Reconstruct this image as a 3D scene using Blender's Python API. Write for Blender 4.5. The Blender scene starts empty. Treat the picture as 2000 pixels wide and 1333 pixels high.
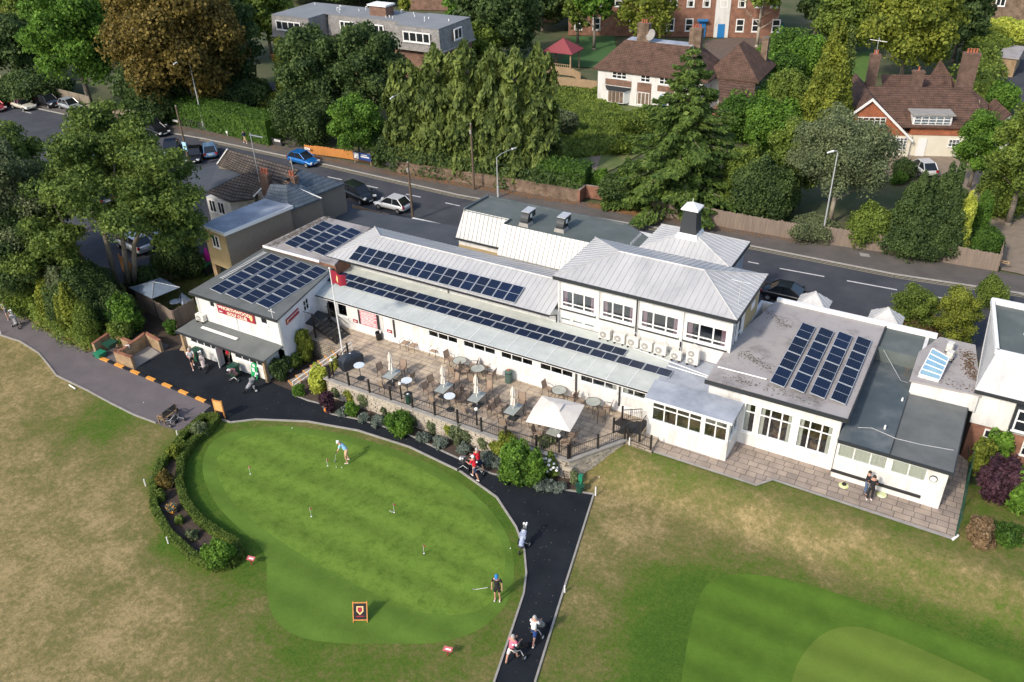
import bpy, bmesh, math, random
import numpy as np
from mathutils import Vector, Matrix
random.seed(7); RNG = np.random.default_rng(11)
S = bpy.context.scene
COL = S.collection
R_ = math.radians
# ---------------------------------------------------------------- camera
HC = 34.0; FPX = 1680.0
_p, _r, _h = R_(32.37), R_(-1.80), R_(30.94)
def _cam_axes():
    F = np.array([0, math.cos(_p), -math.sin(_p)]); Rt = np.array([1., 0, 0]); U = np.cross(Rt, F)
    Rt, U = math.cos(_r)*Rt+math.sin(_r)*U, -math.sin(_r)*Rt+math.cos(_r)*U
    c, s = math.cos(_h), math.sin(_h); M = np.array([[c, -s, 0], [s, c, 0], [0, 0, 1]])
    return M@F, M@Rt, M@U
CF, CR, CU = _cam_axes()
cam = bpy.data.cameras.new('camera'); camo = bpy.data.objects.new('camera', cam); COL.objects.link(camo)
m = Matrix.Identity(4)
for i in range(3):
    m[i][0] = CR[i]; m[i][1] = CU[i]; m[i][2] = -CF[i]
m[0][3] = 0; m[1][3] = 0; m[2][3] = HC
camo.matrix_world = m
cam.sensor_width = 36; cam.lens = FPX/2000*36; cam.clip_start = 0.5; cam.clip_end = 3000
S.camera = camo
# ---------------------------------------------------------------- sky, sun, exposure
SUN_AZ, SUN_EL = R_(196), R_(38)
w = bpy.data.worlds.new('World'); S.world = w; w.use_nodes = True
nt = w.node_tree; nt.nodes.clear()
sky = nt.nodes.new('ShaderNodeTexSky'); sky.sky_type = 'NISHITA'; sky.sun_disc = False
sky.sun_elevation = SUN_EL; sky.sun_rotation = SUN_AZ; sky.air_density = 1.0; sky.dust_density = 2.5; sky.ozone_density = 1.5
bg = nt.nodes.new('ShaderNodeBackground'); bg.inputs[1].default_value = 0.15
wo = nt.nodes.new('ShaderNodeOutputWorld')
nt.links.new(sky.outputs[0], bg.inputs[0]); nt.links.new(bg.outputs[0], wo.inputs[0])
sl = bpy.data.lights.new('sun', 'SUN'); sl.energy = 2.1; sl.angle = R_(4); sl.color = (1.0, 0.90, 0.76)
so = bpy.data.objects.new('sun', sl); COL.objects.link(so)
sd = Vector((math.sin(SUN_AZ)*math.cos(SUN_EL), math.cos(SUN_AZ)*math.cos(SUN_EL), math.sin(SUN_EL)))
so.rotation_euler = sd.to_track_quat('Z', 'Y').to_euler()
S.view_settings.view_transform = 'Standard'; S.view_settings.look = 'None'; S.view_settings.gamma = 1
S.view_settings.exposure = 0.52
# ---------------------------------------------------------------- survey helpers: sight lines of the photograph met with known levels
def ray(x, y): return CF+(x-1000)/FPX*CR-(y-667)/FPX*CU
def G(x, y, z=0.0):
    d = ray(x, y); t = (z-HC)/d[2]; return Vector((d[0]*t, d[1]*t, z))
def GY(x, y, Y):
    d = ray(x, y); t = Y/d[1]; return (d[0]*t, HC+d[2]*t)
def PX(p):
    d = np.array([p[0], p[1], p[2]-HC]); w_ = d@CF; return 1000+FPX*(d@CR)/w_, 667-FPX*(d@CU)/w_
def depth(p): return float(np.array([p[0], p[1], p[2]-HC])@CF)
def topz(g, yt):
    lo, hi = 0., 60.
    for _ in range(40):
        mi = (lo+hi)/2
        if PX((g[0], g[1], g[2]+mi))[1] > yt: lo = mi
        else: hi = mi
    return lo
def smooth(t):
    t = min(1, max(0, t)); return t*t*(3-2*t)
def HT(x, y):   # lawn level: flat by the putting green, rising to the patio at the right
    h = 1.16*smooth((x+17.6)/3.0)*smooth((y-34.4)/3.0)
    return h*(1-smooth((y-42)/5.))
# ---------------------------------------------------------------- tagging
WL = {}
def tag(o, label=None, cat=None, group=None, kind=None):
    if label: o['label'] = label
    if cat: o['category'] = cat
    if group: o['group'] = group
    if kind: o['kind'] = kind
    return o
def thing(name, label, cat, loc=(0, 0, 0), rz=0, group=None):
    o = bpy.data.objects.new(name, None); COL.objects.link(o); o.empty_display_size = .2
    o.location = loc; o.rotation_euler = (0, 0, rz); WL[o.name] = Vector(loc)
    return tag(o, label, cat, group)
def dup(root, loc, rz=0, label=None, group=None):
    def cp(o, par):
        c = o.copy(); COL.objects.link(c); c.parent = par
        for k in o.children: cp(k, c)
        return c
    r = cp(root, None); r.location = loc; r.rotation_euler = (0, 0, rz)
    if label: r['label'] = label
    if group: r['group'] = group
    return r
# ---------------------------------------------------------------- mesh builder
SPLIT = {'pillar', 'downpipe', 'string_course', 'seat', 'shutter', 'rafter_end', 'aerial_rod', 'conduit'}
class MB:
    def __init__(s): s.V = []; s.F = []; s.K = []; s.g = 0
    def add(s, vs, fs):
        b = len(s.V)
        if not s.g: s.K.append((b, len(s.F)))
        s.V += [tuple(v) for v in vs]; s.F += [tuple(b+i for i in f) for f in fs]; return s
    def quad(s, *p): return s.add(p, [tuple(range(len(p)))])
    def box(s, x0, x1, y0, y1, z0, z1):
        return s.add([(x0, y0, z0), (x1, y0, z0), (x1, y1, z0), (x0, y1, z0), (x0, y0, z1), (x1, y0, z1), (x1, y1, z1), (x0, y1, z1)],
                     [(0, 3, 2, 1), (4, 5, 6, 7), (0, 1, 5, 4), (1, 2, 6, 5), (2, 3, 7, 6), (3, 0, 4, 7)])
    def cbox(s, c, sx, sy, sz, rz=0):
        ca, sa = math.cos(rz), math.sin(rz); vs = []
        for dz in (-1, 1):
            for dx, dy in ((-1, -1), (1, -1), (1, 1), (-1, 1)):
                x, y = dx*sx/2, dy*sy/2
                vs.append((c[0]+x*ca-y*sa, c[1]+x*sa+y*ca, c[2]+dz*sz/2))
        return s.add(vs, [(0, 3, 2, 1), (4, 5, 6, 7), (0, 1, 5, 4), (1, 2, 6, 5), (2, 3, 7, 6), (3, 0, 4, 7)])
    def prism(s, poly, z0, z1):     # poly list of (x,y); z1 may be list
        n = len(poly); a = [(p[0], p[1], z0) for p in poly]; b = [(p[0], p[1], (z1[i] if isinstance(z1, (list, tuple)) else z1)) for i, p in enumerate(poly)]
        ar = sum(poly[i][0]*poly[(i+1) % n][1]-poly[(i+1) % n][0]*poly[i][1] for i in range(n))
        fs = [tuple(range(n))[::-1], tuple(range(n, 2*n))]+[(i, (i+1) % n, n+(i+1) % n, n+i) for i in range(n)]
        if ar < 0: fs = [f[::-1] for f in fs]
        return s.add(a+b, fs)
    def slab(s, pts, th):           # polygon of 3-D points, thickened downwards
        n = len(pts); pts = [Vector(p) for p in pts]
        ar = sum(pts[i].x*pts[(i+1) % n].y-pts[(i+1) % n].x*pts[i].y for i in range(n))
        if ar < 0: pts = pts[::-1]
        lo = [p-Vector((0, 0, th)) for p in pts]
        return s.add(lo+pts, [tuple(range(n))[::-1], tuple(range(n, 2*n))]+[(i, (i+1) % n, n+(i+1) % n, n+i) for i in range(n)])
    def cyl(s, a, b, r0, r1=None, n=8, cap=True):
        r1 = r0 if r1 is None else r1; a = Vector(a); b = Vector(b); d = (b-a)
        if d.length < 1e-6: return s
        q = d.to_track_quat('Z', 'Y'); vs = []
        for c, r in ((a, r0), (b, r1)):
            for i in range(n):
                t = 2*math.pi*i/n; vs.append(c+q@Vector((r*math.cos(t), r*math.sin(t), 0)))
        fs = [(i, (i+1) % n, n+(i+1) % n, n+i) for i in range(n)]
        if cap: fs += [tuple(range(n))[::-1], tuple(range(n, 2*n))]
        return s.add(vs, fs)
    def tube(s, pts, rs, n=8):
        s.K.append((len(s.V), len(s.F))); s.g = 1
        for i in range(len(pts)-1):
            r0 = rs[i] if isinstance(rs, (list, tuple)) else rs; r1 = rs[i+1] if isinstance(rs, (list, tuple)) else rs
            s.cyl(pts[i], pts[i+1], r0, r1, n)
        s.g = 0; return s
    def lathe(s, c, prof, n=16):    # prof: (r,z) upward
        vs = []; fs = []
        for r, z in prof:
            for i in range(n):
                t = 2*math.pi*i/n; vs.append((c[0]+r*math.cos(t), c[1]+r*math.sin(t), c[2]+z))
        for k in range(len(prof)-1):
            for i in range(n): fs.append((k*n+i, k*n+(i+1) % n, (k+1)*n+(i+1) % n, (k+1)*n+i))
        fs += [tuple(range(n))[::-1], tuple(range((len(prof)-1)*n, len(prof)*n))]
        return s.add(vs, fs)
    def ball(s, c, r, n=10, sz=1.0):
        k = n//2+1
        return s.lathe(c, [(max(1e-3, r*math.sin(math.pi*i/k)), -r*sz*math.cos(math.pi*i/k)) for i in range(k+1)], n)
    def torus(s, c, R, r, n=20, m=6):
        vs = []; fs = []
        for i in range(n):
            a = 2*math.pi*i/n
            for j in range(m):
                b = 2*math.pi*j/m; q = R+r*math.cos(b); vs.append((c[0]+q*math.cos(a), c[1]+q*math.sin(a), c[2]+r*math.sin(b)))
        for i in range(n):
            for j in range(m): fs.append((i*m+j, ((i+1) % n)*m+j, ((i+1) % n)*m+(j+1) % m, i*m+(j+1) % m))
        return s.add(vs, fs)
    def build(s, name, mat, parent=None, smooth=False, off=None):
        if name in SPLIT and len(s.K) > 1:
            K = s.K+[(len(s.V), len(s.F))]; o = None
            for (v0, f0), (v1, f1) in zip(K, K[1:]):
                q = MB(); q.V = s.V[v0:v1]; q.F = [tuple(i-v0 for i in f) for f in s.F[f0:f1]]; q.K = [(0, 0)]; o = q.build(name, mat, parent, smooth, off) or o
            return o
        me = bpy.data.meshes.new(name)
        o0 = Vector((0, 0, 0))
        if off is not None: o0 = Vector(off)
        elif parent is not None: o0 = WL.get(parent.name, Vector((0, 0, 0)))
        vs = [(v[0]-o0.x, v[1]-o0.y, v[2]-o0.z) for v in s.V]
        me.from_pydata(vs, [], s.F); me.materials.append(mat)
        if smooth: me.polygons.foreach_set('use_smooth', [True]*len(me.polygons))
        me.update()
        o = bpy.data.objects.new(name, me); COL.objects.link(o)
        if parent is not None: o.parent = parent; WL[o.name] = o0
        elif off is not None: o.location = o0; WL[o.name] = o0
        return o
def bevel(o, w_=0.02, seg=2):
    b = o.modifiers.new('bevel', 'BEVEL'); b.width = w_; b.segments = seg; b.limit_method = 'ANGLE'; return o
# ---------------------------------------------------------------- materials
def M(name, c1, c2=None, sc=3.0, rough=.8, bump=0., bsc=None, metal=0., spec=None, c3=None, det=6., streak=None, ro=.62):
    mt = bpy.data.materials.new(name); mt.use_nodes = True; n = mt.node_tree.nodes; l = mt.node_tree.links
    b = n['Principled BSDF']; b.inputs['Roughness'].default_value = rough; b.inputs['Metallic'].default_value = metal
    if spec is not None: b.inputs['Specular IOR Level'].default_value = spec
    b.inputs['Base Color'].default_value = (*c1, 1)
    tc = n.new('ShaderNodeTexCoord'); g = n.new('ShaderNodeNewGeometry')
    if c2 is not None:
        no = n.new('ShaderNodeTexNoise'); no.inputs['Scale'].default_value = sc; no.inputs['Detail'].default_value = det; no.inputs['Roughness'].default_value = ro
        if streak:
            mp = n.new('ShaderNodeMapping'); mp.inputs['Scale'].default_value = streak; l.new(g.outputs['Position'], mp.inputs[0]); l.new(mp.outputs[0], no.inputs['Vector'])
        else: l.new(g.outputs['Position'], no.inputs['Vector'])
        rp = n.new('ShaderNodeValToRGB'); rp.color_ramp.elements[0].position = .33; rp.color_ramp.elements[1].position = .67
        rp.color_ramp.elements[0].color = (*c1, 1); rp.color_ramp.elements[1].color = (*c2, 1)
        if c3 is not None:
            e = rp.color_ramp.elements.new(.5); e.color = (*c3, 1)
        l.new(no.outputs[0], rp.inputs[0]); l.new(rp.outputs[0], b.inputs['Base Color'])
    if bump:
        nb = n.new('ShaderNodeTexNoise'); nb.inputs['Scale'].default_value = bsc or 20; nb.inputs['Detail'].default_value = 5
        l.new(g.outputs['Position'], nb.inputs['Vector'])
        bp = n.new('ShaderNodeBump'); bp.inputs['Strength'].default_value = bump; bp.inputs['Distance'].default_value = .05
        l.new(nb.outputs[0], bp.inputs['Height']); l.new(bp.outputs[0], b.inputs['Normal'])
    return mt
def brickmat(name, c1, c2, mortar, bw=.22, rh=.075, rough=.85, axis='XZ', ms=.08, off=.5, dirt=None):
    mt = bpy.data.materials.new(name); mt.use_nodes = True; n = mt.node_tree.nodes; l = mt.node_tree.links
    b = n['Principled BSDF']; b.inputs['Roughness'].default_value = rough
    g = n.new('ShaderNodeNewGeometry'); sp = n.new('ShaderNodeSeparateXYZ'); cb = n.new('ShaderNodeCombineXYZ')
    l.new(g.outputs['Position'], sp.inputs[0])
    if axis == 'XZ':
        ad = n.new('ShaderNodeMath'); ad.operation = 'ADD'; l.new(sp.outputs[0], ad.inputs[0]); l.new(sp.outputs[1], ad.inputs[1])
        l.new(ad.outputs[0], cb.inputs[0]); l.new(sp.outputs[2], cb.inputs[1])
    else:
        l.new(sp.outputs[0], cb.inputs[0]); l.new(sp.outputs[1], cb.inputs[1])
    br = n.new('ShaderNodeTexBrick'); br.inputs['Scale'].default_value = 1; br.offset = off
    if axis == 'XY': br.offset_frequency = 3; br.squash = 1.55; br.squash_frequency = 2
    br.inputs['Brick Width'].default_value = bw; br.inputs['Row Height'].default_value = rh; br.inputs['Mortar Size'].default_value = rh*ms
    br.inputs['Color1'].default_value = (*c1, 1); br.inputs['Color2'].default_value = (*c2, 1); br.inputs['Mortar'].default_value = (*mortar, 1)
    l.new(cb.outputs[0], br.inputs['Vector'])
    no = n.new('ShaderNodeTexNoise'); no.inputs['Scale'].default_value = 1.3; no.inputs['Detail'].default_value = 6; l.new(g.outputs['Position'], no.inputs['Vector'])
    rp = n.new('ShaderNodeValToRGB'); rp.color_ramp.elements[0].position = .3; rp.color_ramp.elements[1].position = .7
    d = dirt or (.6, .6, .6); rp.color_ramp.elements[0].color = (*d, 1); rp.color_ramp.elements[1].color = (1.1, 1.1, 1.1, 1)
    mx = n.new('ShaderNodeMix'); mx.data_type = 'RGBA'; mx.blend_type = 'MULTIPLY'; mx.inputs[0].default_value = 1
    l.new(no.outputs[0], rp.inputs[0]); l.new(br.outputs[0], mx.inputs[6]); l.new(rp.outputs[0], mx.inputs[7]); l.new(mx.outputs[2], b.inputs['Base Color'])
    bp = n.new('ShaderNodeBump'); bp.inputs['Strength'].default_value = .5; bp.inputs['Distance'].default_value = .02; bp.invert = True
    l.new(br.outputs['Fac'], bp.inputs['Height']); l.new(bp.outputs[0], b.inputs['Normal'])
    return mt
def leafmat(name, dark, light, sc=.5, trans=.38):
    mt = bpy.data.materials.new(name); mt.use_nodes = True; n = mt.node_tree.nodes; l = mt.node_tree.links
    b = n['Principled BSDF']; b.inputs['Roughness'].default_value = .62; b.inputs['Specular IOR Level'].default_value = .25
    g = n.new('ShaderNodeNewGeometry'); no = n.new('ShaderNodeTexNoise'); no.inputs['Scale'].default_value = sc; no.inputs['Detail'].default_value = 4
    l.new(g.outputs['Position'], no.inputs['Vector'])
    ad = n.new('ShaderNodeMath'); ad.operation = 'MULTIPLY_ADD'; ad.inputs[1].default_value = .75
    l.new(g.outputs['Random Per Island'], ad.inputs[0])
    s2 = n.new('ShaderNodeMath'); s2.operation = 'MULTIPLY_ADD'; s2.inputs[1].default_value = 1.5; s2.inputs[2].default_value = -.60
    l.new(no.outputs[0], s2.inputs[0]); l.new(s2.outputs[0], ad.inputs[2])
    rp = n.new('ShaderNodeValToRGB'); rp.color_ramp.elements[0].position = .05; rp.color_ramp.elements[1].position = .95
    rp.color_ramp.elements[0].color = (*[c*2.1 for c in dark], 1); rp.color_ramp.elements[1].color = (*[c*1.95 for c in light], 1)
    l.new(ad.outputs[0], rp.inputs[0]); l.new(rp.outputs[0], b.inputs['Base Color'])
    tr = n.new('ShaderNodeBsdfTranslucent'); l.new(rp.outputs[0], tr.inputs[0])
    mx = n.new('ShaderNodeMixShader'); mx.inputs[0].default_value = trans
    l.new(b.outputs[0], mx.inputs[1]); l.new(tr.outputs[0], mx.inputs[2]); l.new(mx.outputs[0], n['Material Output'].inputs[0])
    return mt
# ---------------------------------------------------------------- palette
WHITE = M('white_paint', (.74, .73, .70), (.54, .53, .50), 1.1, .75, .15, 30, c3=(.71, .70, .67), det=11, streak=(1.6, 1.6, .35), ro=.7)
WHITE2 = M('white_trim', (.82, .82, .80), rough=.5)
CREAM = M('cream_render', (.74, .70, .58), (.68, .63, .50), 1.2, .85)
BOARDING = brickmat('white_boarding', (.74, .75, .78), (.72, .73, .76), (.55, .57, .62), 6, .19, .6, ms=.08, dirt=(.92, .92, .92))
BLACK = M('black_trim', (.02, .02, .022), rough=.6)
DGREY = M('dark_grey_metal', (.035, .04, .045), rough=.5, metal=.2)
IRON = M('black_iron', (.018, .016, .016), rough=.55)
SEAM = M('zinc_sheet', (.56, .56, .55), (.39, .395, .40), .5, .5, metal=.1, det=12, c3=(.50, .50, .495), streak=(1, .35, 1), ro=.7)
SEAMW = M('bright_zinc_sheet', (.60, .60, .58), (.47, .47, .455), .6, .5, metal=.1)
SEAMDD = M('seam_rib_dark', (.24, .24, .235), rough=.6)
SEAMD = M('seam_rib', (.50, .50, .50), rough=.55, metal=.1)
FELTG = M('green_grey_roof_felt', (.085, .105, .10), (.13, .15, .145), .5, .8, .2, 8, c3=(.10, .12, .115))
FELTS = M('shop_roof_felt', (.105, .115, .112), (.15, .16, .155), .7, .9, .15, 12)
FELTB = M('blue_grey_roof_felt', (.06, .082, .092), (.14, .155, .158), .6, .6, .3, 5, c3=(.08, .10, .108), det=12)
FELTM = M('mottled_gravel_roof', (.38, .36, .35), (.22, .205, .20), .7, .95, .4, 14, c3=(.36, .335, .325), det=12)
FELTD = M('dark_blue_felt', (.05, .06, .075), (.075, .085, .10), .6, .85)
FELTL = M('pale_felt', (.42, .45, .50), (.24, .27, .32), .8, .6, .2, 5, det=9)
CANOPY = M('canopy_sheet', (.58, .61, .57), (.46, .49, .46), 1.2, .45, det=10)
CONC = M('concrete', (.36, .34, .31), (.26, .25, .23), 2, .9)
KERB = M('kerb_stone', (.42, .40, .36), (.30, .29, .26), 3, .9)
ASPH = M('road_asphalt', (.052, .056, .068), (.082, .086, .098), .3, .95, .2, 40, spec=.2, det=12)
PAVE = M('pavement_asphalt', (.10, .092, .085), (.14, .125, .115), .5, .95, .2, 30, spec=.2, det=12)
BLACKT = M('fresh_black_tarmac', (.009, .012, .017), (.018, .022, .028), .6, .9, .3, 50, spec=.2, det=10)
BROWNT = M('brown_tarmac', (.115, .10, .108), (.15, .13, .135), .7, .9, .25, 45, det=9)
ROADP = M('road_paint', (.72, .72, .70), (.5, .5, .5), 8, .8)
YEL = M('yellow_line', (.42, .36, .22), (.25, .22, .15), 6, .85)
ORANGE = M('orange_paint', (.78, .36, .06), (.62, .27, .05), 5, .7)
EARTH = M('earth', (.12, .115, .06), (.045, .075, .022), .25, 1., .3, 4, det=9)
SOIL = M('bed_soil', (.085, .06, .045), (.05, .038, .03), 3, 1., .4, 12)
GRAVEL = M('gravel', (.27, .215, .16), (.20, .16, .12), 1.5, 1., .3, 40, det=10)
SLABS = brickmat('terrace_slabs', (.54, .44, .32), (.40, .335, .265), (.19, .155, .12), .52, .42, .9, 'XY', .04, .37, (.62, .62, .64))
SLABS2 = brickmat('path_slabs', (.40, .325, .26), (.30, .25, .215), (.12, .10, .085), .56, .45, .9, 'XY', .04, .3, (.7, .7, .7))
STONE = brickmat('drystone', (.52, .46, .37), (.36, .31, .25), (.10, .085, .07), .42, .17, .95, 'XZ', .14, .5, (.5, .48, .45))
BRICKR = brickmat('red_brick', (.36, .15, .085), (.29, .115, .07), (.30, .25, .20), .24, .085, .9)
BRICKB = brickmat('brown_brick', (.28, .15, .10), (.21, .11, .075), (.25, .2, .16), .24, .085, .9)
BRICKY = brickmat('buff_brick', (.46, .31, .16), (.36, .235, .12), (.42, .36, .28), .26, .09, .9)
BRICKF = brickmat('weathered_brick_wall', (.21, .14, .09), (.28, .20, .14), (.24, .2, .16), .26, .085, .95, dirt=(.45, .42, .4))
PEBBLE = M('pebbledash', (.27, .235, .185), (.21, .18, .14), 9, .95, .5, 40, det=10)
OCHRE = M('ochre_render', (.44, .34, .18), (.38, .29, .15), 1.4, .9)
TILEB = brickmat('brown_roof_tile', (.17, .095, .062), (.125, .068, .048), (.06, .035, .03), .30, .16, .9, 'XZ', .14, .5, (.55, .55, .5))
TILEC = brickmat('concrete_roof_tile', (.15, .12, .10), (.11, .09, .075), (.03, .027, .025), .36, .18, .9, 'XZ', .2, .5, (.6, .6, .6))
TILEO = brickmat('orange_hung_tile', (.50, .17, .075), (.40, .13, .06), (.20, .07, .04), .2, .13, .85, dirt=(.75, .75, .75))
SLATE = brickmat('blue_slate', (.11, .14, .17), (.08, .105, .135), (.04, .05, .06), .30, .2, .55, 'XZ', .09, .5, (.7, .7, .7))
SLATEH = brickmat('hung_slate', (.36, .345, .325), (.27, .26, .25), (.15, .15, .15), .24, .15, .8, dirt=(.75, .75, .75))
FLATR = M('flats_roof_felt', (.19, .205, .22), (.235, .25, .26), .3, .9)
WOOD = M('weathered_fence_board', (.29, .225, .175), (.19, .15, .12), 1.2, .9, .2, 20, streak=(5, 5, .4))
WOODN = M('pale_timber', (.42, .30, .18), (.33, .23, .14), 2, .8)
WOODO = M('orange_timber', (.62, .27, .07), (.50, .20, .05), 2, .7, streak=(6, 6, .5))
WOODD = M('dark_timber', (.045, .045, .05), (.07, .065, .065), 2, .8)
OAK = M('bench_oak', (.30, .20, .11), (.20, .13, .075), 4, .7)
BARK = M('bark', (.22, .19, .15), (.13, .11, .085), 3, .95, .5, 12, streak=(3, 3, .6))
BARKP = M('pale_bark', (.42, .37, .29), (.28, .24, .18), 2, .9)
POLE = M('pole_wood', (.17, .12, .08), (.11, .08, .055), 3, .9)
STEEL = M('galvanised', (.62, .63, .63), rough=.45, metal=.4)
ACW = M('ac_white', (.70, .68, .62), rough=.5)
ACG = M('ac_grille', (.30, .29, .27), rough=.6)
FABC = M('cream_canvas', (.80, .74, .66), (.72, .66, .58), 4, .85)
RATTAN = M('taupe_mesh', (.35, .26, .19), (.29, .21, .155), 20, .8)
CHAIRF = M('bronze_frame', (.085, .07, .06), rough=.45, metal=.4)
TGLASS = M('table_glass', (.40, .42, .38), (.30, .33, .30), 3, .2)
TBLW = M('pale_table_top', (.60, .70, .78), (.72, .74, .74), 3, .3)
RED = M('maroon_sign', (.33, .02, .045), rough=.5)
CRIM = M('crimson_cloth', (.30, .015, .04), rough=.8)
LETT = M('cream_letters', (.80, .72, .55), rough=.6)
GOLD = M('gold_paint', (.75, .55, .25), rough=.5)
GREENP = M('green_plastic', (.02, .22, .12), rough=.4)
GREEND = M('dark_green_plastic', (.02, .075, .05), rough=.4)
GREENS = M('bright_green_sign', (.01, .35, .10), rough=.5)
BLUEP = M('blue_paint', (.02, .20, .50), rough=.5)
PINK = M('magenta_cloth', (.75, .03, .42), rough=.8)
GAZ = M('blue_grey_canopy', (.20, .26, .34), (.16, .21, .28), 2, .7)
MROOF = M('maroon_gazebo_roof', (.25, .05, .06), rough=.7)
CURT = M('cream_curtain', (.80, .78, .68), (.66, .64, .54), 6, .9, streak=(8, 8, .2))
CURP = M('mauve_curtain', (.42, .26, .30), (.28, .16, .20), 6, .9, streak=(10, 10, .2))
FLOORD = M('interior_carpet', (.16, .13, .125), rough=.95)
MAUVE = M('mauve_upholstery', (.22, .09, .14), rough=.9)
SKIN = M('skin', (.55, .30, .21), rough=.6)
HAIRG = M('grey_hair', (.42, .40, .38), rough=.8)
HAIRB = M('dark_hair', (.035, .022, .015), rough=.7)
CWHITE = M('white_cotton', (.80, .80, .80), rough=.9)
CBLUE = M('pale_blue_cotton', (.28, .60, .82), (.45, .68, .85), 12, .9)
CBEIGE = M('beige_cotton', (.62, .42, .26), rough=.9)
CBLACK = M('black_cotton', (.018, .018, .02), rough=.9)
CNAVY = M('navy_cotton', (.02, .035, .10), rough=.9)
CRBLUE = M('royal_blue_cotton', (.02, .06, .22), rough=.9)
CPINK = M('pink_cotton', (.82, .17, .26), rough=.9)
CPALE = M('pale_pink_cotton', (.78, .68, .66), rough=.9)
CRED = M('red_cotton', (.62, .015, .035), rough=.9)
CJEAN = M('blue_denim', (.08, .13, .22), rough=.9)
BAGG = M('grey_bag', (.40, .40, .42), (.12, .12, .13), 8, .7)
BAGB = M('blue_bag', (.08, .17, .40), (.55, .56, .58), 16, .6)
BAGR = M('red_bag', (.55, .03, .05), (.4, .4, .4), 7, .6)
TYRE = M('tyre', (.015, .015, .015), rough=.8)
RIM = M('rim', (.45, .45, .46), rough=.35, metal=.6)
CGLASS = M('car_glass', (.015, .018, .022), rough=.08, spec=.8)
PLATE = M('plate', (.7, .7, .65), rough=.5)
HEADL = M('headlight', (.65, .68, .7), rough=.15)
TAILL = M('taillight', (.35, .01, .01), rough=.2)
POT = M('terracotta', (.42, .13, .07), (.32, .10, .055), 6, .85)
CHIMB = brickmat('chimney_brick', (.22, .13, .09), (.16, .09, .065), (.16, .13, .11), .22, .09, .9)
LAWNL = M('mown_lawn', (.075, .15, .025), (.095, .185, .03), 1., 1., .3, 30)
ARTG = M('play_green', (.045, .12, .03), (.055, .14, .04), 1, 1.)
def glassmat(name, tint=(.5, .55, .58), t=.72):
    mt = bpy.data.materials.new(name); mt.use_nodes = True; n = mt.node_tree.nodes; l = mt.node_tree.links
    n.remove(n['Principled BSDF'])
    a = n.new('ShaderNodeBsdfTransparent'); a.inputs[0].default_value = (*tint, 1)
    g = n.new('ShaderNodeBsdfGlossy'); g.inputs['Roughness'].default_value = .04; g.inputs[0].default_value = (.8, .85, .9, 1)
    mx = n.new('ShaderNodeMixShader'); fr = n.new('ShaderNodeFresnel'); fr.inputs[0].default_value = 1.5
    l.new(fr.outputs[0], mx.inputs[0]); l.new(a.outputs[0], mx.inputs[1]); l.new(g.outputs[0], mx.inputs[2]); l.new(mx.outputs[0], n['Material Output'].inputs[0])
    return mt
GLASS = glassmat('window_glass', (.93, .95, .96))
DGLASS = M('dark_window_glass', (.03, .035, .04), (.012, .015, .018), 2, .1, spec=.7)
SKYL = M('skylight_glass', (.18, .36, .55), (.30, .45, .50), 1.2, .12, spec=.7)
def cellmat():
    mt = bpy.data.materials.new('solar_cells'); mt.use_nodes = True; n = mt.node_tree.nodes; l = mt.node_tree.links
    b = n['Principled BSDF']; b.inputs['Roughness'].default_value = .3; b.inputs['Specular IOR Level'].default_value = .12
    tc = n.new('ShaderNodeTexCoord'); br = n.new('ShaderNodeTexBrick'); br.offset = 0; br.inputs['Scale'].default_value = 1
    br.inputs['Brick Width'].default_value = .148; br.inputs['Row Height'].default_value = .148; br.inputs['Mortar Size'].default_value = .007
    br.inputs['Color1'].default_value = (.005, .010, .026, 1); br.inputs['Color2'].default_value = (.007, .014, .036, 1); br.inputs['Mortar'].default_value = (.055, .07, .095, 1)
    l.new(tc.outputs['Object'], br.inputs['Vector'])
    oi = n.new('ShaderNodeObjectInfo'); mx = n.new('ShaderNodeMix'); mx.data_type = 'RGBA'; mx.inputs[7].default_value = (.012, .03, .09, 1)
    mu = n.new('ShaderNodeMath'); mu.operation = 'MULTIPLY'; mu.inputs[1].default_value = .35; l.new(oi.outputs['Random'], mu.inputs[0]); l.new(mu.outputs[0], mx.inputs[0])
    l.new(br.outputs[0], mx.inputs[6]); l.new(mx.outputs[2], b.inputs['Base Color'])
    return mt
CELL = cellmat(); ALU = M('aluminium', (.50, .53, .56), rough=.4, metal=.3)
# foliage
L_MID = leafmat('leaf_mid_green', (.028, .050, .010), (.135, .18, .032))
L_SYC = leafmat('leaf_sycamore', (.018, .038, .009), (.125, .17, .036), .35)
L_DARK = leafmat('leaf_dark', (.016, .032, .012), (.070, .105, .030))
L_GREEN = leafmat('leaf_fresh_green', (.025, .058, .010), (.105, .19, .025))
L_YEL = leafmat('leaf_yellow_green', (.045, .065, .010), (.18, .20, .03))
L_GOLD = leafmat('leaf_golden_brown', (.035, .030, .008), (.16, .12, .030), .9)
L_LEY = leafmat('leaf_cypress', (.022, .038, .010), (.135, .17, .042))
L_CED = leafmat('leaf_cedar', (.020, .045, .012), (.10, .145, .030))
L_GREY = leafmat('leaf_grey_green', (.035, .050, .024), (.14, .165, .08))
L_LAV = leafmat('leaf_lavender', (.045, .06, .05), (.14, .165, .135), 2)
L_PURP = leafmat('leaf_purple', (.018, .010, .014), (.065, .030, .042), 1)
L_BRN = leafmat('leaf_russet', (.07, .05, .025), (.19, .13, .075), 2)
L_BRT = leafmat('leaf_bright_yellow', (.14, .17, .02), (.36, .38, .07), 2)
L_HEDGE = leafmat('leaf_hedge', (.018, .042, .008), (.062, .12, .018), 1.2)
L_BOX = leafmat('leaf_box_hedge', (.03, .05, .010), (.09, .125, .022), 2)
L_WHITE = M('white_petals', (.85, .85, .82), rough=.8)
L_ORN = leafmat('leaf_orange', (.35, .16, .02), (.60, .32, .06), 2)
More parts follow.
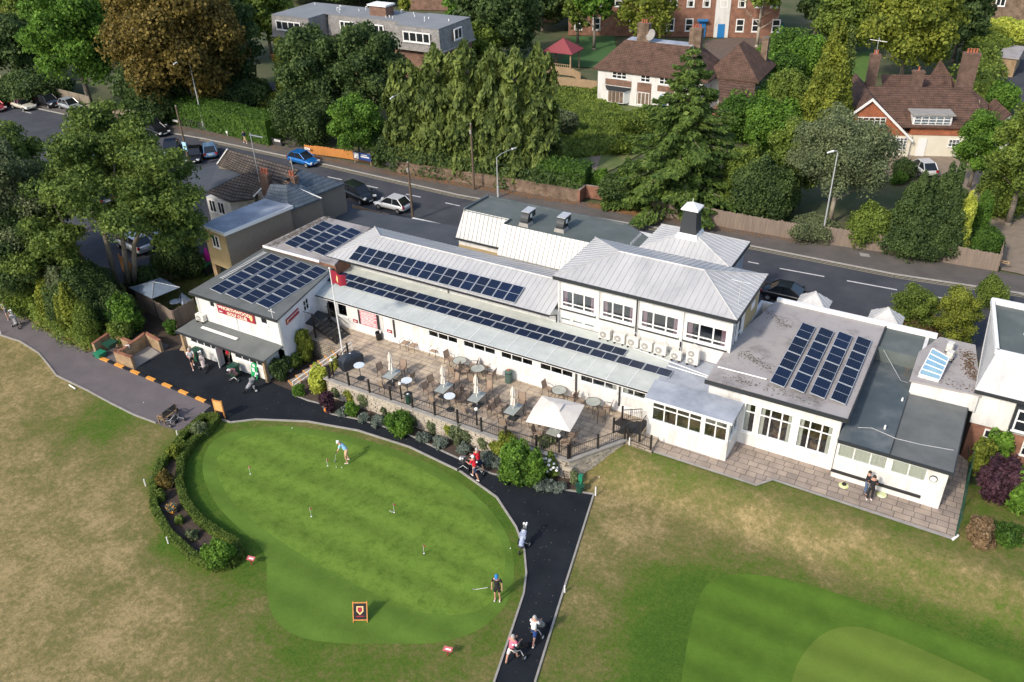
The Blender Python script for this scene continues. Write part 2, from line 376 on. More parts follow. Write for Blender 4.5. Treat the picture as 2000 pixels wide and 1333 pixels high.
# ---------------------------------------------------------------- foliage generators
def mesh_np(name, V, F4, mat, parent=None, off=None, smooth=False):
    me = bpy.data.meshes.new(name)
    o0 = np.array(off if off is not None else (WL.get(parent.name, Vector((0, 0, 0))) if parent is not None else (0, 0, 0)), dtype=float)
    V = (V-o0).astype(np.float32); k = F4.shape[1]
    me.vertices.add(len(V)); me.vertices.foreach_set('co', V.ravel())
    me.loops.add(F4.size); me.loops.foreach_set('vertex_index', F4.astype(np.int32).ravel())
    me.polygons.add(len(F4)); me.polygons.foreach_set('loop_start', np.arange(0, F4.size, k, dtype=np.int32)); me.polygons.foreach_set('loop_total', np.full(len(F4), k, dtype=np.int32))
    me.materials.append(mat); me.update(); me.validate()
    o = bpy.data.objects.new(name, me); COL.objects.link(o)
    if parent is not None: o.parent = parent; WL[o.name] = Vector(o0)
    elif off is not None: o.location = o0
    return o
def norm(a): return a/np.maximum(1e-6, np.linalg.norm(a, axis=1, keepdims=True))
def leaves(P, N, size, asp=1.0, axis=None, jit=.8):
    """little bent leaf sprays at P, roughly facing N"""
    n = len(P); N = norm(N+jit*RNG.normal(size=(n, 3))); A = RNG.normal(size=(n, 3)) if axis is None else axis+.35*RNG.normal(size=(n, 3))
    T = norm(A-np.sum(A*N, 1, keepdims=True)*N); B = np.cross(N, T)
    s = (size*RNG.uniform(.55, 1.3, n))[:, None]
    a = T*s*.5*asp; b = B*s*.5
    V = np.stack([P-a, P+b*.9+N*s*.08, P+a, P-b*.9+N*s*.08], 1).reshape(-1, 3)
    F = np.arange(4*n).reshape(n, 4); return V, F
def lobe_points(lobes, n, shell=.16, lump=.14, deep=.62):
    L = np.array(lobes, float); c = L[:, :3]; r = L[:, 3:6]
    wgt = (r.prod(1))**(2/3); idx = RNG.choice(len(L), size=int(n*1.7), p=wgt/wgt.sum())
    d = norm(RNG.normal(size=(len(idx), 3))); d[:, 2] = np.where((d[:, 2] < -.35) & (RNG.random(len(d)) < .6), -d[:, 2], d[:, 2])
    ph = c[idx]*1.3; k = 3.1
    wob = np.sin(d[:, 0]*k*2+ph[:, 0])+np.sin(d[:, 1]*k*2.3+ph[:, 1])+np.sin(d[:, 2]*k*2.6+ph[:, 2])
    rr = (1-np.abs(RNG.normal(0, shell, len(idx))))*(1+lump*wob/1.7)
    P = c[idx]+d*r[idx]*rr[:, None]
    keep = np.ones(len(P), bool)
    for j in range(len(L)):
        q = (P-c[j])/r[j]; inside = (np.sum(q*q, 1) < deep*deep) & (idx != j); keep &= ~inside
    P = P[keep][:n]; d = d[keep][:n]; return P, d
def ico(lobes, k=.72):
    V = []; F = []
    phi = (1+5**.5)/2; vs = norm(np.array([(-1, phi, 0), (1, phi, 0), (-1, -phi, 0), (1, -phi, 0), (0, -1, phi), (0, 1, phi), (0, -1, -phi), (0, 1, -phi), (phi, 0, -1), (phi, 0, 1), (-phi, 0, -1), (-phi, 0, 1)], float))
    fs = [(0, 11, 5), (0, 5, 1), (0, 1, 7), (0, 7, 10), (0, 10, 11), (1, 5, 9), (5, 11, 4), (11, 10, 2), (10, 7, 6), (7, 1, 8), (3, 9, 4), (3, 4, 2), (3, 2, 6), (3, 6, 8), (3, 8, 9), (4, 9, 5), (2, 4, 11), (6, 2, 10), (8, 6, 7), (9, 8, 1)]
    for l in lobes:
        b = len(V)*1; c = np.array(l[:3]); r = np.array(l[3:6])
        V += list(c+vs*r*k); F += [(b+x, b+y, b+z, b+z) for x, y, z in fs]
    return np.array(V), np.array(F)
def crown(name, lobes, n, size, mat, parent, asp=1.0, axis=None, shell=.16, lump=.14, core=.66, jit=.8, deep=.62):
    P, d = lobe_points(lobes, n, shell, lump, deep)
    V, F = leaves(P, d, size, asp, axis, jit)
    if core:
        # inner, older foliage: small leaves packed round the limbs so that the crown is not hollow
        L2 = [(*l[:3], l[3]*core, l[4]*core, l[5]*core) for l in lobes]
        P2, d2 = lobe_points(L2, max(60, n//4), .2, .1, .5); V2, F2 = leaves(P2, d2, size*2.0, 1, None, .6)
        F = np.concatenate([F, F2+len(V)]); V = np.concatenate([V, V2])
    return mesh_np(name, V, F, mat, parent)
def px_base(xc, ymid, yb):      # foot of an upright thing seen at (xc, ymid) whose foot is on row yb
    return 1030+(xc-1030)*(3700-yb)/(3700-ymid)
def trunk(g, H, r, parent, mat, limbs=5, spread=.5, first=.3, lean=(0, 0)):
    mb = MB(); top = Vector((g[0]+lean[0], g[1]+lean[1], g[2]+H))
    pts = [Vector(g)-Vector((0, 0, .15)), Vector(g)+Vector((0, 0, .3)), Vector(g).lerp(top, .35), Vector(g).lerp(top, .7), top]
    mb.tube(pts, [r*1.5, r*1.05, r*.8, r*.45, r*.12], 8)
    for i in range(limbs):
        t = first+(1-first)*.75*i/max(1, limbs); a = i*2.4+.5; st = Vector(g).lerp(top, t); ln = H*spread*(1-t*.6)
        e = st+Vector((math.cos(a)*ln, math.sin(a)*ln, ln*.7)); md = st.lerp(e, .5)+Vector((0, 0, -ln*.06)); rb = r*.45*(1-t*.5)
        mb.tube([st, md, e], [rb, rb*.6, rb*.15], 6)
        for q in (-.7, .7):
            e2 = md+Vector((math.cos(a+q)*ln*.5, math.sin(a+q)*ln*.5, ln*.35)); mb.cyl(md, e2, rb*.4, rb*.1, 5)
    return mb.build('trunk', mat, parent, smooth=True)
def tree(kind, xc, ytop, yb, hw, mat, label, size=.38, dens=1.0, name='tree', cat='tree', group=None, asp=1.0, trunk_mat=None, lowfrac=.12, R2=None, z0=0., ybot=None):
    """xc: sight line of the crown's middle; ytop / yb rows of its top and foot; hw half width in rows"""
    ymid = (ytop+(ybot or yb))/2; xb = px_base(xc, ymid, yb); g = G(xb, yb, z0); H = topz(g, ytop); dd = depth(g+Vector((0, 0, H*.5))); R = hw*dd/FPX
    t = thing(name, label, cat, g, 0, group); x, y = g.x, g.y; lb = []; rn = random.Random(int(xc*31+ytop*7))
    dist = dd; size = size*dist/85*.76
    if kind == 'broad':
        zb = H*lowfrac; hc = (H-zb); cz = z0+zb+hc*.5
        lb.append((x, y, cz, R*.72, R*.72, hc*.42)); n = 16
        for i in range(n):
            a = i*2.399; v = -0.75+1.65*(i+.5)/n; rr = math.sqrt(max(.08, 1-v*v)); q = rn.uniform(.26, .42)
            lb.append((x+math.cos(a)*R*rr*(1-q*.8), y+math.sin(a)*R*rr*(1-q*.8), cz+v*hc*.5*(1-q*.55), R*q, R*q, min(R*q, hc*.3)*rn.uniform(.8, 1.05)))
    elif kind == 'cone':
        lv = max(5, int(H/1.1))
        for i in range(lv):
            f = (i+.3)/lv; z = z0+H*(lowfrac+(1-lowfrac)*f); rr = R*(1-f)**.75+.25; m_ = max(3, int(7*(1-f))+2)
            for j in range(m_):
                a = 2*math.pi*j/m_+i*1.3; q = rr*rn.uniform(.35, .6)
                lb.append((x+math.cos(a)*(rr-q*.7), y+math.sin(a)*(rr-q*.7), z+rn.uniform(-.3, .3), q, q, H/lv*.95))
        lb.append((x, y, z0+H*.45, R*.5, R*.5, H*.42))
    elif kind == 'col':
        lb.append((x, y, z0+H*.48, R*.85, R*.85, H*.5)); lb.append((x, y, z0+H*.25, R, R, H*.25))
        for i in range(10):
            a = i*2.4; f = (i+.5)/10; lb.append((x+math.cos(a)*R*.5*(1-f*.6), y+math.sin(a)*R*.5*(1-f*.6), z0+H*(.08+.84*f), R*.5*(1-f*.4), R*.5*(1-f*.4), H*.13))
    elif kind == 'bush':
        for i in range(9):
            a = i*2.4; q = rn.uniform(.4, .6); rr = R*.62*math.sqrt((i+.3)/9)
            lb.append((x+math.cos(a)*rr, y+math.sin(a)*rr, z0+H*rn.uniform(.3, .55), R*q, R*q, H*.46*rn.uniform(.75, 1.05)))
        lb.append((x, y, z0+H*.45, R*.6, R*.6, H*.52))
    area = sum(4*math.pi*((l[3]*l[4]*l[5])**(2/3)) for l in lb)*.5
    nl = int(min(42000, max(500, 2.3*dens*area/(size*size*.6*asp))))
    ax = None
    if kind == 'cone': ax = np.array([0, 0, -1.0])
    crown('crown' if name.endswith('tree') or kind != 'bush' else 'foliage', lb, nl, size, mat, t, asp, ax)
    if kind == 'bush': 
        mb = MB()
        for i in range(5): mb.cyl((x, y, z0-.1), (x+math.cos(i*1.3)*R*.5, y+math.sin(i*1.3)*R*.5, z0+H*.6), .05, .015, 5)
        mb.build('stem', BARK, t)
    else: trunk(g, H*(.9 if kind != 'broad' else .72), max(.12, H*.022), t, trunk_mat or BARK, 6 if kind == 'broad' else 0, .42)
    return t
def cedar(xc, ytop, yb, hw, label, mat, tiers=20, group=None, droop=-.12, size=.30, dens=1.0):
    ymid = (ytop+yb)/2; g = G(px_base(xc, ymid, yb), yb); H = topz(g, ytop); R = hw*depth(g)/FPX
    t = thing('conifer_tree', label, 'tree', g, 0, group); Ps = []; Ns = []; As = []; mb = MB(); rn = random.Random(5+int(xc))
    mb.tube([g-Vector((0, 0, .1)), g+Vector((0, 0, H*.5)), g+Vector((0, 0, H*.99))], [H*.025, H*.014, .02], 8)
    size *= depth(g)/85*.85
    for i in range(tiers):
        f = (i+.2)/tiers; z = H*(.05+.95*f); Lb = R*(1-f)**.78*1.05+.2; nb = 7 if f < .7 else 5
        for j in range(nb):
            a = 2*math.pi*j/nb+i*1.1+rn.uniform(-.25, .25); L = Lb*rn.uniform(.62, 1.15)
            st = np.array([g.x, g.y, z]); dr = np.array([math.cos(a), math.sin(a), 0.])
            e = st+dr*L+np.array([0, 0, L*(droop+rn.uniform(-.08, .1))]); mb.cyl(st, e, max(.02, L*.016), .01, 4)
            n = int(dens*34*L/size*.52)+8; s_ = np.sqrt(RNG.uniform(.03, 1, n)); wd = .30*L*(1-s_*.8)+.12
            sd_ = np.array([-dr[1], dr[0], 0]); off = RNG.uniform(-1, 1, n)*wd
            p = st+s_[:, None]*(e-st)+off[:, None]*sd_; p[:, 2] += RNG.uniform(-.16, .10, n)-.25*np.abs(off)+.22*np.maximum(0, s_-.7)
            Ps.append(p); Ns.append(np.tile([0, 0, 1.], (n, 1))+dr*.3); As.append(dr*1.0+sd_*(np.sign(off)*.7)[:, None]+np.array([0, 0, -.2]))
    P = np.concatenate(Ps); N = np.concatenate(Ns); A = np.concatenate(As)
    V, F = leaves(P, N, size, 1.9, A, .45); 
    core = [(g.x, g.y, H*(.10+.16*k), R*.62*(1-k*.18), R*.62*(1-k*.18), H*.12) for k in range(5)]
    P2, d2 = lobe_points(core, 2600, .2, .1, .5); V2, F2 = leaves(P2, d2, size*1.6, 1.2)
    mesh_np('crown', np.concatenate([V, V2]), np.concatenate([F, F2+len(V)]), mat, t); mb.build('trunk', BARK, t, smooth=True); return t
def drooper(xc, ytop, yb, hw, label, mat, group=None, size=.34):
    """cypress whose sprays hang in vertical curtains"""
    ymid = (ytop+yb)/2; g = G(px_base(xc, ymid, yb), yb); H = topz(g, ytop); R = hw*depth(g)/FPX; size *= depth(g)/85
    t = thing('cypress_tree', label, 'tree', g, 0, group); rn = random.Random(int(xc)); Ps = []; Ns = []
    nb = int(190*H/12)
    ax_ = [(0, 0, 1.0), (R*.5, R*.15, rn.uniform(.8, .96)), (-R*.5, -R*.2, rn.uniform(.78, .95)), (.1*R, -R*.5, rn.uniform(.7, .9))]
    for i in range(int(nb*1.25)):
        f = (i % nb+.5)/nb; ox, oy, hh = ax_[i % 4]; z = H*hh*(.10+.90*f); a = i*2.399; rr = R*(.95 if hh == 1 else .68)*min(1, 1.15*(1-f)**.5)*rn.uniform(.6, 1.12); ln = rn.uniform(.9, 2.1)*(1.1-f*.5)
        n = 30; s_ = RNG.uniform(0, 1, n)
        p = np.empty((n, 3)); w_ = (.14+.42*s_)*(1-s_*.35)
        p[:, 0] = g.x+ox+math.cos(a)*(rr*(.84+.18*np.sqrt(s_)))+RNG.normal(0, 1, n)*w_*.42; p[:, 1] = g.y+oy+math.sin(a)*(rr*(.84+.18*np.sqrt(s_)))+RNG.normal(0, 1, n)*w_*.42
        p[:, 2] = z+.35-s_*ln; Ps.append(p); Ns.append(np.tile([math.cos(a), math.sin(a), .35], (n, 1)))
    P = np.concatenate(Ps); N = np.concatenate(Ns); P[:, 2] = np.maximum(P[:, 2], .2)
    V, F = leaves(P, N, size, 1.9, np.array([[0, 0, -1.]]), .5)
    core = [(g.x, g.y, H*(.1+.18*k), R*.82*(1-(k/5)**2.6*.6), R*.82*(1-(k/5)**2.6*.6), H*.14) for k in range(5)]
    P2, d2 = lobe_points(core, 1600, .12, .1, .6); V2, F2 = leaves(P2, d2, size*1.7, 1.4, np.array([[0, 0, -1.]]))
    mesh_np('crown', np.concatenate([V, V2]), np.concatenate([F, F2+len(V)]), mat, t)
    MB().tube([g, g+Vector((0, 0, H*.5)), g+Vector((0, 0, H*.97))], [.3, .18, .03]).build('trunk', BARK, t, smooth=True); return t
def hedge_strip(name, label, pts, wid, hgt, mat, size=.16, dens=2.2, closed=False, lump=.08, cat='hedge', group=None, z0=0., ragged=0., heights=None):
    """clipped hedge along a ground line; leaves over its sides and top"""
    pts = [Vector((p[0], p[1], z0 if len(p) < 3 else p[2])) for p in pts]; Ps = []; Ns = []; mb = MB()
    seg = list(zip(pts, pts[1:]+pts[:1])) if closed else list(zip(pts, pts[1:]))
    c = pts[0]; t = thing(name, label, cat, (c.x, c.y, c.z), 0, group)
    for k, (a, b) in enumerate(seg):
        L = (b-a).length
        if L < .01: continue
        e = np.array((b-a)/L); s_ = np.array([-e[1], e[0], 0.]); h = heights[k] if heights else hgt
        for face in range(3):
            wd = wid if face == 2 else h; n = int(dens*L*wd/(size*size)); u = RNG.uniform(-.03, 1.03, n)*L; v = RNG.uniform(0, 1, n)
            jig = RNG.normal(0, lump*.35, n)+ragged*np.sin(u*1.7+k)*.5+ragged*np.sin(u*.63+2*k)*.5
            if face < 2:
                sg = 1 if face else -1; p = np.array(a)+u[:, None]*e+s_*(sg*(wid/2)+jig*sg)[:, None]; p[:, 2] += v*h*1.02; N = np.tile(s_*sg+np.array([0, 0, .3]), (n, 1))
            else:
                p = np.array(a)+u[:, None]*e+((v-.5)*wid)[:, None]*s_; p[:, 2] += h+jig; N = np.tile([0, 0, 1.], (n, 1))
            Ps.append(p); Ns.append(N)
    V, F = leaves(np.concatenate(Ps), np.concatenate(Ns), size, 1.1, None, .7)
    foot = mesh_np('foliage', V, F, mat, t)
    for k, (a, b) in enumerate(seg):
        h = heights[k] if heights else hgt; e = (b-a).normalized(); s_ = Vector((-e.y, e.x, 0))*wid*.42
        k_ = .93 if ragged < .2 else .62; s_ = s_*(1 if ragged < .2 else .6); q = Vector((0, 0, h*k_)); mb.slab([a-s_+q, b-s_+q, b+s_+q, a+s_+q], h*k_)
    mb.build('inner_growth', mat, t); return t
def shrub(xc, yb, rpx, hpx, mat, label, name='shrub', size=.2, cat='shrub', group=None, z0=0., dens=1.0, flowers=None):
    g = G(xc, yb, z0); H = max(.15, topz(g, yb-hpx)); R = rpx*depth(g)/FPX; t = thing(name, label, cat, g, 0, group); lb = [(g.x, g.y, g.z+H*.42, R*.62, R*.62, H*.5)]
    rn = random.Random(int(xc+yb))
    for i in range(13):
        a = i*2.4+rn.random(); q = rn.uniform(.2, .42); f = rn.uniform(.35, .95); lb.append((g.x+math.cos(a)*R*(1-q)*f, g.y+math.sin(a)*R*(1-q)*f, g.z+H*rn.uniform(.18, .92-q*.6), R*q, R*q, min(H*.34, R*q*1.2)))
    ar = 4*math.pi*((R*R*H*.5)**(2/3)); n = int(min(6000, max(120, 2.6*dens*ar/(size*size*.6))))
    crown('foliage', lb, int(n*1.5), size*.85, mat, t, 1.3, None, .22, .2)
    if flowers:
        P, d = lobe_points([(l[0], l[1], l[2], l[3]*1.1, l[4]*1.1, l[5]*1.1) for l in lb], 34 if flowers is L_WHITE else 60, .03, .1); mb = MB()
        for p in P: mb.ball(p, .10 if flowers is L_WHITE else .05, 6, .7)
        mb.build('blossom', flowers, t)
    mb = MB()
    for i in range(4): mb.cyl(g, (g.x+math.cos(i*1.6)*R*.4, g.y+math.sin(i*1.6)*R*.4, g.z+H*.5), .03, .01, 5)
    mb.build('stem', BARK, t); return t
# ---------------------------------------------------------------- ground
def sheet(name, polys, mat, z=0., th=0.0, drape=False, kind='structure', world=False):
    mb = MB()
    for poly in polys:
        P = [Vector((p[0], p[1], z)) if world else G(p[0], p[1], z) for p in poly]
        if th: mb.slab(P, th)
        else:
            ar = sum(P[i].x*P[(i+1) % len(P)].y-P[(i+1) % len(P)].x*P[i].y for i in range(len(P)))
            if ar < 0: P = P[::-1]
            mb.quad(*P)
    o = mb.build(name, mat); tag(o, kind=kind); return o
g0 = MB().quad((-700, -300, -.12), (500, -300, -.12), (500, 900, -.12), (-700, 900, -.12)).build('ground', EARTH); tag(g0, kind='structure')
DRY_DIM = [(0,700,.78),(50,760,.85),(150,800,.72),(205,790,.3),(235,815,.12),(180,850,.35),(60,900,.82),(150,900,.72),(250,900,.74),(100,1000,.84),(200,980,.8),(100,1100,.85),(200,1100,.8),(150,1200,.78),(50,1250,.85),(300,1200,.85),(350,1150,.8),(400,1250,.72),(450,1160,.65),(490,1130,.25),(500,1210,.4),(520,1290,.5),(450,1260,.75),(430,1320,.8),(600,1300,.4),(750,1310,.45),(900,1310,.55),(960,1280,.6),(350,830,.7),(270,850,.8),(300,1000,.9),(150,740,.8),(230,740,.7),  # grass dryness; left values also lowered, painting in the dimmer light there
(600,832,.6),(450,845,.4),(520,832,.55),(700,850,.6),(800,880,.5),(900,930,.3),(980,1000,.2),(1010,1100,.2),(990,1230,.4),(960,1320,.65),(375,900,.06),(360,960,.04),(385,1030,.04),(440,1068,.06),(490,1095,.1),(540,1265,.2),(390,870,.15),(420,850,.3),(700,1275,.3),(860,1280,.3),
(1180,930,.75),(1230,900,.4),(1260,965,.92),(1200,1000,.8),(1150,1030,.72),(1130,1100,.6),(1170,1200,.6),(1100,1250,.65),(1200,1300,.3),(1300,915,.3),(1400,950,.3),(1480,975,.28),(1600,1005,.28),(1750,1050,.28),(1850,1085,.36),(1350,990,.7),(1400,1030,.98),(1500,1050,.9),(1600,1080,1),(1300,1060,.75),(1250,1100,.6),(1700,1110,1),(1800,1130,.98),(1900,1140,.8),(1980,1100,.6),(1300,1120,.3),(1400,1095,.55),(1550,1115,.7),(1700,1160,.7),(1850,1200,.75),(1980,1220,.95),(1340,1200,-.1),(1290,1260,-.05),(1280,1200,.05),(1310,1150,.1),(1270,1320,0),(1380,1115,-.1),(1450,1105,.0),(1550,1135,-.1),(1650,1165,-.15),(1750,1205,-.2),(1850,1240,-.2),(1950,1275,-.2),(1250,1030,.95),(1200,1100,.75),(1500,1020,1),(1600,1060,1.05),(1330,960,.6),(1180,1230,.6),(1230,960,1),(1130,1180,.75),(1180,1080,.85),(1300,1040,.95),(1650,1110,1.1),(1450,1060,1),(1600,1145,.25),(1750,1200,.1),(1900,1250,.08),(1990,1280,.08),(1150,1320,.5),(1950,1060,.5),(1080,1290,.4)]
def lawn():
    nx, ny = 340, 110; X = np.linspace(-125, 45, nx); Y = np.linspace(4, 44, ny)
    xx, yy = np.meshgrid(X, Y); zz = np.vectorize(HT)(xx, yy)
    pts = [];
    for a, b, d in DRY_DIM:
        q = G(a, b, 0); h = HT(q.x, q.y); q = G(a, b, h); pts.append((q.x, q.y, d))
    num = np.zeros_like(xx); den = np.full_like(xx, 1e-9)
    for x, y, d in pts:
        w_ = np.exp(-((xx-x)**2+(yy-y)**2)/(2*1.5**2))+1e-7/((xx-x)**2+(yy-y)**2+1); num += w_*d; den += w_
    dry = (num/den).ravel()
    V = np.stack([xx.ravel(), yy.ravel(), zz.ravel()-.02], 1)
    i = np.arange(ny-1)[:, None]*nx+np.arange(nx-1)[None]; F = np.stack([i, i+1, i+nx+1, i+nx], -1).reshape(-1, 4)
    mt = bpy.data.materials.new('parched_lawn'); mt.use_nodes = True; n = mt.node_tree.nodes; l = mt.node_tree.links; b = n['Principled BSDF']; b.inputs['Roughness'].default_value = 1
    b.inputs['Specular IOR Level'].default_value = .1
    at = n.new('ShaderNodeAttribute'); at.attribute_name = 'dry'; g = n.new('ShaderNodeNewGeometry')
    def noise(sc, det, ro=.6, dist=0):
        q = n.new('ShaderNodeTexNoise'); q.inputs['Scale'].default_value = sc; q.inputs['Detail'].default_value = det; q.inputs['Roughness'].default_value = ro; q.inputs['Distortion'].default_value = dist; l.new(g.outputs['Position'], q.inputs['Vector']); return q.outputs[0]
    def ma(op, a, bb, cc=None):
        q = n.new('ShaderNodeMath'); q.operation = op
        for k, v in enumerate((a, bb, cc)):
            if v is None: continue
            if isinstance(v, (int, float)): q.inputs[k].default_value = v
            else: l.new(v, q.inputs[k])
        return q.outputs[0]
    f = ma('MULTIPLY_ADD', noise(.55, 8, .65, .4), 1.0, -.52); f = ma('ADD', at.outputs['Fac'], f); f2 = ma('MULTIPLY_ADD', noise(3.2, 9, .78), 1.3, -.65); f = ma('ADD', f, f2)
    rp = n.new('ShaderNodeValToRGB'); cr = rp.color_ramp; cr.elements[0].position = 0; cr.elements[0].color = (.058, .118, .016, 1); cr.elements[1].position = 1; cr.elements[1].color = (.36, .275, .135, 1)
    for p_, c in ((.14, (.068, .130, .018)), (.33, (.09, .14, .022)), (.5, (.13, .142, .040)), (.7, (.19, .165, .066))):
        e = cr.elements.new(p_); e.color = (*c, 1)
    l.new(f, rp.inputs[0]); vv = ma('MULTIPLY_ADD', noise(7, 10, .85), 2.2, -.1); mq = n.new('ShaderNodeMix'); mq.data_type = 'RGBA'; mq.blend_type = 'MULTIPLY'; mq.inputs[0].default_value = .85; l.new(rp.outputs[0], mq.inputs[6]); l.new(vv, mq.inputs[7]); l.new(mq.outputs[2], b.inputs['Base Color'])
    bp = n.new('ShaderNodeBump'); bp.inputs['Strength'].default_value = .6; bp.inputs['Distance'].default_value = .08; l.new(noise(9, 8, .8), bp.inputs['Height']); l.new(bp.outputs[0], b.inputs['Normal'])
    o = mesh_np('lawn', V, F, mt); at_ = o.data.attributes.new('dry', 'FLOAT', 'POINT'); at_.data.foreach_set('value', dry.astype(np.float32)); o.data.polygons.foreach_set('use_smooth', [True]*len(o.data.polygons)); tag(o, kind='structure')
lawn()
def greenmat(name, a, b_, c, sc=.5, fleck=.5):
    mt = M(name, a, b_, sc, 1., .4, 18, c3=c, det=12, spec=.15, ro=.82)
    n = mt.node_tree.nodes; l = mt.node_tree.links; b = n['Principled BSDF']; src = b.inputs['Base Color'].links[0].from_socket; g = n.new('ShaderNodeNewGeometry'); wv = n.new('ShaderNodeTexWave'); wv.wave_type = 'RINGS'; wv.inputs['Scale'].default_value = .16; wv.inputs['Distortion'].default_value = 1.5; wv.inputs['Detail'].default_value = 3; wv.inputs['Detail Scale'].default_value = .4; l.new(g.outputs['Position'], wv.inputs[0]); mr = n.new('ShaderNodeMapRange'); mr.inputs[3].default_value = .86; mr.inputs[4].default_value = 1.08; l.new(wv.outputs['Fac'], mr.inputs[0]); mx = n.new('ShaderNodeMix'); mx.data_type = 'RGBA'; mx.blend_type = 'MULTIPLY'; mx.inputs[0].default_value = 1; l.new(src, mx.inputs[6]); l.new(mr.outputs[0], mx.inputs[7]); l.new(mx.outputs[2], b.inputs['Base Color'])
    return mt
GR1 = greenmat('collar_grass', (.082, .152, .022), (.125, .212, .034), (.102, .18, .027))
GR2 = greenmat('putting_grass', (.062, .118, .014), (.165, .26, .042), (.125, .21, .030), 1.3)
GR3 = greenmat('fairway_grass', (.064, .130, .016), (.105, .19, .024), (.084, .158, .019), .5)
GR4 = greenmat('tee_grass', (.11, .175, .026), (.15, .22, .036), (.13, .195, .03), .5)
def rounded(pts, k=3):
    for _ in range(k):
        q = []
        for i in range(len(pts)):
            a, b = pts[i], pts[(i+1) % len(pts)]; q += [(.75*a[0]+.25*b[0], .75*a[1]+.25*b[1]), (.25*a[0]+.75*b[0], .25*a[1]+.75*b[1])]
        pts = q
    return pts
def drape(name, pts, mat, lift):
    """mown area following the lawn's level"""
    bm = bmesh.new(); W = []
    for p in rounded(pts, 2):
        q = G(p[0], p[1], 0)
        for _ in range(6): q = G(p[0], p[1], HT(q.x, q.y))
        W.append(q)
    vs = [bm.verts.new((q.x, q.y, 0)) for q in W]; bm.faces.new(vs); bmesh.ops.triangulate(bm, faces=bm.faces[:]); 
    for _ in range(3): bmesh.ops.subdivide_edges(bm, edges=[e for e in bm.edges if e.calc_length() > 1.2], cuts=1, use_grid_fill=False); bmesh.ops.triangulate(bm, faces=bm.faces[:])
    for v in bm.verts: v.co.z = HT(v.co.x, v.co.y)-.02+lift
    bmesh.ops.recalc_face_normals(bm, faces=bm.faces[:])
    if sum(f.normal.z for f in bm.faces) < 0: bmesh.ops.reverse_faces(bm, faces=bm.faces[:])
    me = bpy.data.meshes.new(name); bm.to_mesh(me); me.materials.append(mat); o = bpy.data.objects.new(name, me); COL.objects.link(o); tag(o, kind='structure')
drape('putting_green_collar', [(425,853),(470,838),(560,830),(660,845),(770,875),(870,920),(940,975),(985,1030),(1003,1080),(1005,1140),(985,1190),(940,1230),(870,1257),(760,1258),(640,1257),(570,1242),(530,1205),(520,1150),(522,1090),(505,1062),(460,1027),(420,985),(398,940),(394,905),(404,875)], GR1, .004)
drape('putting_green', [(435,872),(480,850),(560,842),(660,858),(770,890),(860,935),(930,990),(972,1040),(990,1090),(980,1145),(950,1190),(890,1205),(800,1195),(700,1145),(600,1092),(520,1040),(455,985),(425,935),(420,900)], GR2, .008)
drape('golf_green', [(1328,1400),(1330,1333),(1345,1240),(1365,1160),(1395,1128),(1450,1120),(1530,1130),(1650,1162),(1800,1222),(2050,1305),(2100,1400)], GR3, .006)
drape('tee_grass', [(1530,1400),(1545,1333),(1562,1285),(1600,1240),(1650,1222),(1710,1230),(1850,1290),(2000,1360),(2060,1420)], GR4, .010)
# paths
sheet('brown_path', [[(-150,560),(-20,592),(0,598),(40,614),(70,636),(100,652),(174,690),(245,640),(330,675),(318,690),(290,712),(256,726),(330,756),(415,792),(400,808),(385,822),(350,842),(318,834),(305,827),(262,811),(220,790),(170,763),(110,734),(96,715),(75,690),(40,668),(0,655),(-150,600)]], BROWNT, .012)
BLK = [(256,726),(318,688),(345,683),(372,672),(400,640),(540,700),(560,750),(575,775),(628,790),(640,808),(700,820),(790,846),(870,885),(960,926),(1060,951),(1160,965),(1045,1333),(1025,1400),(940,1400),(965,1333),(1000,1230),(1023,1160),(1028,1120),(1024,1075),(1008,1030),(970,972),(900,922),(800,874),(700,842),(600,824),(500,820),(450,826),(395,808),(415,791)]
sheet('tarmac_path', [BLK], BLACKT, .016)
def edging(name, lines, mat, wd=.10, z=.02, h=.05):
    mb = MB()
    for ln in lines:
        P = [G(a, b, z) for a, b in ln]
        for a, b in zip(P, P[1:]):
            e = (b-a).normalized(); s_ = Vector((-e.y, e.x, 0))*wd/2; mb.slab([a-s_+Vector((0, 0, h)), b-s_+Vector((0, 0, h)), b+s_+Vector((0, 0, h)), a+s_+Vector((0, 0, h))], h+.05)
    o = mb.build(name, mat); tag(o, kind='structure')
edging('path_edging', [[(965,1333),(1000,1230),(1023,1160),(1028,1120),(1024,1075),(1008,1030),(970,972),(900,922),(800,874),(700,842),(600,824),(500,820),(450,826),(395,808)], [(1160,966),(1105,1140),(1045,1333)], [(1103,958),(1160,966)], [(572,772),(600,783),(628,790),(636,803),(648,810),(700,820),(790,846),(870,885),(960,926),(1060,951)], [(305,827),(262,811),(220,790),(170,763),(110,734),(96,715),(75,690),(40,668),(0,655)]], CONC)
kb = MB(); a = G(184, 696, 0); b = G(415, 792, 0); e = (b-a).normalized(); s_ = Vector((-e.y, e.x, 0))*.09
kb.slab([a-s_+Vector((0, 0, .12)), b-s_+Vector((0, 0, .12)), b+s_+Vector((0, 0, .12)), a+s_+Vector((0, 0, .12))], .2); o = kb.build('forecourt_kerb', BLACKT); tag(o, kind='structure')
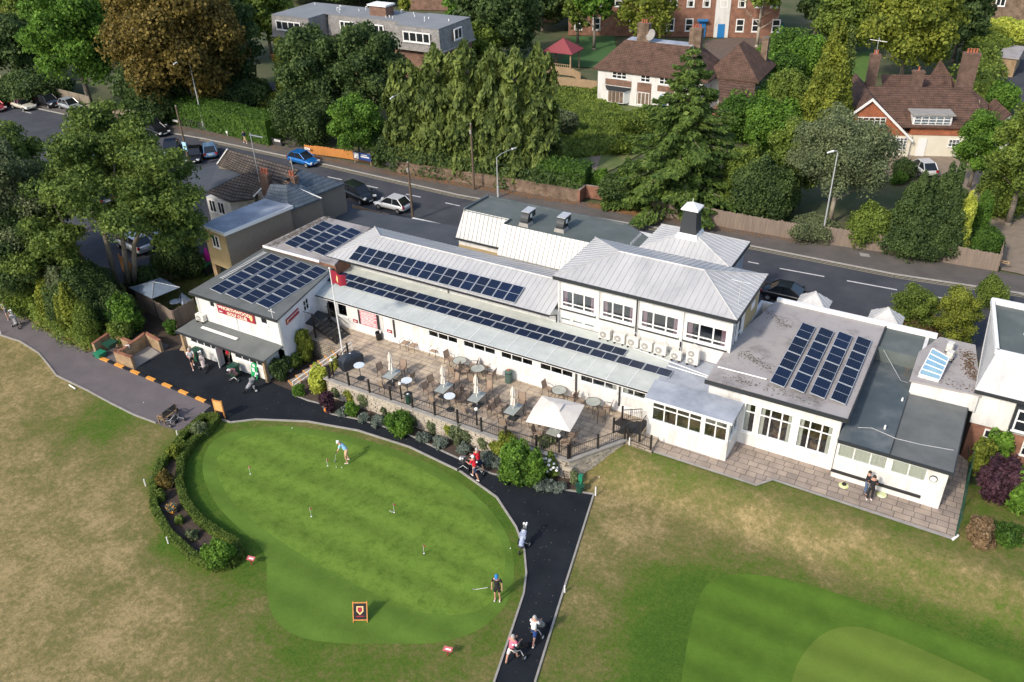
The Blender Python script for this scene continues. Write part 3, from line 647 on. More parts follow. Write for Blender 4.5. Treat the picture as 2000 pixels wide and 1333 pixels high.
for i, (p, q) in enumerate([((197,701),(212,708)), ((225,714),(240,721)), ((256,727),(272,733)), ((288,739),(304,745)), ((320,751),(337,758)), ((353,764),(370,770)), ((387,777),(405,784))]):
    ta = (G(*p)-a).dot(e); tb = (G(*q)-a).dot(e); A = a+e*ta; B = a+e*tb; A.z = B.z = .125; mb = MB()
    s2 = s_*1.35; mb.slab([A-s2, B-s2, B+s2, A+s2], .11); o = mb.build('kerb_block', ORANGE)
    tag(o, ['orange painted kerb block nearest the buff brick bays', 'orange painted kerb block second from the brick bays', 'orange painted kerb block in front of the open brick bay corner', 'orange painted kerb block fourth along from the brick bays', 'orange painted kerb block third from the timber notice board', 'orange painted kerb block second from the timber notice board', 'orange painted kerb block nearest the timber notice board'][i], 'kerb', 'orange kerb blocks along the forecourt')
# the road and its pavements
sheet('road', [[(-400,105),(0,196),(150,228),(396,270),(650,324),(895,380),(1000,399),(1350,455),(1464,479),(1748,535),(2000,573),(2300,632),(2300,900),(1900,700),(1400,600),(1000,560),(640,440),(350,345),(0,260),(-400,160)]], ASPH, -.03)
sheet('far_pavement', [[(-400,92),(0,170),(180,212),(262,232),(345,243),(420,258),(550,286),(597,300),(693,318),(800,343),(1000,372),(1150,397),(1272,420),(1562,470),(1755,498),(1950,532),(2000,540),(2300,600),(2300,634),(2000,574),(1748,536),(1464,480),(1350,456),(1000,400),(895,381),(650,325),(396,271),(150,229),(0,197),(-400,106)]], PAVE, .06, .12)
edging('far_kerb', [[(-400,106),(0,197),(150,229),(396,271),(650,325),(895,381),(1000,400),(1350,456),(1464,480),(1748,536),(2000,574),(2300,634)]], KERB, .18, .06, .02)
def offs(ln, w0, z):
    P = [G(a, b, 0) for a, b in ln]; out = []
    for a, b in zip(P, P[1:]):
        e = (b-a).normalized(); s_ = Vector((e.y, -e.x, 0)); out.append([a+s_*w0, b+s_*w0])
    return out
mb = MB()
for k in (.35, .60):
    for a, b in offs([(396,271),(650,325),(895,381),(1000,400),(1350,456),(1464,480),(1748,536),(2000,574),(2300,634)], k, 0):
        e = (b-a).normalized(); s_ = Vector((-e.y, e.x, 0))*.045; z = Vector((0, 0, -.024)); mb.slab([a-s_+z, b-s_+z, b+s_+z, a+s_+z], .004)
o = mb.build('yellow_lines', YEL); tag(o, kind='structure')
mb = MB()
for p, q in [((0,207),(12,210)), ((44,218),(61,222)), ((329,279),(347,283)), ((640,346),(668,352)), ((710,362),(738,368)), ((793,380),(822,386)), ((870,397),(898,403)), ((1461,512),(1482,516)), ((1523,525),(1610,541)), ((1654,549),(1752,567)), ((1797,575),(1873,589)), ((1955,566),(2002,577)), ((1100,440),(1180,456)), ((520,318),(560,327)), ((440,301),(468,307))]:
    A = G(*p, -.024); B = G(*q, -.024); e = (B-A).normalized(); s_ = Vector((-e.y, e.x, 0))*.075; mb.slab([A-s_, B-s_, B+s_, A+s_], .004)
o = mb.build('road_markings', ROADP); tag(o, kind='structure')
# car park, forecourts, verge and yards
sheet('near_pavement', [[(395,330),(640,405),(740,432),(850,455),(890,470),(890,520),(700,470),(380,365)]], PAVE, -.016)
sheet('car_park', [[(-400,180),(0,262),(60,268),(330,338),(420,356),(440,420),(400,520),(250,560),(60,470),(-400,380)]], ASPH, -.016)
sheet('side_entry', [[(548,286),(597,298),(640,262),(560,255)], [(262,232),(345,243),(370,215),(300,200)]], PAVE, .055, .1)
sheet('flats_yard', [[(400,190),(470,165),(560,160),(560,215),(500,225),(440,215)]], ASPH, -.016)
sheet('gravel_drive', [[(1690,300),(1735,305),(1850,305),(1930,330),(1960,400),(2060,440),(2080,560),(1990,535),(1955,528),(1945,490),(1900,420),(1840,345),(1720,345),(1680,320)]], GRAVEL, -.016)
sheet('school_yard', [[(1395,150),(1375,80),(1420,75),(1560,70),(1600,30),(1560,5),(1660,0),(1620,30),(1530,110),(1460,170),(1420,185)]], M('play_bark', (.16, .115, .09), (.11, .085, .07), 1.5, 1., .3, 30), -.016)
sheet('play_lawn', [[(1105,105),(1115,72),(1200,70),(1205,100),(1185,133),(1085,130)], [(1415,148),(1432,124),(1445,132),(1440,145)]], ARTG, -.004)
sheet('back_lawn', [[(1640,155),(1645,105),(1710,100),(1715,150),(1680,165)]], LAWNL, -.004)
sheet('rough_garden', [[(1070,160),(1165,165),(1165,200),(1300,215),(1290,280),(1200,330),(1165,345),(1140,330),(1080,300)]], M('rough_grass', (.085, .13, .035), (.19, .19, .08), .5, 1., .8, 3, c3=(.12, .155, .045), det=11), -.004)
sheet('worn_track', [[(1115,272),(1170,262),(1195,268),(1175,300),(1165,335),(1150,325),(1158,290),(1120,282)]], GRAVEL, .006)
sheet('garage_court', [[(1985,100),(2100,90),(2150,230),(1985,210),(1940,148),(1965,140)]], ASPH, -.01)
sheet('shop_yard_earth', [[(240,640),(300,600),(400,610),(400,640),(372,690),(320,690)]], SOIL, .006)
sheet('pavement_cover', [[(1320,442),(1345,447),(1352,455),(1327,452)], [(1678,494),(1697,497),(1700,503),(1681,501)]], CONC, .066)
# ---------------------------------------------------------------- building helpers
def obox(mb, O, U, u0, u1, z0, z1, d0, d1):
    """box in a wall's own frame: u along the wall, z up, d outwards"""
    O = Vector(O); U = Vector(U).normalized(); N = U.cross(Vector((0, 0, 1))); Z = Vector((0, 0, 1)); vs = []
    for z in (z0, z1):
        for u, d in ((u0, d1), (u1, d1), (u1, d0), (u0, d0)): vs.append(O+U*u+N*d+Z*z)
    return mb.add(vs, [(0, 3, 2, 1), (4, 5, 6, 7), (0, 1, 5, 4), (1, 2, 6, 5), (2, 3, 7, 6), (3, 0, 4, 7)])
def wall(mb, O, U, w_, h, ops=(), th=.22):
    us = sorted({0, w_, *[o[0] for o in ops], *[o[1] for o in ops]}); 
    for a, b in zip(us, us[1:]):
        if b-a < 1e-4: continue
        cuts = sorted([(o[2], o[3]) for o in ops if o[0] <= a+1e-6 and o[1] >= b-1e-6]); z = 0
        for c, d in cuts:
            if c > z+1e-4: obox(mb, O, U, a, b, z, c, -th, 0)
            z = max(z, d)
        if z < h-1e-4: obox(mb, O, U, a, b, z, h, -th, 0)
def window(par, O, U, w_, h, nl=3, trans=(), curt=None, fr=.06, glass=None, mat=None, sill=True, name='window', widths=None, curtside=True, deep=.10):
    mb = MB(); mat = mat or WHITE2
    for (a, b, c, d) in ((0, w_, 0, fr), (0, w_, h-fr, h), (0, fr, fr, h-fr), (w_-fr, w_, fr, h-fr)): obox(mb, O, U, a, b, c, d, -deep, -.015)
    for i in range(1, nl):
        u = w_*i/nl; obox(mb, O, U, u-fr/2, u+fr/2, fr, h-fr, -deep+.01, -.025)
    for t in trans: obox(mb, O, U, fr, w_-fr, h*t-fr*.4, h*t+fr*.4, -deep+.015, -.03)
    f = mb.build(name, mat, par)
    g = MB(); obox(g, O, U, fr, w_-fr, fr, h-fr, -deep*.6-.01, -deep*.6); g.build('pane', glass or GLASS, f)
    if curt:
        c = MB()
        for i in range(nl):
            u0 = w_*i/nl+.03; u1 = w_*(i+1)/nl-.03; cw = (u1-u0)
            if curtside == 'full': rng = ((u0, u1),)
            elif curtside == 'ends': rng = ((u0, u0+cw*.45),) if i == 0 else (((u1-cw*.45, u1),) if i == nl-1 else ())
            else: rng = ((u0, u0+cw*.3), (u1-cw*.22, u1))
            for a, b in rng: 
                k = max(2, int((b-a)/.09)); dd = -deep if curtside != 'full' else -deep*.6+.03
                for q in range(k): obox(c, O, U, a+(b-a)*q/k, a+(b-a)*(q+1)/k, .02, h-.03, dd-.10-.03*(q % 2), dd-.055-.03*(q % 2))
        if c.V: c.build('curtain', curt, f)
    if sill:
        s_ = MB(); obox(s_, O, U, -.05, w_+.05, -.07, -.002, -.01, .08); s_.build('sill', mat, f)
    return f
def seam_plane(mb, rb, pts, sp=.42, rib=.03, th=.06):
    """pts: eave-left, eave-right, ridge-right, ridge-left seen from outside (ridge points may meet)"""
    e0, e1, r1, r0 = [Vector(p) for p in pts]; U = (e1-e0); L = U.length; U.normalize()
    v0 = r0-e0; a0 = v0.dot(U); vv = v0-U*a0; h = vv.length; V = vv.normalized(); a1 = (r1-e0).dot(U); Nn = U.cross(V)
    if Nn.z < 0: Nn = -Nn
    P = [e0, e1, r1] + ([r0] if (r0-r1).length > .02 else [])
    mb.slab(P, th); k = max(1, int(L/sp))
    for i in range(1, k):
        u = L*i/k; v = h
        if a0 > .01 and u < a0: v = min(v, h*u/a0)
        if a0 < -.01 and False: pass
        if a1 < L-.01 and u > a1: v = min(v, h*(L-u)/(L-a1))
        if v < .12: continue
        b = e0+U*u; t = b+V*v; w2 = U*rib/2; q = Nn*rib*.9
        rb.add([b-w2, b+w2, t+w2, t-w2, b-w2+q, b+w2+q, t+w2+q, t-w2+q], [(0, 3, 2, 1), (4, 5, 6, 7), (0, 1, 5, 4), (1, 2, 6, 5), (2, 3, 7, 6), (3, 0, 4, 7)])
def seam_roof(par, planes, mat, name='roof', ribmat=None, sp=.42, ridges=()):
    mb = MB(); rb = MB()
    for p in planes: seam_plane(mb, rb, p, sp)
    r = mb.build(name, mat, par)
    rb.build('standing_seam', ribmat or SEAMD, r)
    if ridges:
        q = MB()
        for a, b in ridges: q.cyl(Vector(a)+Vector((0, 0, .02)), Vector(b)+Vector((0, 0, .02)), .055, n=6)
        q.build('ridge_cap', mat, r)
    return r
def hip(par, x0, x1, y0, y1, ze, zr, mat, sp=.42, name='roof', inset=None):
    yc = (y0+y1)/2; i = inset if inset is not None else (y1-y0)/2
    A, B, C, D = (x0, y0, ze), (x1, y0, ze), (x1, y1, ze), (x0, y1, ze); E, F = (x0+i, yc, zr), (x1-i, yc, zr)
    return seam_roof(par, [(A, B, F, E), (C, D, E, F), (B, C, F, F), (D, A, E, E)], mat, name, sp=sp, ridges=[(E, F), (A, E), (B, F), (C, F), (D, E)])
def tile_planes(par, planes, mat, name='roof', th=.16):
    mb = MB()
    for p in planes: mb.slab(p, th)
    return mb.build(name, mat, par)
def chimney(par, x, y, z0, z1, sx=.6, sy=.5, rz=0, mat=None, pots=2, name='chimney'):
    mb = MB(); mb.cbox((x, y, (z0+z1)/2), sx, sy, z1-z0, rz); mb.cbox((x, y, z1-.10), sx+.12, sy+.12, .12, rz); mb.cbox((x, y, z1+.025), sx+.02, sy+.02, .05, rz)
    c = mb.build(name, mat or CHIMB, par); p = MB(); ca, sa = math.cos(rz), math.sin(rz)
    for i in range(pots):
        o = (i-(pots-1)/2)*.30; cx, cy = x+o*ca, y+o*sa; p.lathe((cx, cy, z1+.05), [(.12, 0), (.10, .1), (.09, .34), (.12, .36), (.12, .42)], 10)
    if pots: p.build('chimney_pot', POT, c)
    return c
def text_mesh(txt, size, mat, par, O, U, name='lettering', depth_=.01, align='CENTER', bold=0.0, sx=1.0):
    cu = bpy.data.curves.new('t', 'FONT'); cu.body = txt; cu.size = size; cu.extrude = depth_; cu.align_x = align; cu.offset = bold; cu.resolution_u = 3
    to = bpy.data.objects.new('t', cu); COL.objects.link(to); dg = bpy.context.evaluated_depsgraph_get(); dg.update(); me = bpy.data.meshes.new_from_object(to.evaluated_get(dg)); bpy.data.objects.remove(to); bpy.data.curves.remove(cu)
    U = Vector(U).normalized(); Z = Vector((0, 0, 1)); N = U.cross(Z); O = Vector(O); o0 = WL.get(par.name, Vector((0, 0, 0))) if par else Vector((0, 0, 0))
    for v in me.vertices: v.co = O+U*(v.co.x*sx)+Z*v.co.y+N*v.co.z-o0
    me.name = name; me.materials.clear(); me.materials.append(mat); o = bpy.data.objects.new(name, me); COL.objects.link(o)
    if par: o.parent = par; WL[o.name] = o0
    return o
X_ = (1, 0, 0)
# ================================================================ CLUBHOUSE
TZ = 1.4; PZ = 1.2
CH = thing('clubhouse', 'long white golf clubhouse with grey standing seam roofs and windows along the terrace', 'building', (-25, 44, 0))
fb = MB(); fb.box(-40.9, -11.4, 40.32, 44.05, 1.2, TZ+.35); fb.box(-11.1, 1.9, 41.0, 48.4, .9, PZ+.45); fb.box(-22.5, -11.4, 44.25, 50., 3.6, 3.9); fb.build('floor', FLOORD, CH)
# long wing facing the terrace
ops = []; WX = [(-30.71, -28.3), (-27.86, -25.34), (-24.93, -22.53), (-22.03, -19.64), (-19.14, -16.61), (-16.29, -14.0)]
x0 = -40.9
for a, b in WX: ops.append((a-x0, b-x0, 2.82-.2, 3.47-.2))
doors = [(-39.75, -38.95), (-38.75, -37.85)]
ops.append((doors[0][0]-x0, doors[0][1]-x0, TZ+.45-.2, 3.42-.2)); ops.append((doors[1][0]-x0, doors[1][1]-x0, 2.3-.2, 3.42-.2)); ops.append((-34.62-x0, -33.95-x0, 1.45-.2, 3.35-.2))
mb = MB(); wall(mb, (x0, 40.1, .2), X_, 26.9, 3.42, ops); mb.box(-40.9, -40.7, 40.33, 44.1, .2, 3.6); mb.box(-14.2, -14.0, 40.33, 44.1, .2, 3.6)
lw = mb.build('wall', WHITE, CH)
mb = MB(); mb.box(-37.7, -15.0, 40.085, 40.098, 1.42, 1.98); mb.build('plinth', WHITE2, CH)
for a, b in WX: window(CH, (a, 40.1, 2.82), X_, b-a, .65, 3, (), CURT, .05, curtside='ends', sill=True)
window(CH, (-38.75, 40.1, 2.3), X_, .9, 1.12, 1, (), None, .06)
d = window(CH, (-39.75, 40.1, TZ+.45), X_, .8, 1.57, 1, (), None, .07, sill=False, name='door'); 
mb = MB(); obox(mb, (-34.62, 40.1, 1.45), X_, 0.02, .65, 0, 1.88, -.08, -.03); dd_ = mb.build('door', WHITE2, CH); MB().cyl((-34.1, 40.05, 2.3), (-34.1, 40.0, 2.3), .03).build('handle', STEEL, dd_)
for xd in (-21.7+-.15, -16.45, -26.9+3.85): pass
mb = MB()
for xd in (-19.4, -16.45+.02, -33.62): mb.cyl((xd, 40.02, 3.55), (xd, 40.02, 1.9), .05, n=8)
mb.build('downpipe', BLACK, CH)
# canopy roof over the front and flat roofs to the right of it
can = MB(); can.slab([(-41.35, 39.85, 3.70), (-14.45, 39.85, 3.70), (-14.45, 44.15, 3.96), (-40.6, 44.15, 3.96)], .09); c_ = can.build('canopy_roof', CANOPY, CH)
mb = MB(); 
for i in range(1, 19): 
    x = -41.35+26.9*i/19; mb.add([(x-.02, 39.85, 3.70), (x+.02, 39.85, 3.70), (x+.02, 41.7, 3.815), (x-.02, 41.7, 3.815), (x-.02, 39.85, 3.725), (x+.02, 39.85, 3.725), (x+.02, 41.7, 3.84), (x-.02, 41.7, 3.84)], [(0, 3, 2, 1), (4, 5, 6, 7), (0, 1, 5, 4), (1, 2, 6, 5), (2, 3, 7, 6), (3, 0, 4, 7)])
mb.build('glazing_bar', WHITE2, c_)
MB().box(-41.4, -14.42, 39.76, 39.85, 3.56, 3.69).build('fascia', WHITE2, CH); MB().box(-41.4, -14.4, 39.70, 39.76, 3.66, 3.73).build('gutter', BLACK, CH)
# clerestory strip + pitched main roof
mb = MB(); mb.box(-41.3, -22.75, 44.15, 44.35, 3.3, 4.9); mb.box(-41.3, -41.1, 44.35, 48.5, 3.5, 4.9); mb.box(-41.1, -22.75, 48.35, 48.5, .2, 4.9); mb.build('wall', WHITE, CH)
seam_roof(CH, [((-41.9, 43.15, 5.0), (-22.9, 43.15, 5.0), (-22.9, 46.08, 6.02), (-38.95, 46.08, 6.02)), ((-22.9, 49.0, 5.0), (-41.9, 49.0, 5.0), (-38.95, 46.08, 6.02), (-22.9, 46.08, 6.02)), ((-41.9, 49.0, 5.0), (-41.9, 43.15, 5.0), (-38.95, 46.08, 6.02), (-38.95, 46.08, 6.02))], SEAM, sp=.40, ridges=[((-38.95, 46.08, 6.02), (-22.9, 46.08, 6.02)), ((-41.9, 43.15, 5.0), (-38.95, 46.08, 6.02)), ((-41.9, 49.0, 5.0), (-38.95, 46.08, 6.02))])
mb = MB(); mb.box(-41.9, -22.9, 43.05, 43.15, 4.9, 5.0); mb.build('gutter', BLACK, CH)
mb = MB()
for i in range(22): mb.box(-41.5+i*.86, -41.38+i*.86, 43.25, 44.15, 4.84, 4.93)
mb.build('rafter_end', WHITE2, CH)
mb = MB(); mb.tube([(-31.6, 43.2, 4.9), (-31.6, 44.05, 4.5), (-31.6, 44.05, 4.0)], .04); mb.tube([(-23.1, 43.2, 4.9), (-22.9, 44.1, 4.5), (-22.9, 44.1, 3.95)], .04); mb.build('downpipe', BLACK, CH)
# upper storey block
GB = [(-22.71, -20.1), (-19.78, -17.39), (-17.09, -14.38), (-14.11, -11.31)]; bx = -22.85; ops = []
for a, b in GB: ops.append((a+.08-bx, b-.06-bx, 5.14-3.3, 6.48-3.3))
for i in range(3): ops.append((-22.65+i*.87-bx, -21.95+i*.87-bx, 4.13-3.3, 4.33-3.3))
mb = MB(); wall(mb, (bx, 44.3, 3.3), X_, 11.7, 4.1, ops)
for a, b in zip([-22.85, -19.98, -17.26, -14.28, -11.2], [1]*5): mb.box(a, a+.12, 44.22, 44.297, 4.9, 7.2)
wall(mb, (-11.15, 44.52, 3.3), (0, 1, 0), 5.4, 4.1, [(.25, 1.15, 1.5, 3.3), (1.35, 2.2, .7, 3.3)]); mb.box(-22.85, -22.63, 44.52, 49.92, 3.3, 7.4); mb.box(-22.85, -11.15, 49.92, 50.12, .2, 7.4); mb.build('wall', WHITE, CH)
MB().box(-11.16, -11.12, 47.1, 49.9, 3.9, 7.3).build('side_panel', OCHRE, CH)
for a, b in GB: 
    window(CH, (a+.08, 44.3, 5.14), X_, b-a-.14, 1.34, 3, (.26,), CURP, .09, curtside='ends')
    mb = MB()
    for i in range(3): mb.box(a+.12+(b-a-.2)*i/3, a+.04+(b-a-.2)*(i+1)/3, 44.27, 44.298, 6.58, 6.92)
    mb.build('top_panel', WHITE2, CH)
    MB().box(a, b, 44.17, 44.298, 4.99, 5.08).build('ledge', DGREY, CH)
for i in range(3): window(CH, (-22.65+i*.87, 44.3, 4.13), X_, .7, .2, 1, (), None, .025, sill=False)
window(CH, (-11.15, 44.77, 4.8), (0, 1, 0), .9, 1.8, 2, (.3,), CURP, .06); d2 = window(CH, (-11.15, 45.87, 4.0), (0, 1, 0), .85, 2.6, 1, (.5,), None, .08, name='door')
MB().box(-11.11, -11.06, 48.2, 48.9, 5.9, 6.4).build('wall_panel', WHITE2, CH)
hip(CH, -23.1, -10.85, 43.98, 50.4, 7.5, 8.55, SEAM, .40)
mb = MB(); mb.box(-23.1, -10.85, 43.93, 43.98, 7.26, 7.5); mb.box(-10.85, -10.80, 43.98, 50.4, 7.26, 7.5); mb.box(-23.0, -10.95, 44.05, 50.3, 7.30, 7.40); mb.build('soffit', DGREY, CH)
mb = MB(); mb.cyl((-17.23, 44.17, 7.3), (-17.23, 44.17, 4.0), .045); mb.cyl((-14.2, 44.15, 4.9), (-14.2, 44.15, 4.0), .05); mb.build('downpipe', BLACK, CH)
# flat roof strip between canopy and block, porch
mb = MB(); mb.slab([(-14.45, 39.62, 3.79), (-9.1, 39.62, 3.79), (-9.1, 40.9, 3.84), (-11.15, 41.4, 3.84), (-11.15, 44.25, 3.90), (-16.6, 44.25, 3.90), (-16.6, 43.6, 3.88), (-14.45, 43.5, 3.86)], .12); mb.build('flat_roof', FELTL, CH)
mb = MB(); mb.slab([(-14.3, 38.74, 4.06), (-9.05, 38.74, 4.06), (-9.05, 40.88, 4.12), (-14.45, 40.7, 4.12)], .12); mb.build('porch_roof', FELTL, CH)
MB().box(-14.32, -9.03, 38.69, 38.74, 3.95, 4.09).build('fascia', WHITE2, CH)
mb = MB(); wall(mb, (-14.1, 38.85, .3), X_, 4.9, 3.68, [(.25, 3.3, 2.22, 3.64), (3.42, 4.8, 2.22, 3.64)]); wall(mb, (-9.2, 39.07, .3), (0, 1, 0), 1.83, 3.68, [(.12, 1.6, 2.22, 3.64)]); mb.box(-14.1, -13.88, 39.07, 40.1, .3, 3.97); mb.build('wall', WHITE, CH)
window(CH, (-13.85, 38.85, 2.52), X_, 3.05, 1.42, 4, (.68,), None, .07); window(CH, (-10.68, 38.85, 2.52), X_, 1.38, 1.42, 2, (.68,), None, .07); window(CH, (-9.2, 39.19, 2.52), (0, 1, 0), 1.48, 1.42, 2, (.68,), None, .07)
# dining room with the flat roof carrying tilted panels
FW = [(-9.0, -8.3), (-8.12, -6.2), (-5.92, -3.98)]
mb = MB(); wall(mb, (-9.2, 40.9, .3), X_, 5.5, 4.6, [(a+9.2, b+9.2, 1.8, 3.88) for a, b in FW]); wall(mb, (-3.7, 41.12, .3), (0, 1, 0), 10.5, 4.6)
mb.box(-11.3, -9.21, 41.3, 41.5, .9, 4.9); mb.box(-11.3, -11.1, 41.5, 51.6, .9, 4.9); mb.box(-11.1, -3.7, 51.4, 51.6, .1, 4.9); mb.build('wall', WHITE, CH)
for a, b in FW: window(CH, (a, 40.9, 2.1), X_, b-a, 2.08, 1 if b-a < 1 else 3, (.70,), CURT, .08, curtside='ends', glass=GLASS)
MB().slab([(-11.42, 41.0, 4.98), (-3.45, 40.78, 4.98), (-3.38, 51.75, 4.98), (-10.35, 51.75, 4.98), (-11.42, 46, 4.98)], .14).build('flat_roof', FELTM, CH)
mb = MB(); mb.box(-11.45, -3.42, 40.72, 40.80, 4.78, 5.03); mb.box(-3.42, -3.34, 40.78, 51.8, 4.78, 5.05); mb.build('roof_edge', DGREY, CH)
MB().box(-10.3, -.4, 51.72, 51.95, 4.9, 5.22).build('parapet', WHITE2, CH)
mb = MB(); mb.cyl((-14.3, 42.45, 4.12), (-11.2, 42.3, 4.12), .035); mb.cyl((-11.2, 42.3, 5.1), (-8.3, 42.35, 5.1), .04); mb.cyl((-17, 43.3, 4.1), (-11.5, 42.5, 4.1), .03)
mb.build('conduit', WHITE2, CH)
# low blue-grey roofed room at the right end
LW = [(-3.55, -.98), (-.78, 1.0)]
mb = MB(); wall(mb, (-3.62, 40.4, .3), X_, 5.6, 3.62, [(a+3.62, b+3.62, 2.36, 3.58) for a, b in LW]); wall(mb, (1.98, 40.62, .3), (0, 1, 0), 6.0, 3.62, [(.9, 1.8, .95, 2.9)]); mb.build('wall', WHITE, CH)
for a, b in LW: window(CH, (a, 40.4, 2.66), X_, b-a, 1.22, 3 if b-a > 2 else 2, (.72,), CURT, .06, curtside='full')
MB().box(-3.66, 1.0, 40.28, 40.398, 1.62, 1.76).build('ledge', BLACK, CH); dr = MB(); obox(dr, (1.98, 41.52, 1.25), (0, 1, 0), 0, .9, 0, 1.95, -.1, -.04); dr.build('door', DGREY, CH)
MB().slab([(-3.66, 40.15, 4.04), (-.98, 40.1, 4.04), (-.95, 48.9, 4.14), (-3.4, 48.9, 4.14)], .13).build('flat_roof', FELTB, CH)
MB().slab([(-.98, 40.08, 4.05), (2.12, 40.02, 4.05), (2.12, 46.3, 4.1), (-.97, 46.2, 4.1)], .13).build('flat_roof', FELTS, CH)
mb = MB(); mb.box(-.99, -.95, 40.1, 46, 4.05, 4.12); mb.box(-3.6, 2.12, 40.0, 40.08, 3.88, 4.06); mb.box(2.12, 2.18, 40.0, 46.3, 3.88, 4.08); mb.build('roof_edge', DGREY, CH)
cw = MB()
cw.tube([(-2.9, 41.6, 4.09), (-2.2, 41.9, 4.1), (-.9, 41.5, 4.14), (.3, 41.6, 4.13), (1.9, 41.9, 4.13)], .02, 5); cw.tube([(-3.0, 48.8, 5.0), (-1.6, 47.2, 4.2), (-1.2, 46.5, 4.6)], .015, 5); cw.build('cable', STEEL, CH)
o = MB().cyl((1.35, 40.40, 3.1), (1.35, 40.33, 3.1), .20, n=20).build('clock', DGREY, CH); MB().cyl((1.35, 40.40, 3.1), (1.35, 40.32, 3.1), .165, n=20).build('clock_face', WHITE2, o)
# wall behind low roof, upper strip, grey deck with skylight
MB().box(-3.36, .2, 48.9, 49.1, 3.8, 5.0).build('wall', FELTG, CH)
MB().box(-3.36, -.2, 49.1, 52, 4.7, 4.9).build('flat_roof', FELTG, CH)
mb = MB(); mb.box(-1.0, 2.5, 46.35, 46.55, 3.9, 4.95); mb.box(-1.0, -.8, 46.55, 51.6, 3.9, 4.95); mb.build('wall', WHITE, CH)
MB().slab([(-1.12, 46.2, 5.03), (2.6, 46.4, 5.03), (1.75, 51.9, 5.03), (-.25, 51.9, 5.03), (-1.12, 49.5, 5.03)], .12).build('flat_roof', FELTM, CH)
sk = MB(); sk.slab([(-.75, 46.7, 5.25), (.35, 46.65, 5.2), (.55, 48.6, 5.65), (-.45, 48.7, 5.95)], .05); sp_ = sk.build('skylight', SKYL, CH)
mb = MB()
for i in range(6):
    t = i/5; a = Vector((-.75, 46.7, 5.26)).lerp(Vector((-.45, 48.7, 5.96)), t); b = Vector((.35, 46.65, 5.21)).lerp(Vector((.55, 48.6, 5.66)), t); mb.cyl(a, b, .035, n=4)
mb.cyl((-.75, 46.7, 5.05), (-.45, 48.7, 5.96), .03, n=4); mb.cyl((-.75, 46.7, 5.26), (-.45, 48.7, 5.96), .035, n=4); mb.cyl((.35, 46.65, 5.21), (.55, 48.6, 5.66), .035, n=4); mb.build('glazing_bar', WHITE2, sp_)
mb = MB(); mb.slab([(-.7, 46.72, 5.2), (.33, 46.68, 5.17), (.5, 48.5, 5.17), (-.45, 48.6, 5.2)], .16); mb.build('kerb', WHITE2, sp_)
# rear block: mansard fronts, flat roof with two cowls
seam_roof(CH, [((-35.05, 50.4, 4.95), (-30.6, 50.4, 4.95), (-30.6, 51.35, 7.0), (-34.75, 51.35, 7.0))], SEAMW, sp=.36, ribmat=SEAMDD)
seam_roof(CH, [((-30.6, 49.3, 4.95), (-20.2, 49.3, 4.95), (-20.2, 50.4, 7.0), (-30.6, 50.4, 7.0))], SEAMW, sp=.36, ribmat=SEAMDD)
mb = MB(); mb.slab([(-34.7, 51.3, 6.95), (-30.55, 51.3, 6.95), (-30.55, 50.4, 6.95), (-19.9, 50.4, 6.95), (-19.9, 53.0, 6.95), (-22, 54.4, 6.95), (-34.3, 54.4, 6.95)], .15); mb.build('flat_roof', FELTG, CH)
mb = MB(); mb.box(-34.6, -22.2, 54.3, 54.42, 6.95, 7.07); mb.slab([(-34.78, 51.3, 7.12), (-34.6, 51.3, 7.12), (-34.3, 54.4, 7.12), (-34.48, 54.4, 7.12)], .2); mb.box(-30.62, -30.5, 50.4, 51.35, 6.97, 7.08); mb.build('roof_edge', FELTB, CH)
mb = MB(); mb.box(-34.8, -20.3, 51.4, 54.2, .1, 6.78); mb.box(-34.9, -30.7, 50.6, 51.4, .1, 4.85); mb.box(-30.5, -20.3, 49.5, 51.4, .1, 4.85); mb.build('wall', WHITE, CH)
MB().box(-34.92, -30.68, 50.56, 50.6, 3.4, 4.3).build('side_panel', OCHRE, CH)
MB().box(-35.1, -30.62, 50.3, 50.4, 4.82, 4.93).build('gutter', DGREY, CH)
seam_roof(CH, [((-20.3, 51.3, 6.3), (-20.3, 53.6, 6.3), (-20.9, 53.4, 7.1), (-20.9, 51.5, 7.1))], SEAM, sp=.3)
# pyramid roofed hall with louvred cupola
PYR = (-19.8, -13.3, 50.3, 54.6); pz0, pz1 = 7.45, 8.55; px_, py_ = -16.9, 52.45
A, B, C, D = (PYR[0], PYR[2], pz0), (PYR[1], PYR[2], pz0), (PYR[1], PYR[3], pz0), (PYR[0], PYR[3], pz0); E = (px_, py_, pz1)
seam_roof(CH, [(A, B, E, E), (B, C, E, E), (C, D, E, E), (D, A, E, E)], SEAM, sp=.36, ridges=[(A, E), (B, E), (C, E), (D, E)])
mb = MB(); mb.box(-19.5, -13.6, 50.5, 54.4, .1, 7.3); mb.build('wall', WHITE, CH); MB().box(-13.62, -13.5, 51.0, 54.2, 5.2, 7.2).build('shutter', FELTL, CH)
mb = MB(); mb.box(PYR[1], PYR[1]+.06, 50.3, 54.6, 7.2, 7.45); mb.build('soffit', DGREY, CH)
cp = MB(); s0, s1 = .52, .36
def frus(mb, cx, cy, z0, z1, a, b): mb.add([(cx-a, cy-a, z0), (cx+a, cy-a, z0), (cx+a, cy+a, z0), (cx-a, cy+a, z0), (cx-b, cy-b, z1), (cx+b, cy-b, z1), (cx+b, cy+b, z1), (cx-b, cy+b, z1)], [(0, 3, 2, 1), (4, 5, 6, 7), (0, 1, 5, 4), (1, 2, 6, 5), (2, 3, 7, 6), (3, 0, 4, 7)])
frus(cp, px_, py_, 8.35, 10.15, .60, .44); cu_ = cp.build('cupola', DGREY, CH)
mb = MB(); frus(mb, px_, py_, 8.0, 8.5, .85, .66); mb.build('flashing', WHITE2, cu_)
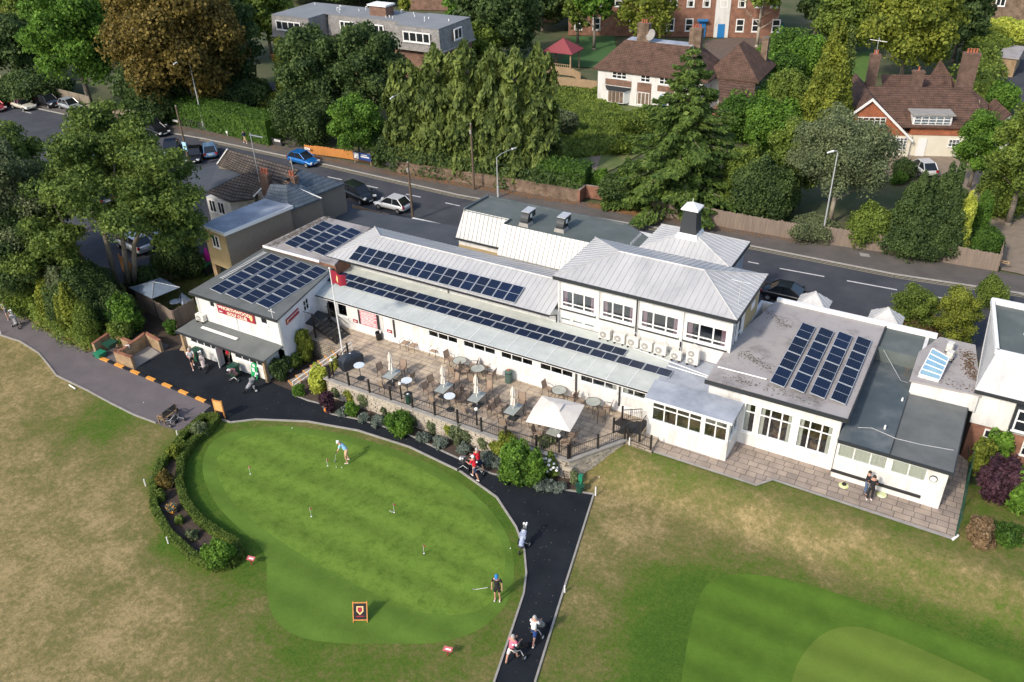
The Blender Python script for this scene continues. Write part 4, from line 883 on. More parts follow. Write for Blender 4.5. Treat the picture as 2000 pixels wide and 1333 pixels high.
mb = MB(); mb.box(px_-.6, px_+.6, py_-.6, py_+.6, 10.15, 10.25); frus(mb, px_, py_, 10.25, 10.6, .6, .03); mb.cyl((px_, py_, 10.55), (px_, py_, 10.85), .02); mb.build('cap', WHITE2, cu_)
# two small hipped dormers at the street side of the dining room
for (xx_, yy_) in ((-8.2, 53.3), (-3.6, 53.3)):
    A, B, C, D = (xx_-1.05, yy_-.9, 4.6), (xx_+1.05, yy_-.9, 4.6), (xx_+1.05, yy_+.9, 4.6), (xx_-1.05, yy_+.9, 4.6); E = (xx_, yy_, 5.5)
    seam_roof(CH, [(A, B, E, E), (B, C, E, E), (C, D, E, E), (D, A, E, E)], SEAM, sp=.3, ridges=[(A, E), (B, E)], name='porch_roof'); MB().box(xx_-.95, xx_+.95, yy_-.85, yy_+.85, .1, 4.5).build('porch_wall', WHITE, CH)
MB().box(-43.5, -35.2, 49.0, 56.2, .1, 2.6).build('rear_wall', WHITE, CH)
MB().slab([(-48.5, 48.6, 2.75), (-35.2, 49.1, 2.75), (-35.2, 56.4, 2.75), (-50.4, 55.0, 2.75)], .15).build('flat_roof', FELTD, CH)
v = MB(); v.lathe((-38.2, 52.2, 2.75), [(.3, 0), (.3, .12), (.12, .16), (.12, .2)], 12); v.build('roof_vent', WHITE2, CH)
def cowl(x, y):
    fr_ = MB(); frus(fr_, x, y, 6.95, 7.2, .42, .36); b = fr_.build('roof_fan', CONC, CH)
    c = MB(); n = 7; pr = []
    for i in range(n): a = math.pi*.5*i/(n-1); pr.append((y+.1-.55*math.cos(a)+.15, 7.2+.75*math.sin(a)))
    for k in range(n-1):
        (ya, za), (yb, zb) = pr[k], pr[k+1]; c.add([(x-.3, ya, za), (x+.3, ya, za), (x+.3, yb, zb), (x-.3, yb, zb), (x-.3, y+.5, 7.2), (x+.3, y+.5, 7.2), (x+.3, y+.5, 7.25), (x-.3, y+.5, 7.25)], [(0, 1, 2, 3), (0, 3, 7, 4), (1, 5, 6, 2), (3, 2, 6, 7)])
    c.box(x-.3, x+.3, y+.1, y+.95, 7.45, 7.95); c.build('cowl', DGREY, b); MB().box(x-.34, x+.34, y-.05, y+1.0, 7.95, 8.0).build('hood', STEEL, b); MB().box(x+.3, x+.32, y+.15, y+.4, 7.5, 7.8).build('data_plate', WHITE2, b)
cowl(-29.1, 51.1); cowl(-26.3, 51.4)
ae = MB(); ae.cyl((-11.3, 45.6, 7.7), (-11.3, 45.6, 9.3), .02, n=5); ae.cyl((-11.9, 45.6, 9.2), (-10.7, 45.6, 9.2), .015, n=4)
for i in range(7): ae.cyl((-11.85+i*.18, 45.35, 9.2), (-11.85+i*.18, 45.85, 9.2), .01, n=4)
ae.build('aerial', STEEL, CH)
for (x, y) in ((-1.6, 42.2), (-.9+-.3, 45.3)): MB().cyl((x, y, 4.05), (x, y, 4.3), .06, .05).build('roof_vent', WHITE2, CH)
# ================================================================ GOLF SHOP
SH = thing('golf_shop', 'white two storey golf shop with flat grey roof and green-grey lean-to', 'building', (-44, 38, 0))
so_ = [(-47.4+48, -44.65+48, 1.05, 1.62), (-44.4+48, -43.3+48, 0, 1.72), (-42.98+48, -40.15+48, 1.05, 1.62)]
mb = MB(); wall(mb, (-48, 33.65, 0), X_, 8.0, 1.9, so_, .18); mb.box(-48, -47.82, 33.83, 42, 0, 1.9); mb.box(-40.2, -40.02, 33.83, 35, 0, 1.9); mb.build('wall', WHITE, SH)
for xw in (-48.1, -40.05): MB().box(xw, xw+.2, 33.4, 33.65, 0, 1.85).build('brick_pier', BRICKY, SH)
window(SH, (-47.4, 33.65, 1.05), X_, 2.75, .57, 4, (), None, .05, glass=DGLASS); window(SH, (-42.98, 33.65, 1.05), X_, 2.83, .57, 4, (), None, .05, glass=DGLASS)
MB().box(-46.9, -40.3, 35.5, 35.6, 0, 1.8).build('inner_partition', CBLACK, SH); mb = MB(); obox(mb, (-44.4, 33.65, 0), (0.3, -1, 0), 0, .5, 0, 1.7, 0, .04); mb.build('door', WHITE2, SH)
MB().slab([(-48.35, 33.3, 1.92), (-39.75, 33.25, 1.92), (-39.35, 34.98, 2.38), (-47.75, 34.98, 2.38)], .07).build('lean_to_roof', FELTS, SH); MB().box(-48.35, -39.75, 33.22, 33.29, 1.80, 1.94).build('gutter', DGREY, SH)
uo = [(-46.03+47.4, -45.5+47.4, 3.7-2.0, 4.22-2.0), (-41.1+47.4, -40.45+47.4, 3.7-2.0, 4.25-2.0)]
mb = MB(); wall(mb, (-47.4, 34.95, 2.0), X_, 8.05, 2.45, uo, .2); mb.box(-47.4, -47.2, 35.15, 42.2, 1.0, 4.45); mb.box(-47.2, -41.0, 42.2, 42.35, 0, 4.45); mb.build('wall', WHITE, SH)
for a, b in ((-46.03, -45.5), (-41.1, -40.45)): window(SH, (a, 34.95, 3.7), X_, b-a, .53, 1, (), None, .06, glass=DGLASS)
sdv = Vector((-40.95, 42.3, 0))-Vector((-39.35, 35.15, 0)); sl_ = sdv.length; sdv.normalize()
mb = MB(); wall(mb, (-39.35, 35.15, 0), sdv, sl_, 4.45, [(3.0, 3.75, 3.2, 4.1)], .2); mb.build('side_wall', BOARDING, SH)
window(SH, Vector((-39.35, 35.15, 3.2))+sdv*3.0, sdv, .75, .9, 2, (.5,), None, .05, glass=DGLASS)
MB().slab([(-47.65, 34.72, 4.62), (-39.2, 34.72, 4.62), (-40.75, 42.35, 4.62), (-47.9, 42.5, 4.62)], .14).build('flat_roof', FELTS, SH)
mb = MB(); mb.box(-47.65, -39.2, 34.64, 34.72, 4.42, 4.60); mb.build('gutter', DGREY, SH); mb = MB(); mb.cyl((-47.2, 34.85, 4.5), (-47.2, 34.85, 2.4), .035); mb.cyl((-43.5, 34.9, 3.6), (-43.5, 34.9, 2.4), .02); mb.cyl((-39.42, 34.9, 4.4), (-39.42, 34.9, 2.3), .03); mb.build('downpipe', WHITE2, SH)
MB().box(-46.5, -43.0, 34.1, 34.32, 2.23, 2.30).build('cable_tray', WHITE2, SH)
mb = MB(); mb.cyl((-39.6, 34.75, 4.6), (-39.6, 34.75, 5.3), .02); mb.cyl((-39.9, 34.75, 5.15), (-39.3, 34.75, 5.15), .015); mb.ball((-39.6, 34.75, 5.3), .06, 8); mb.build('weather_station', WHITE2, SH)
# signs of the shop
sg = thing('shop_sign', 'wide maroon sign reading NORTHWOOD GOLF CLUB high on the white shop front', 'sign', (-43.4, 34.9, 3.62)); MB().box(-45.16, -41.59, 34.86, 34.94, 3.52, 4.28).build('board', RED, sg)
text_mesh('NORTHWOOD', .36, LETT, sg, (-43.35, 34.855, 3.93), X_, sx=1.12, bold=.012); text_mesh('GOLF CLUB', .34, LETT, sg, (-43.3, 34.855, 3.58), X_, sx=1.08, bold=.011)
mb = MB(); mb.add([(-42.05, 34.85, 4.15), (-41.75, 34.85, 4.15), (-41.75, 34.85, 3.82), (-41.9, 34.85, 3.64), (-42.05, 34.85, 3.82)], [(4, 3, 2, 1, 0)]); mb.build('crest', GOLD, sg)
mb = MB(); mb.box(-45.05, -44.75, 34.845, 34.857, 4.08, 4.14); mb.box(-45.0, -44.8, 34.845, 34.857, 3.98, 4.03)
for i in range(3): mb.ball((-44.98+i*.12, 34.855, 3.68), .05, 8)
mb.build('lettering', WHITE2, sg)
p0 = Vector((-39.35, 35.15, 0))+sdv*.55; sg = thing('side_sign', 'small slanting maroon sign on the boarded side wall of the shop', 'sign', (p0.x, p0.y, 3.7))
mb = MB(); obox(mb, (p0.x, p0.y, 3.62), sdv, 0, 1.7, 0, .42, .01, .06); mb.build('board', RED, sg); text_mesh('NORTHWOOD GOLF CLUB', .125, WHITE2, sg, p0+sdv*.95+Vector((.075, 0, 3.86)), sdv); mb = MB(); obox(mb, (p0.x, p0.y, 3.72), sdv, .07, .22, 0, .22, .06, .075); mb.build('crest', GOLD, sg)
# flat roofed link with brick face behind the shop
LK = thing('rear_link', 'low brick link building with pale flat roof carrying tilted solar panels', 'building', (-44, 45, 0))
MB().box(-47.3, -40.6, 42.5, 48.4, 0, 4.86).build('wall', BRICKR, LK); MB().slab([(-47.6, 42.3, 5.0), (-40.5, 42.3, 5.0), (-42.1, 48.7, 5.0), (-47.0, 48.7, 5.0)], .13).build('flat_roof', FELTM, LK)
MB().box(-47.6, -41.9, 42.2, 42.29, 4.86, 5.04).build('fascia', WHITE2, LK)
# ================================================================ NEIGHBOURS BY THE CLUB
def P3(x, y, z): return G(x, y, z)
NB = thing('pebbledash_house', 'old pebbledashed house with slate and brown tile roofs behind the golf shop', 'house', (-50, 48, 0))
mb = MB(); mb.prism([(-53.05, 41.5), (-50.35, 41.2), (-49.3, 47.4), (-52.2, 48.2)], 2.6, 5.85)
mb.prism([tuple(P3(a, b, 5.4)[:2]) for a, b in ((515,391),(563,413),(628,388),(620,382),(672,360),(588,334),(446,301),(426,321),(476,339))], 0, 5.32); mb.build('wall', PEBBLE, NB)
MB().add([(-53.08, 41.47, 2.6), (-50.37, 41.17, 2.6), (-50.37, 41.17, 5.85), (-53.08, 41.47, 5.85)], [(0, 1, 2, 3)]).build('end_wall', OCHRE, NB)
U2 = Vector((2.7, -.3, 0)).normalized(); window(NB, Vector((-52.15, 41.36, 4.35)), U2, .85, 1.05, 2, (), CURT, .07, glass=DGLASS, deep=-.06)
MB().slab([(-53.2, 41.35, 6.0), (-50.2, 41.0, 6.0), (-49.1, 47.5, 6.0), (-52.2, 48.4, 6.0)], .14).build('flat_roof', FELTL, NB)
mb = MB(); mb.prism([(-53.25, 41.3), (-50.15, 40.95), (-50.2, 41.05), (-53.2, 41.4)], 5.78, 6.03); mb.prism([(-50.15, 40.95), (-49.05, 47.5), (-49.15, 47.5), (-50.25, 41.0)], 5.78, 6.05); mb.build('fascia', WHITE2, NB)
for p in ((-52.9, 41.7), (-50.6, 41.5)): MB().cbox((p[0], p[1], 1.3), .4, .4, 2.6).build('brick_pier', BRICKY, NB)
mb = MB(); mb.slab([P3(563,413,5.6), P3(629,388,5.6), P3(560,362,7.0)], .12); mb.slab([P3(563,413,5.6), P3(560,362,7.0), P3(528,360,7.0), P3(515,391,5.9)], .12); mb.slab([P3(618,381,5.6), P3(674,359,5.6), P3(584,331,7.1), P3(572,356,6.8)], .12); mb.slab([P3(629,388,5.6), P3(560,362,7.0), P3(572,350,6.9)], .12)
mb.build('slate_roof', SLATE, NB)
mb = MB(); mb.slab([P3(424,321,5.6), P3(444,292,7.2), P3(572,327,7.2), P3(584,331,7.2), P3(560,362,6.2), P3(516,342,6.4), P3(476,338,6.0)], .14); mb.slab([P3(405,375,4.6), P3(476,340,6.2), P3(520,350,6.4), P3(497,388,4.8), P3(450,394,4.5)], .14); mb.build('tile_roof', TILEC, NB)
MB().slab([P3(370,336,4.6), P3(424,322,4.9), P3(476,339,5.6), P3(405,374,4.5), P3(370,355,4.5)], .2).build('flat_roof', FELTD, NB)
mb = MB(); mb.cyl(P3(424,321,5.65), P3(444,292,7.25), .08, n=5); mb.cyl(P3(578,367,6.6), P3(628,388,5.68), .05, n=5); mb.cyl(P3(495,385,5.2), P3(527,352,6.7), .07, n=5); mb.build('roof_edge', WHITE2, NB)
mb = MB(); a_, b_, c2_ = P3(398,420,0), P3(449,430,0), P3(480,412,0); fz = 4.3
A1 = P3(402,384,4.2); B1 = P3(449,396,4.2); C1 = P3(497,388,4.3); mb.prism([(A1.x, A1.y), (B1.x, B1.y), (C1.x, C1.y), (C1.x-1, C1.y+6), (A1.x, A1.y+7)], 0, 4.15); mb.build('wing_wall', WHITE, NB)
uw = (B1-A1).normalized(); 
for q in (.25, 1.35): window(NB, A1+uw*q+Vector((0, 0, -1.4)), uw, .8, 1.15, 2, (), CURT, .06, glass=DGLASS, deep=-.03)
for (px0, py0, z, pots) in ((517,340,7.3,3), (570,345,7.3,2)):
    q = P3(px0, py0, z); chimney(NB, q.x, q.y, 5, z, .95, .5, 0, CHIMB, pots)
mb = MB(); q = P3(507,357,6.4); mb.cyl(q, q+Vector((0, 0, 4.4)), .03); mb.cyl(q+Vector((-.1, 0, 4.2)), q+Vector((1.4, 0, 4.2)), .02)
for i in range(9): mb.cyl(q+Vector((.0+i*.16, -.2, 4.2)), q+Vector((.0+i*.16, .2, 4.2)), .012, n=4)
q = P3(575,352,6.8); mb.cyl(q, q+Vector((0, 0, 2.0)), .03); mb.build('aerial', STEEL, NB)
mb = MB(); q = P3(562,352,7.0); mb.lathe(q, [(.05, -.1), (.35, .1), (.4, .25)], 12); mb.build('satellite_dish', DGREY, NB)
# mansard roofed house at the right edge
MH = thing('mansard_house', 'white house with grey mansard roof and red brick lower wall at the right edge', 'house', (4, 48, 0))
mb = MB(); mb.box(2.45, 9.5, 46.6, 54.5, 3.0, 5.2); mb.build('wall', WHITE, MH); MB().box(2.55, 9.5, 46.7, 54.4, 0, 3.0).build('brick_wall', BRICKR, MH)
seam_roof(MH, [((2.2, 46.5, 5.25), (9.6, 46.5, 5.25), (9.6, 48.2, 7.0), (2.75, 48.2, 7.0))], SEAM, sp=.5); seam_roof(MH, [((2.2, 54.6, 5.25), (2.2, 46.5, 5.25), (2.75, 48.2, 7.0), (2.0, 54.3, 7.0))], SEAM, sp=.3)
MB().slab([(2.8, 48.25, 6.8), (9.6, 48.25, 6.8), (9.6, 54.2, 6.8), (2.1, 54.2, 6.8)], .15).build('flat_roof', FELTG, MH)
mb = MB(); mb.box(2.7, 9.6, 48.15, 48.3, 6.85, 7.12); mb.slab([(2.65, 48.2, 7.12), (2.85, 48.2, 7.12), (2.1, 54.3, 7.12), (1.9, 54.3, 7.12)], .3); mb.box(1.95, 9.6, 54.2, 54.4, 6.7, 7.15); mb.build('roof_edge', WHITE2, MH); MB().box(2.2, 9.6, 46.42, 46.5, 5.08, 5.27).build('gutter', DGREY, MH)
v = MB(); v.cyl((4.0, 51.2, 6.8), (4.0, 51.2, 7.7), .07); v.ball((4, 51.2, 7.75), .1, 8); v.build('soil_pipe', WHITE2, MH)
wm = MB(); wm.box(4.35, 6.2, 46.2, 46.6, 3.35, 5.05); wb = wm.build('window_surround', DGREY, MH); window(MH, (4.5, 46.19, 3.5), X_, 1.6, 1.4, 2, (.5,), None, .09, glass=DGLASS, deep=-.06)
window(MH, (3.3, 46.68, 1.7), X_, .8, 1.1, 1, (.5,), CURT, .08, glass=DGLASS, deep=-.06); window(MH, (5.3, 46.68, 1.7), X_, .8, 1.1, 1, (.5,), None, .08, glass=DGLASS, deep=-.06)
mb = MB(); mb.box(4.0, 4.2, 47.55, 47.75, 5.9, 6.15); mb.build('roof_vent', DGREY, MH)
# ================================================================ FAR BUILDINGS
FL = thing('flats', 'long three storey block of flats with grey hung slates and flat roof', 'building', (-77, 92, 0))
mb = MB(); mb.box(-90.0, -83.6, 89.5, 98, 0, 7.0); mb.box(-83.6, -70.5, 92.9, 98, 0, 7.0); mb.box(-70.5, -63.8, 91.3, 98.5, 0, 7.0); mb.build('brick_wall', BRICKB, FL)
def tb(mb, x0, x1, y0, y1, z0, z1, i): mb.add([(x0, y0, z0), (x1, y0, z0), (x1, y1, z0), (x0, y1, z0), (x0+i, y0+i, z1), (x1-i, y0+i, z1), (x1-i, y1-i, z1), (x0+i, y1-i, z1)], [(0, 3, 2, 1), (4, 5, 6, 7), (0, 1, 5, 4), (1, 2, 6, 5), (2, 3, 7, 6), (3, 0, 4, 7)])
mb = MB(); tb(mb, -90.3, -83.3, 89.2, 98.3, 7.0, 9.7, .22); tb(mb, -83.2, -70.8, 92.6, 98.3, 7.0, 9.69, .22); tb(mb, -70.8, -63.5, 90.8, 98.8, 7.0, 9.71, .35); mb.build('upper_storey', SLATEH, FL)
mb = MB(); mb.box(-90.1, -83.5, 89.4, 98.1, 9.68, 9.78); mb.box(-83.5, -70.5, 92.8, 98.1, 9.67, 9.77); mb.box(-70.5, -63.8, 91.1, 98.5, 9.69, 9.79); mb.build('flat_roof', FLATR, FL)
mb = MB(); mb.box(-90.5, -83.1, 89.0, 89.2, 6.9, 7.05); mb.box(-70.9, -63.3, 90.6, 90.8, 6.9, 7.05); mb.box(-63.5, -63.3, 90.8, 98.8, 6.9, 7.05); mb.build('string_course', CONC, FL)
window(FL, (-89.3, 89.22, 7.9), X_, 4.4, 1.25, 4, (), CURT, .15, curtside='full', deep=-.06, glass=DGLASS); window(FL, (-69.2, 90.83, 7.9), X_, 4.2, 1.3, 4, (), CURT, .16, deep=-.06, glass=DGLASS)
window(FL, (-63.25, 93.6, 7.9), (0, 1, 0), 1.8, 1.4, 2, (), None, .14, deep=-.1, glass=DGLASS); window(FL, (-81, 92.65, 7.9), X_, 2.4, 1.2, 3, (), CURT, .15, deep=-.06, glass=DGLASS); window(FL, (-76, 92.65, 7.9), X_, 2.4, 1.2, 3, (), CURT, .15, deep=-.06, glass=DGLASS)
for z in (4.5, 1.9): window(FL, (-88.6, 89.48, z), X_, 3.0, 1.7, 4, (), CURT, .1, deep=-.02, glass=DGLASS)
mb = MB(); mb.box(-90.3, -86.2, 88.3, 88.42, 3.8, 4.7); mb.build('balcony_front', WOODO, FL); MB().box(-90.3, -86.2, 88.42, 89.5, 3.7, 3.85).build('balcony_floor', CONC, FL); MB().box(-90.3, -86.4, 88.2, 89.5, 1.5, 1.62).build('balcony_floor', CONC, FL)
mb = MB(); mb.box(-77.0, -74.3, 94.3, 96.0, 9.75, 11.0); mb.build('tank_room', BRICKB, FL); MB().box(-77.2, -74.1, 94.1, 96.2, 11.0, 11.2).build('tank_room_roof', WHITE2, FL)
mb = MB(); rn = random.Random(3)
for i in range(19):
    x = rn.uniform(-89, -65); y = rn.uniform(93.6, 97.4); 
    if i % 4 == 0: mb.tube([(x, y, 9.7), (x, y, 10.2), (x+.15, y, 10.3), (x+.3, y, 10.2)], .045, 6)
    else: mb.cyl((x, y, 9.7), (x, y, 10.05), .06, n=6)
mb.build('vent_pipes', WHITE2, FL)
# derelict white and brick house (brown hipped roof)
NH = thing('hipped_house', 'white and brick house with boarded windows and wide brown hipped roof', 'house', (-40, 104, 0))
nx0, nx1, ny0, ny1 = -47.0, -33.0, 102.0, 109.0
mb = MB(); mb.box(nx0, nx1, ny0, ny1, 0, 4.2); mb.build('wall', WHITE, NH)
for (a, b, z0, z1) in ((-45.9, -42.3, 2.3, 3.05), (-41.5, -39.6, 2.3, 3.05), (-38.8, -36.6, 2.3, 3.0), (-41.5, -39.6, .2, 2.3)): MB().box(a, b, ny0-.04, ny0-.003, z0, z1).build('brick_panel', BRICKB, NH)
for (a, w_) in ((-45.0, 2.0), (-41.1, 1.3), (-38.6, 1.3), (-36.1, 1.3)): window(NH, (a, ny0-.01, 3.2), X_, w_, .9, 3 if w_ > 1.5 else 2, (.5,), None, .09, deep=-.04, glass=DGLASS)
bw = MB(); bw.prism([(-45.7, ny0-.05), (-45.2, ny0-.75), (-43.0, ny0-.75), (-42.5, ny0-.05)], .3, 1.9); o = bw.build('bay_window', WHITE2, NH)
for i in range(4): MB().box(-45.1+i*.52, -44.65+i*.52, ny0-.80, ny0-.76, .4, 1.75).build('boarding', BRICKF, o)
MB().slab([(-45.9, ny0-.05, 2.2), (-45.3, ny0-.9, 1.95), (-42.9, ny0-.9, 1.95), (-42.3, ny0-.05, 2.2)], .08).build('bay_roof', DGREY, o)
window(NH, (-41.4, ny0-.05, .3), X_, 1.6, 1.6, 3, (), None, .08, deep=-.03, glass=BRICKF); MB().box(-38.4, -37.6, ny0-.06, ny0-.01, 0, 1.8).build('door', BLUEP, NH)
e = .7; A, B, C, D = (nx0-e, ny0-.25, 4.2), (nx1+e, ny0-.25, 4.2), (nx1+e, ny1+e, 4.1), (nx0-e, ny1+e, 4.1); E1, F1, H1, I1 = (-44.7, 105.0, 7.3), (-35.6, 105.0, 7.3), (-35.6, 106.9, 7.3), (-44.7, 106.9, 7.3)
tile_planes(NH, [(A, B, F1, E1), (B, C, H1, F1), (C, D, I1, H1), (D, A, E1, I1), (E1, F1, H1, I1)], TILEB); MB().box(-44.5, -35.8, 105.15, 106.8, 7.3, 7.36).build('flat_roof', FELTL, NH)
chimney(NH, -42.4, 105.6, 6.5, 9.4, 1.5, 1.0, 0, BRICKF, 3); chimney(NH, -35.7, 106.1, 6.5, 9.3, 1.5, 1.0, 0, BRICKF, 4)
mb = MB(); mb.cyl((-41.2, 105.0, 7.4), (-41.2, 105.0, 8.0), .05); mb.cyl((-41.2, 104.95, 8.2), (-41.25, 104.85, 8.25), .7, .72, 16); mb.build('satellite_dish', CONC, NH)
# wings to the right with hipped tile roofs
mb = MB(); mb.box(-33.0, -28.0, 105.5, 113, 0, 3.9); mb.build('wing_wall', WHITE, NH)
tile_planes(NH, [((-34.0, 104.8, 4.0), (-27.0, 104.8, 4.0), (-31.0, 108.5, 7.3)), ((-27.0, 104.8, 4.0), (-27.3, 113.8, 4.0), (-31.0, 110.5, 7.3), (-31.0, 108.5, 7.3)), ((-34.0, 104.8, 4.0), (-31.0, 108.5, 7.3), (-31.0, 110.5, 7.3), (-34.5, 113.8, 4.0))], TILEB, 'wing_roof')
tile_planes(NH, [((-29.6, 98.5, 1.9), (-25.6, 98.5, 1.9), (-27.4, 104.9, 3.8), (-32, 104.9, 3.8))], TILEB, 'lean_to_roof'); MB().box(-30.8, -26.2, 98.8, 105, 0, 1.8).build('lean_to_wall', BRICKR, NH)
chimney(NH, -28.6, 112.0, 3, 7.6, .8, .8, 0, BRICKF, 0)
# brick school behind
SC = thing('brick_school', 'long two storey orange brick school with white sash windows and blue doors', 'building', (-50, 140, 0)); us = Vector((28.8, 10.5, 0)).normalized(); o_ = Vector((-66.8, 132.8, 0)); ns = us.cross(Vector((0, 0, 1)))
mb = MB(); obox(mb, o_, us, 0, 33.5, 0, 7.6, -9, 0); mb.build('wall', BRICKR, SC)
mb = MB(); obox(mb, o_, us, -.5, 34, 7.6, 7.85, -9.4, .5); mb.build('eaves', WHITE2, SC); mb = MB(); c0 = o_+us*-.6+ns*.6; c1 = o_+us*34.2+ns*.6; c2 = c1-ns*10.4; c3 = c0-ns*10.4
zt = Vector((0, 0, 7.85)); r0 = (c0+c3)/2+us*5; r1 = (c1+c2)/2-us*5; rt = Vector((0, 0, 11)); tile_planes(SC, [(c0+zt, c1+zt, r1+rt, r0+rt), (c2+zt, c3+zt, r0+rt, r1+rt), (c1+zt, c2+zt, r1+rt), (c3+zt, c0+zt, r0+rt)], TILEB)
mb = MB(); obox(mb, o_, us, 23.6, 25.9, 0, 7.55, .01, .12); mb.build('white_bay', WHITE, SC)
for u in (19.0, 21.5, 24.2, 27.0, 29.6, 32.0): window(SC, o_+us*u+Vector((0, 0, 4.6)), us, 1.25, 2.0, 1, (.5,), CURT, .16, deep=-.15, glass=DGLASS)
for u in (1.2, 4.2, 7.5, 10.5, 13.5, 16.3): window(SC, o_+us*u+Vector((0, 0, 4.6)), us, 1.25, 1.8, 1, (.5,), None, .16, deep=-.03, glass=DGLASS)
for u in (1.0, 4.0, 10, 16, 19, 27.0, 29.5, 32.6): window(SC, o_+us*u+Vector((0, 0, .9)), us, 1.3, 2.0, 1, (.5,), None, .17, deep=-.03, glass=DGLASS)
for u in (21.2, 24.2): mb = MB(); obox(mb, o_, us, u, u+1.1, 0, 2.6 if u < 22 else 2.1, .13, .2); mb.build('door', BLUEP, SC)
mb = MB(); obox(mb, o_, us, 20.9, 22.6, 2.6, 2.8, .02, .8); mb.build('door_canopy', BLUEP, SC)
# tile hung house at the right, turned towards the drive
TH = thing('tile_hung_house', 'cream house with brown tiled roof, orange tile-hung gable and tall brick chimneys', 'house', (-7.5, 100, 0)); uh = Vector((.93, .367, 0)).normalized(); vh = Vector((-uh.y, uh.x, 0)); oh = Vector((-7.48, 98.64, 0))
def L(u, v, z): return oh+uh*u+vh*v+Vector((0, 0, z))
mb = MB(); obox(mb, L(-1.0, 0, 0), uh, 0, 7.0, 0, 2.3, -7, 0); mb.add([L(6, -.02, 0), L(6, 7, 0), L(6, 7, 3.2), L(6, 4.6, 5.3), L(6, 3, 5.2), L(6, -.02, 2.2)], [(0, 1, 2, 3, 4, 5)]); obox(mb, L(-9.0, 0, 0), uh, 0, 8.0, 0, 2.3, -8, .35); mb.build('wall', CREAM, TH)
mb = MB(); obox(mb, L(-1.2, 0, 2.3), uh, 0, 7.0, 0, 1.1, -6, .06); mb.build('tile_hanging', TILEO, TH)
tile_planes(TH, [(L(-3, -.35, 3.3), L(6.3, -.35, 3.3), L(5.3, 4.6, 6.1), L(-5.5, 4.6, 6.1)), (L(6.3, 9.2, 3.3), L(-5.5, 9.2, 3.3), L(-5.5, 4.6, 6.1), L(5.3, 4.6, 6.1)), (L(6.3, -.35, 3.3), L(7.0, 3.4, 4.9), L(5.3, 4.6, 6.1))], TILEB)
gz, gw = 6.3, 4.6
mb = MB(); mb.add([L(-5.8-gw+.2, -.38, 2.3), L(-5.8+gw-.2, -.38, 2.3), L(-5.8, -.38, gz-.1)], [(0, 1, 2)]); mb.build('gable_tile_hanging', TILEO, TH)
tile_planes(TH, [(L(-5.8+gw+.25, -.6, 2.0), L(-5.8+gw+.25, 5.5, 2.0), L(-5.8, 9, gz), L(-5.8, -.6, gz)), (L(-5.8-gw-.25, 9, 2.0), L(-5.8-gw-.25, -.6, 2.0), L(-5.8, -.6, gz), L(-5.8, 9, gz))], TILEB, 'gable_roof')
mb = MB()
for sg_ in (-1, 1):
    a = L(-5.8+sg_*(gw+.3), -.62, 1.95); b = L(-5.8, -.62, gz+.02); mb.add([a-vh*.05, a+Vector((0, 0, -.3))-vh*.05, b+Vector((0, 0, -.32))-vh*.05, b-vh*.05, a+vh*.05, a+Vector((0, 0, -.3))+vh*.05, b+Vector((0, 0, -.32))+vh*.05, b+vh*.05], [(0, 1, 2, 3), (7, 6, 5, 4), (0, 4, 5, 1), (3, 2, 6, 7), (0, 3, 7, 4), (1, 5, 6, 2)])
mb.build('bargeboard', WHITE2, TH)
window(TH, L(-6.9, -.42, 3.2), uh, 2.9, 1.05, 5, (.33, .66), None, .09, deep=-.03); window(TH, L(-2.9, -.40, .8), uh, 1.5, 1.3, 4, (.25, .5, .75), None, .07, deep=-.03)
dm = MB(); obox(dm, L(-1.2, 0, 3.3), uh, 0, 3.9, 0, 1.15, -2.2, .05); o = dm.build('dormer', WHITE2, TH); window(TH, L(-1.1, -.08, 3.4), uh, 3.7, .95, 5, (.33, .66), None, .09, deep=-.02); mb = MB(); obox(mb, L(-1.4, 0, 4.45), uh, 0, 4.3, 0, .12, -2.6, .3); mb.build('dormer_roof', CONC, o)
window(TH, L(2.9, -.02, 1.1), uh, 1.1, .8, 3, (.5,), None, .06, deep=-.03); window(TH, L(4.9, -.02, .5), uh, 1.0, 1.4, 2, (.33, .66), None, .06, deep=-.03); mb = MB(); obox(mb, L(-.2, 0, 0), uh, 0, .9, 0, 1.9, .02, .08); mb.build('door', WHITE2, TH)
az = math.atan2(uh.y, uh.x)
mb = MB(); ee = [L(5.9, -.9, 0), L(9.6, -.9, 0), L(9.6, -.9, 2.3), L(8.6, -.9, 4.4), L(7.9, -.9, 4.9), L(5.9, -.9, 2.6)]; e2_ = [p+vh*5 for p in ee]; mb.add(ee+e2_, [(0, 1, 2, 3, 4, 5), (11, 10, 9, 8, 7, 6)]+[(i, (i+6), (i+1) % 6+6, (i+1) % 6) for i in range(6)]); mb.build('white_gable', WHITE, TH)
tile_planes(TH, [(L(9.9, -1.05, 2.1), L(9.9, 4.2, 2.1), L(7.9, 4.2, 5.1), L(7.9, -1.05, 5.1)), (L(5.6, 4.2, 2.4), L(5.6, -1.05, 2.4), L(7.9, -1.05, 5.1), L(7.9, 4.2, 5.1))], TILEB, 'end_roof', .1)
for (u, v, z0, z1, sx, sy, pts_) in ((-10.3, 3.0, 0, 7.2, .9, .7, 1), (-4.6, 6.6, 5, 9.0, 1.0, .8, 2), (.2, 6.5, 4, 7.3, 1.2, .7, 1), (5.2, 6.4, 3, 9.3, 1.6, .9, 4)):
    q = L(u, v, 0); chimney(TH, q.x, q.y, z0, z1, sx, sy, az, CHIMB, pts_)
tile_planes(TH, [(L(-3, 7, 5.0), L(4.4, 7, 5.0), L(4.4, 9, 6.2), L(-3, 9, 6.2)), (L(1.8, 9, 5.0), L(5.4, 9, 5.0), L(3.4, 10.5, 7.6))], TILEB, 'rear_roof')
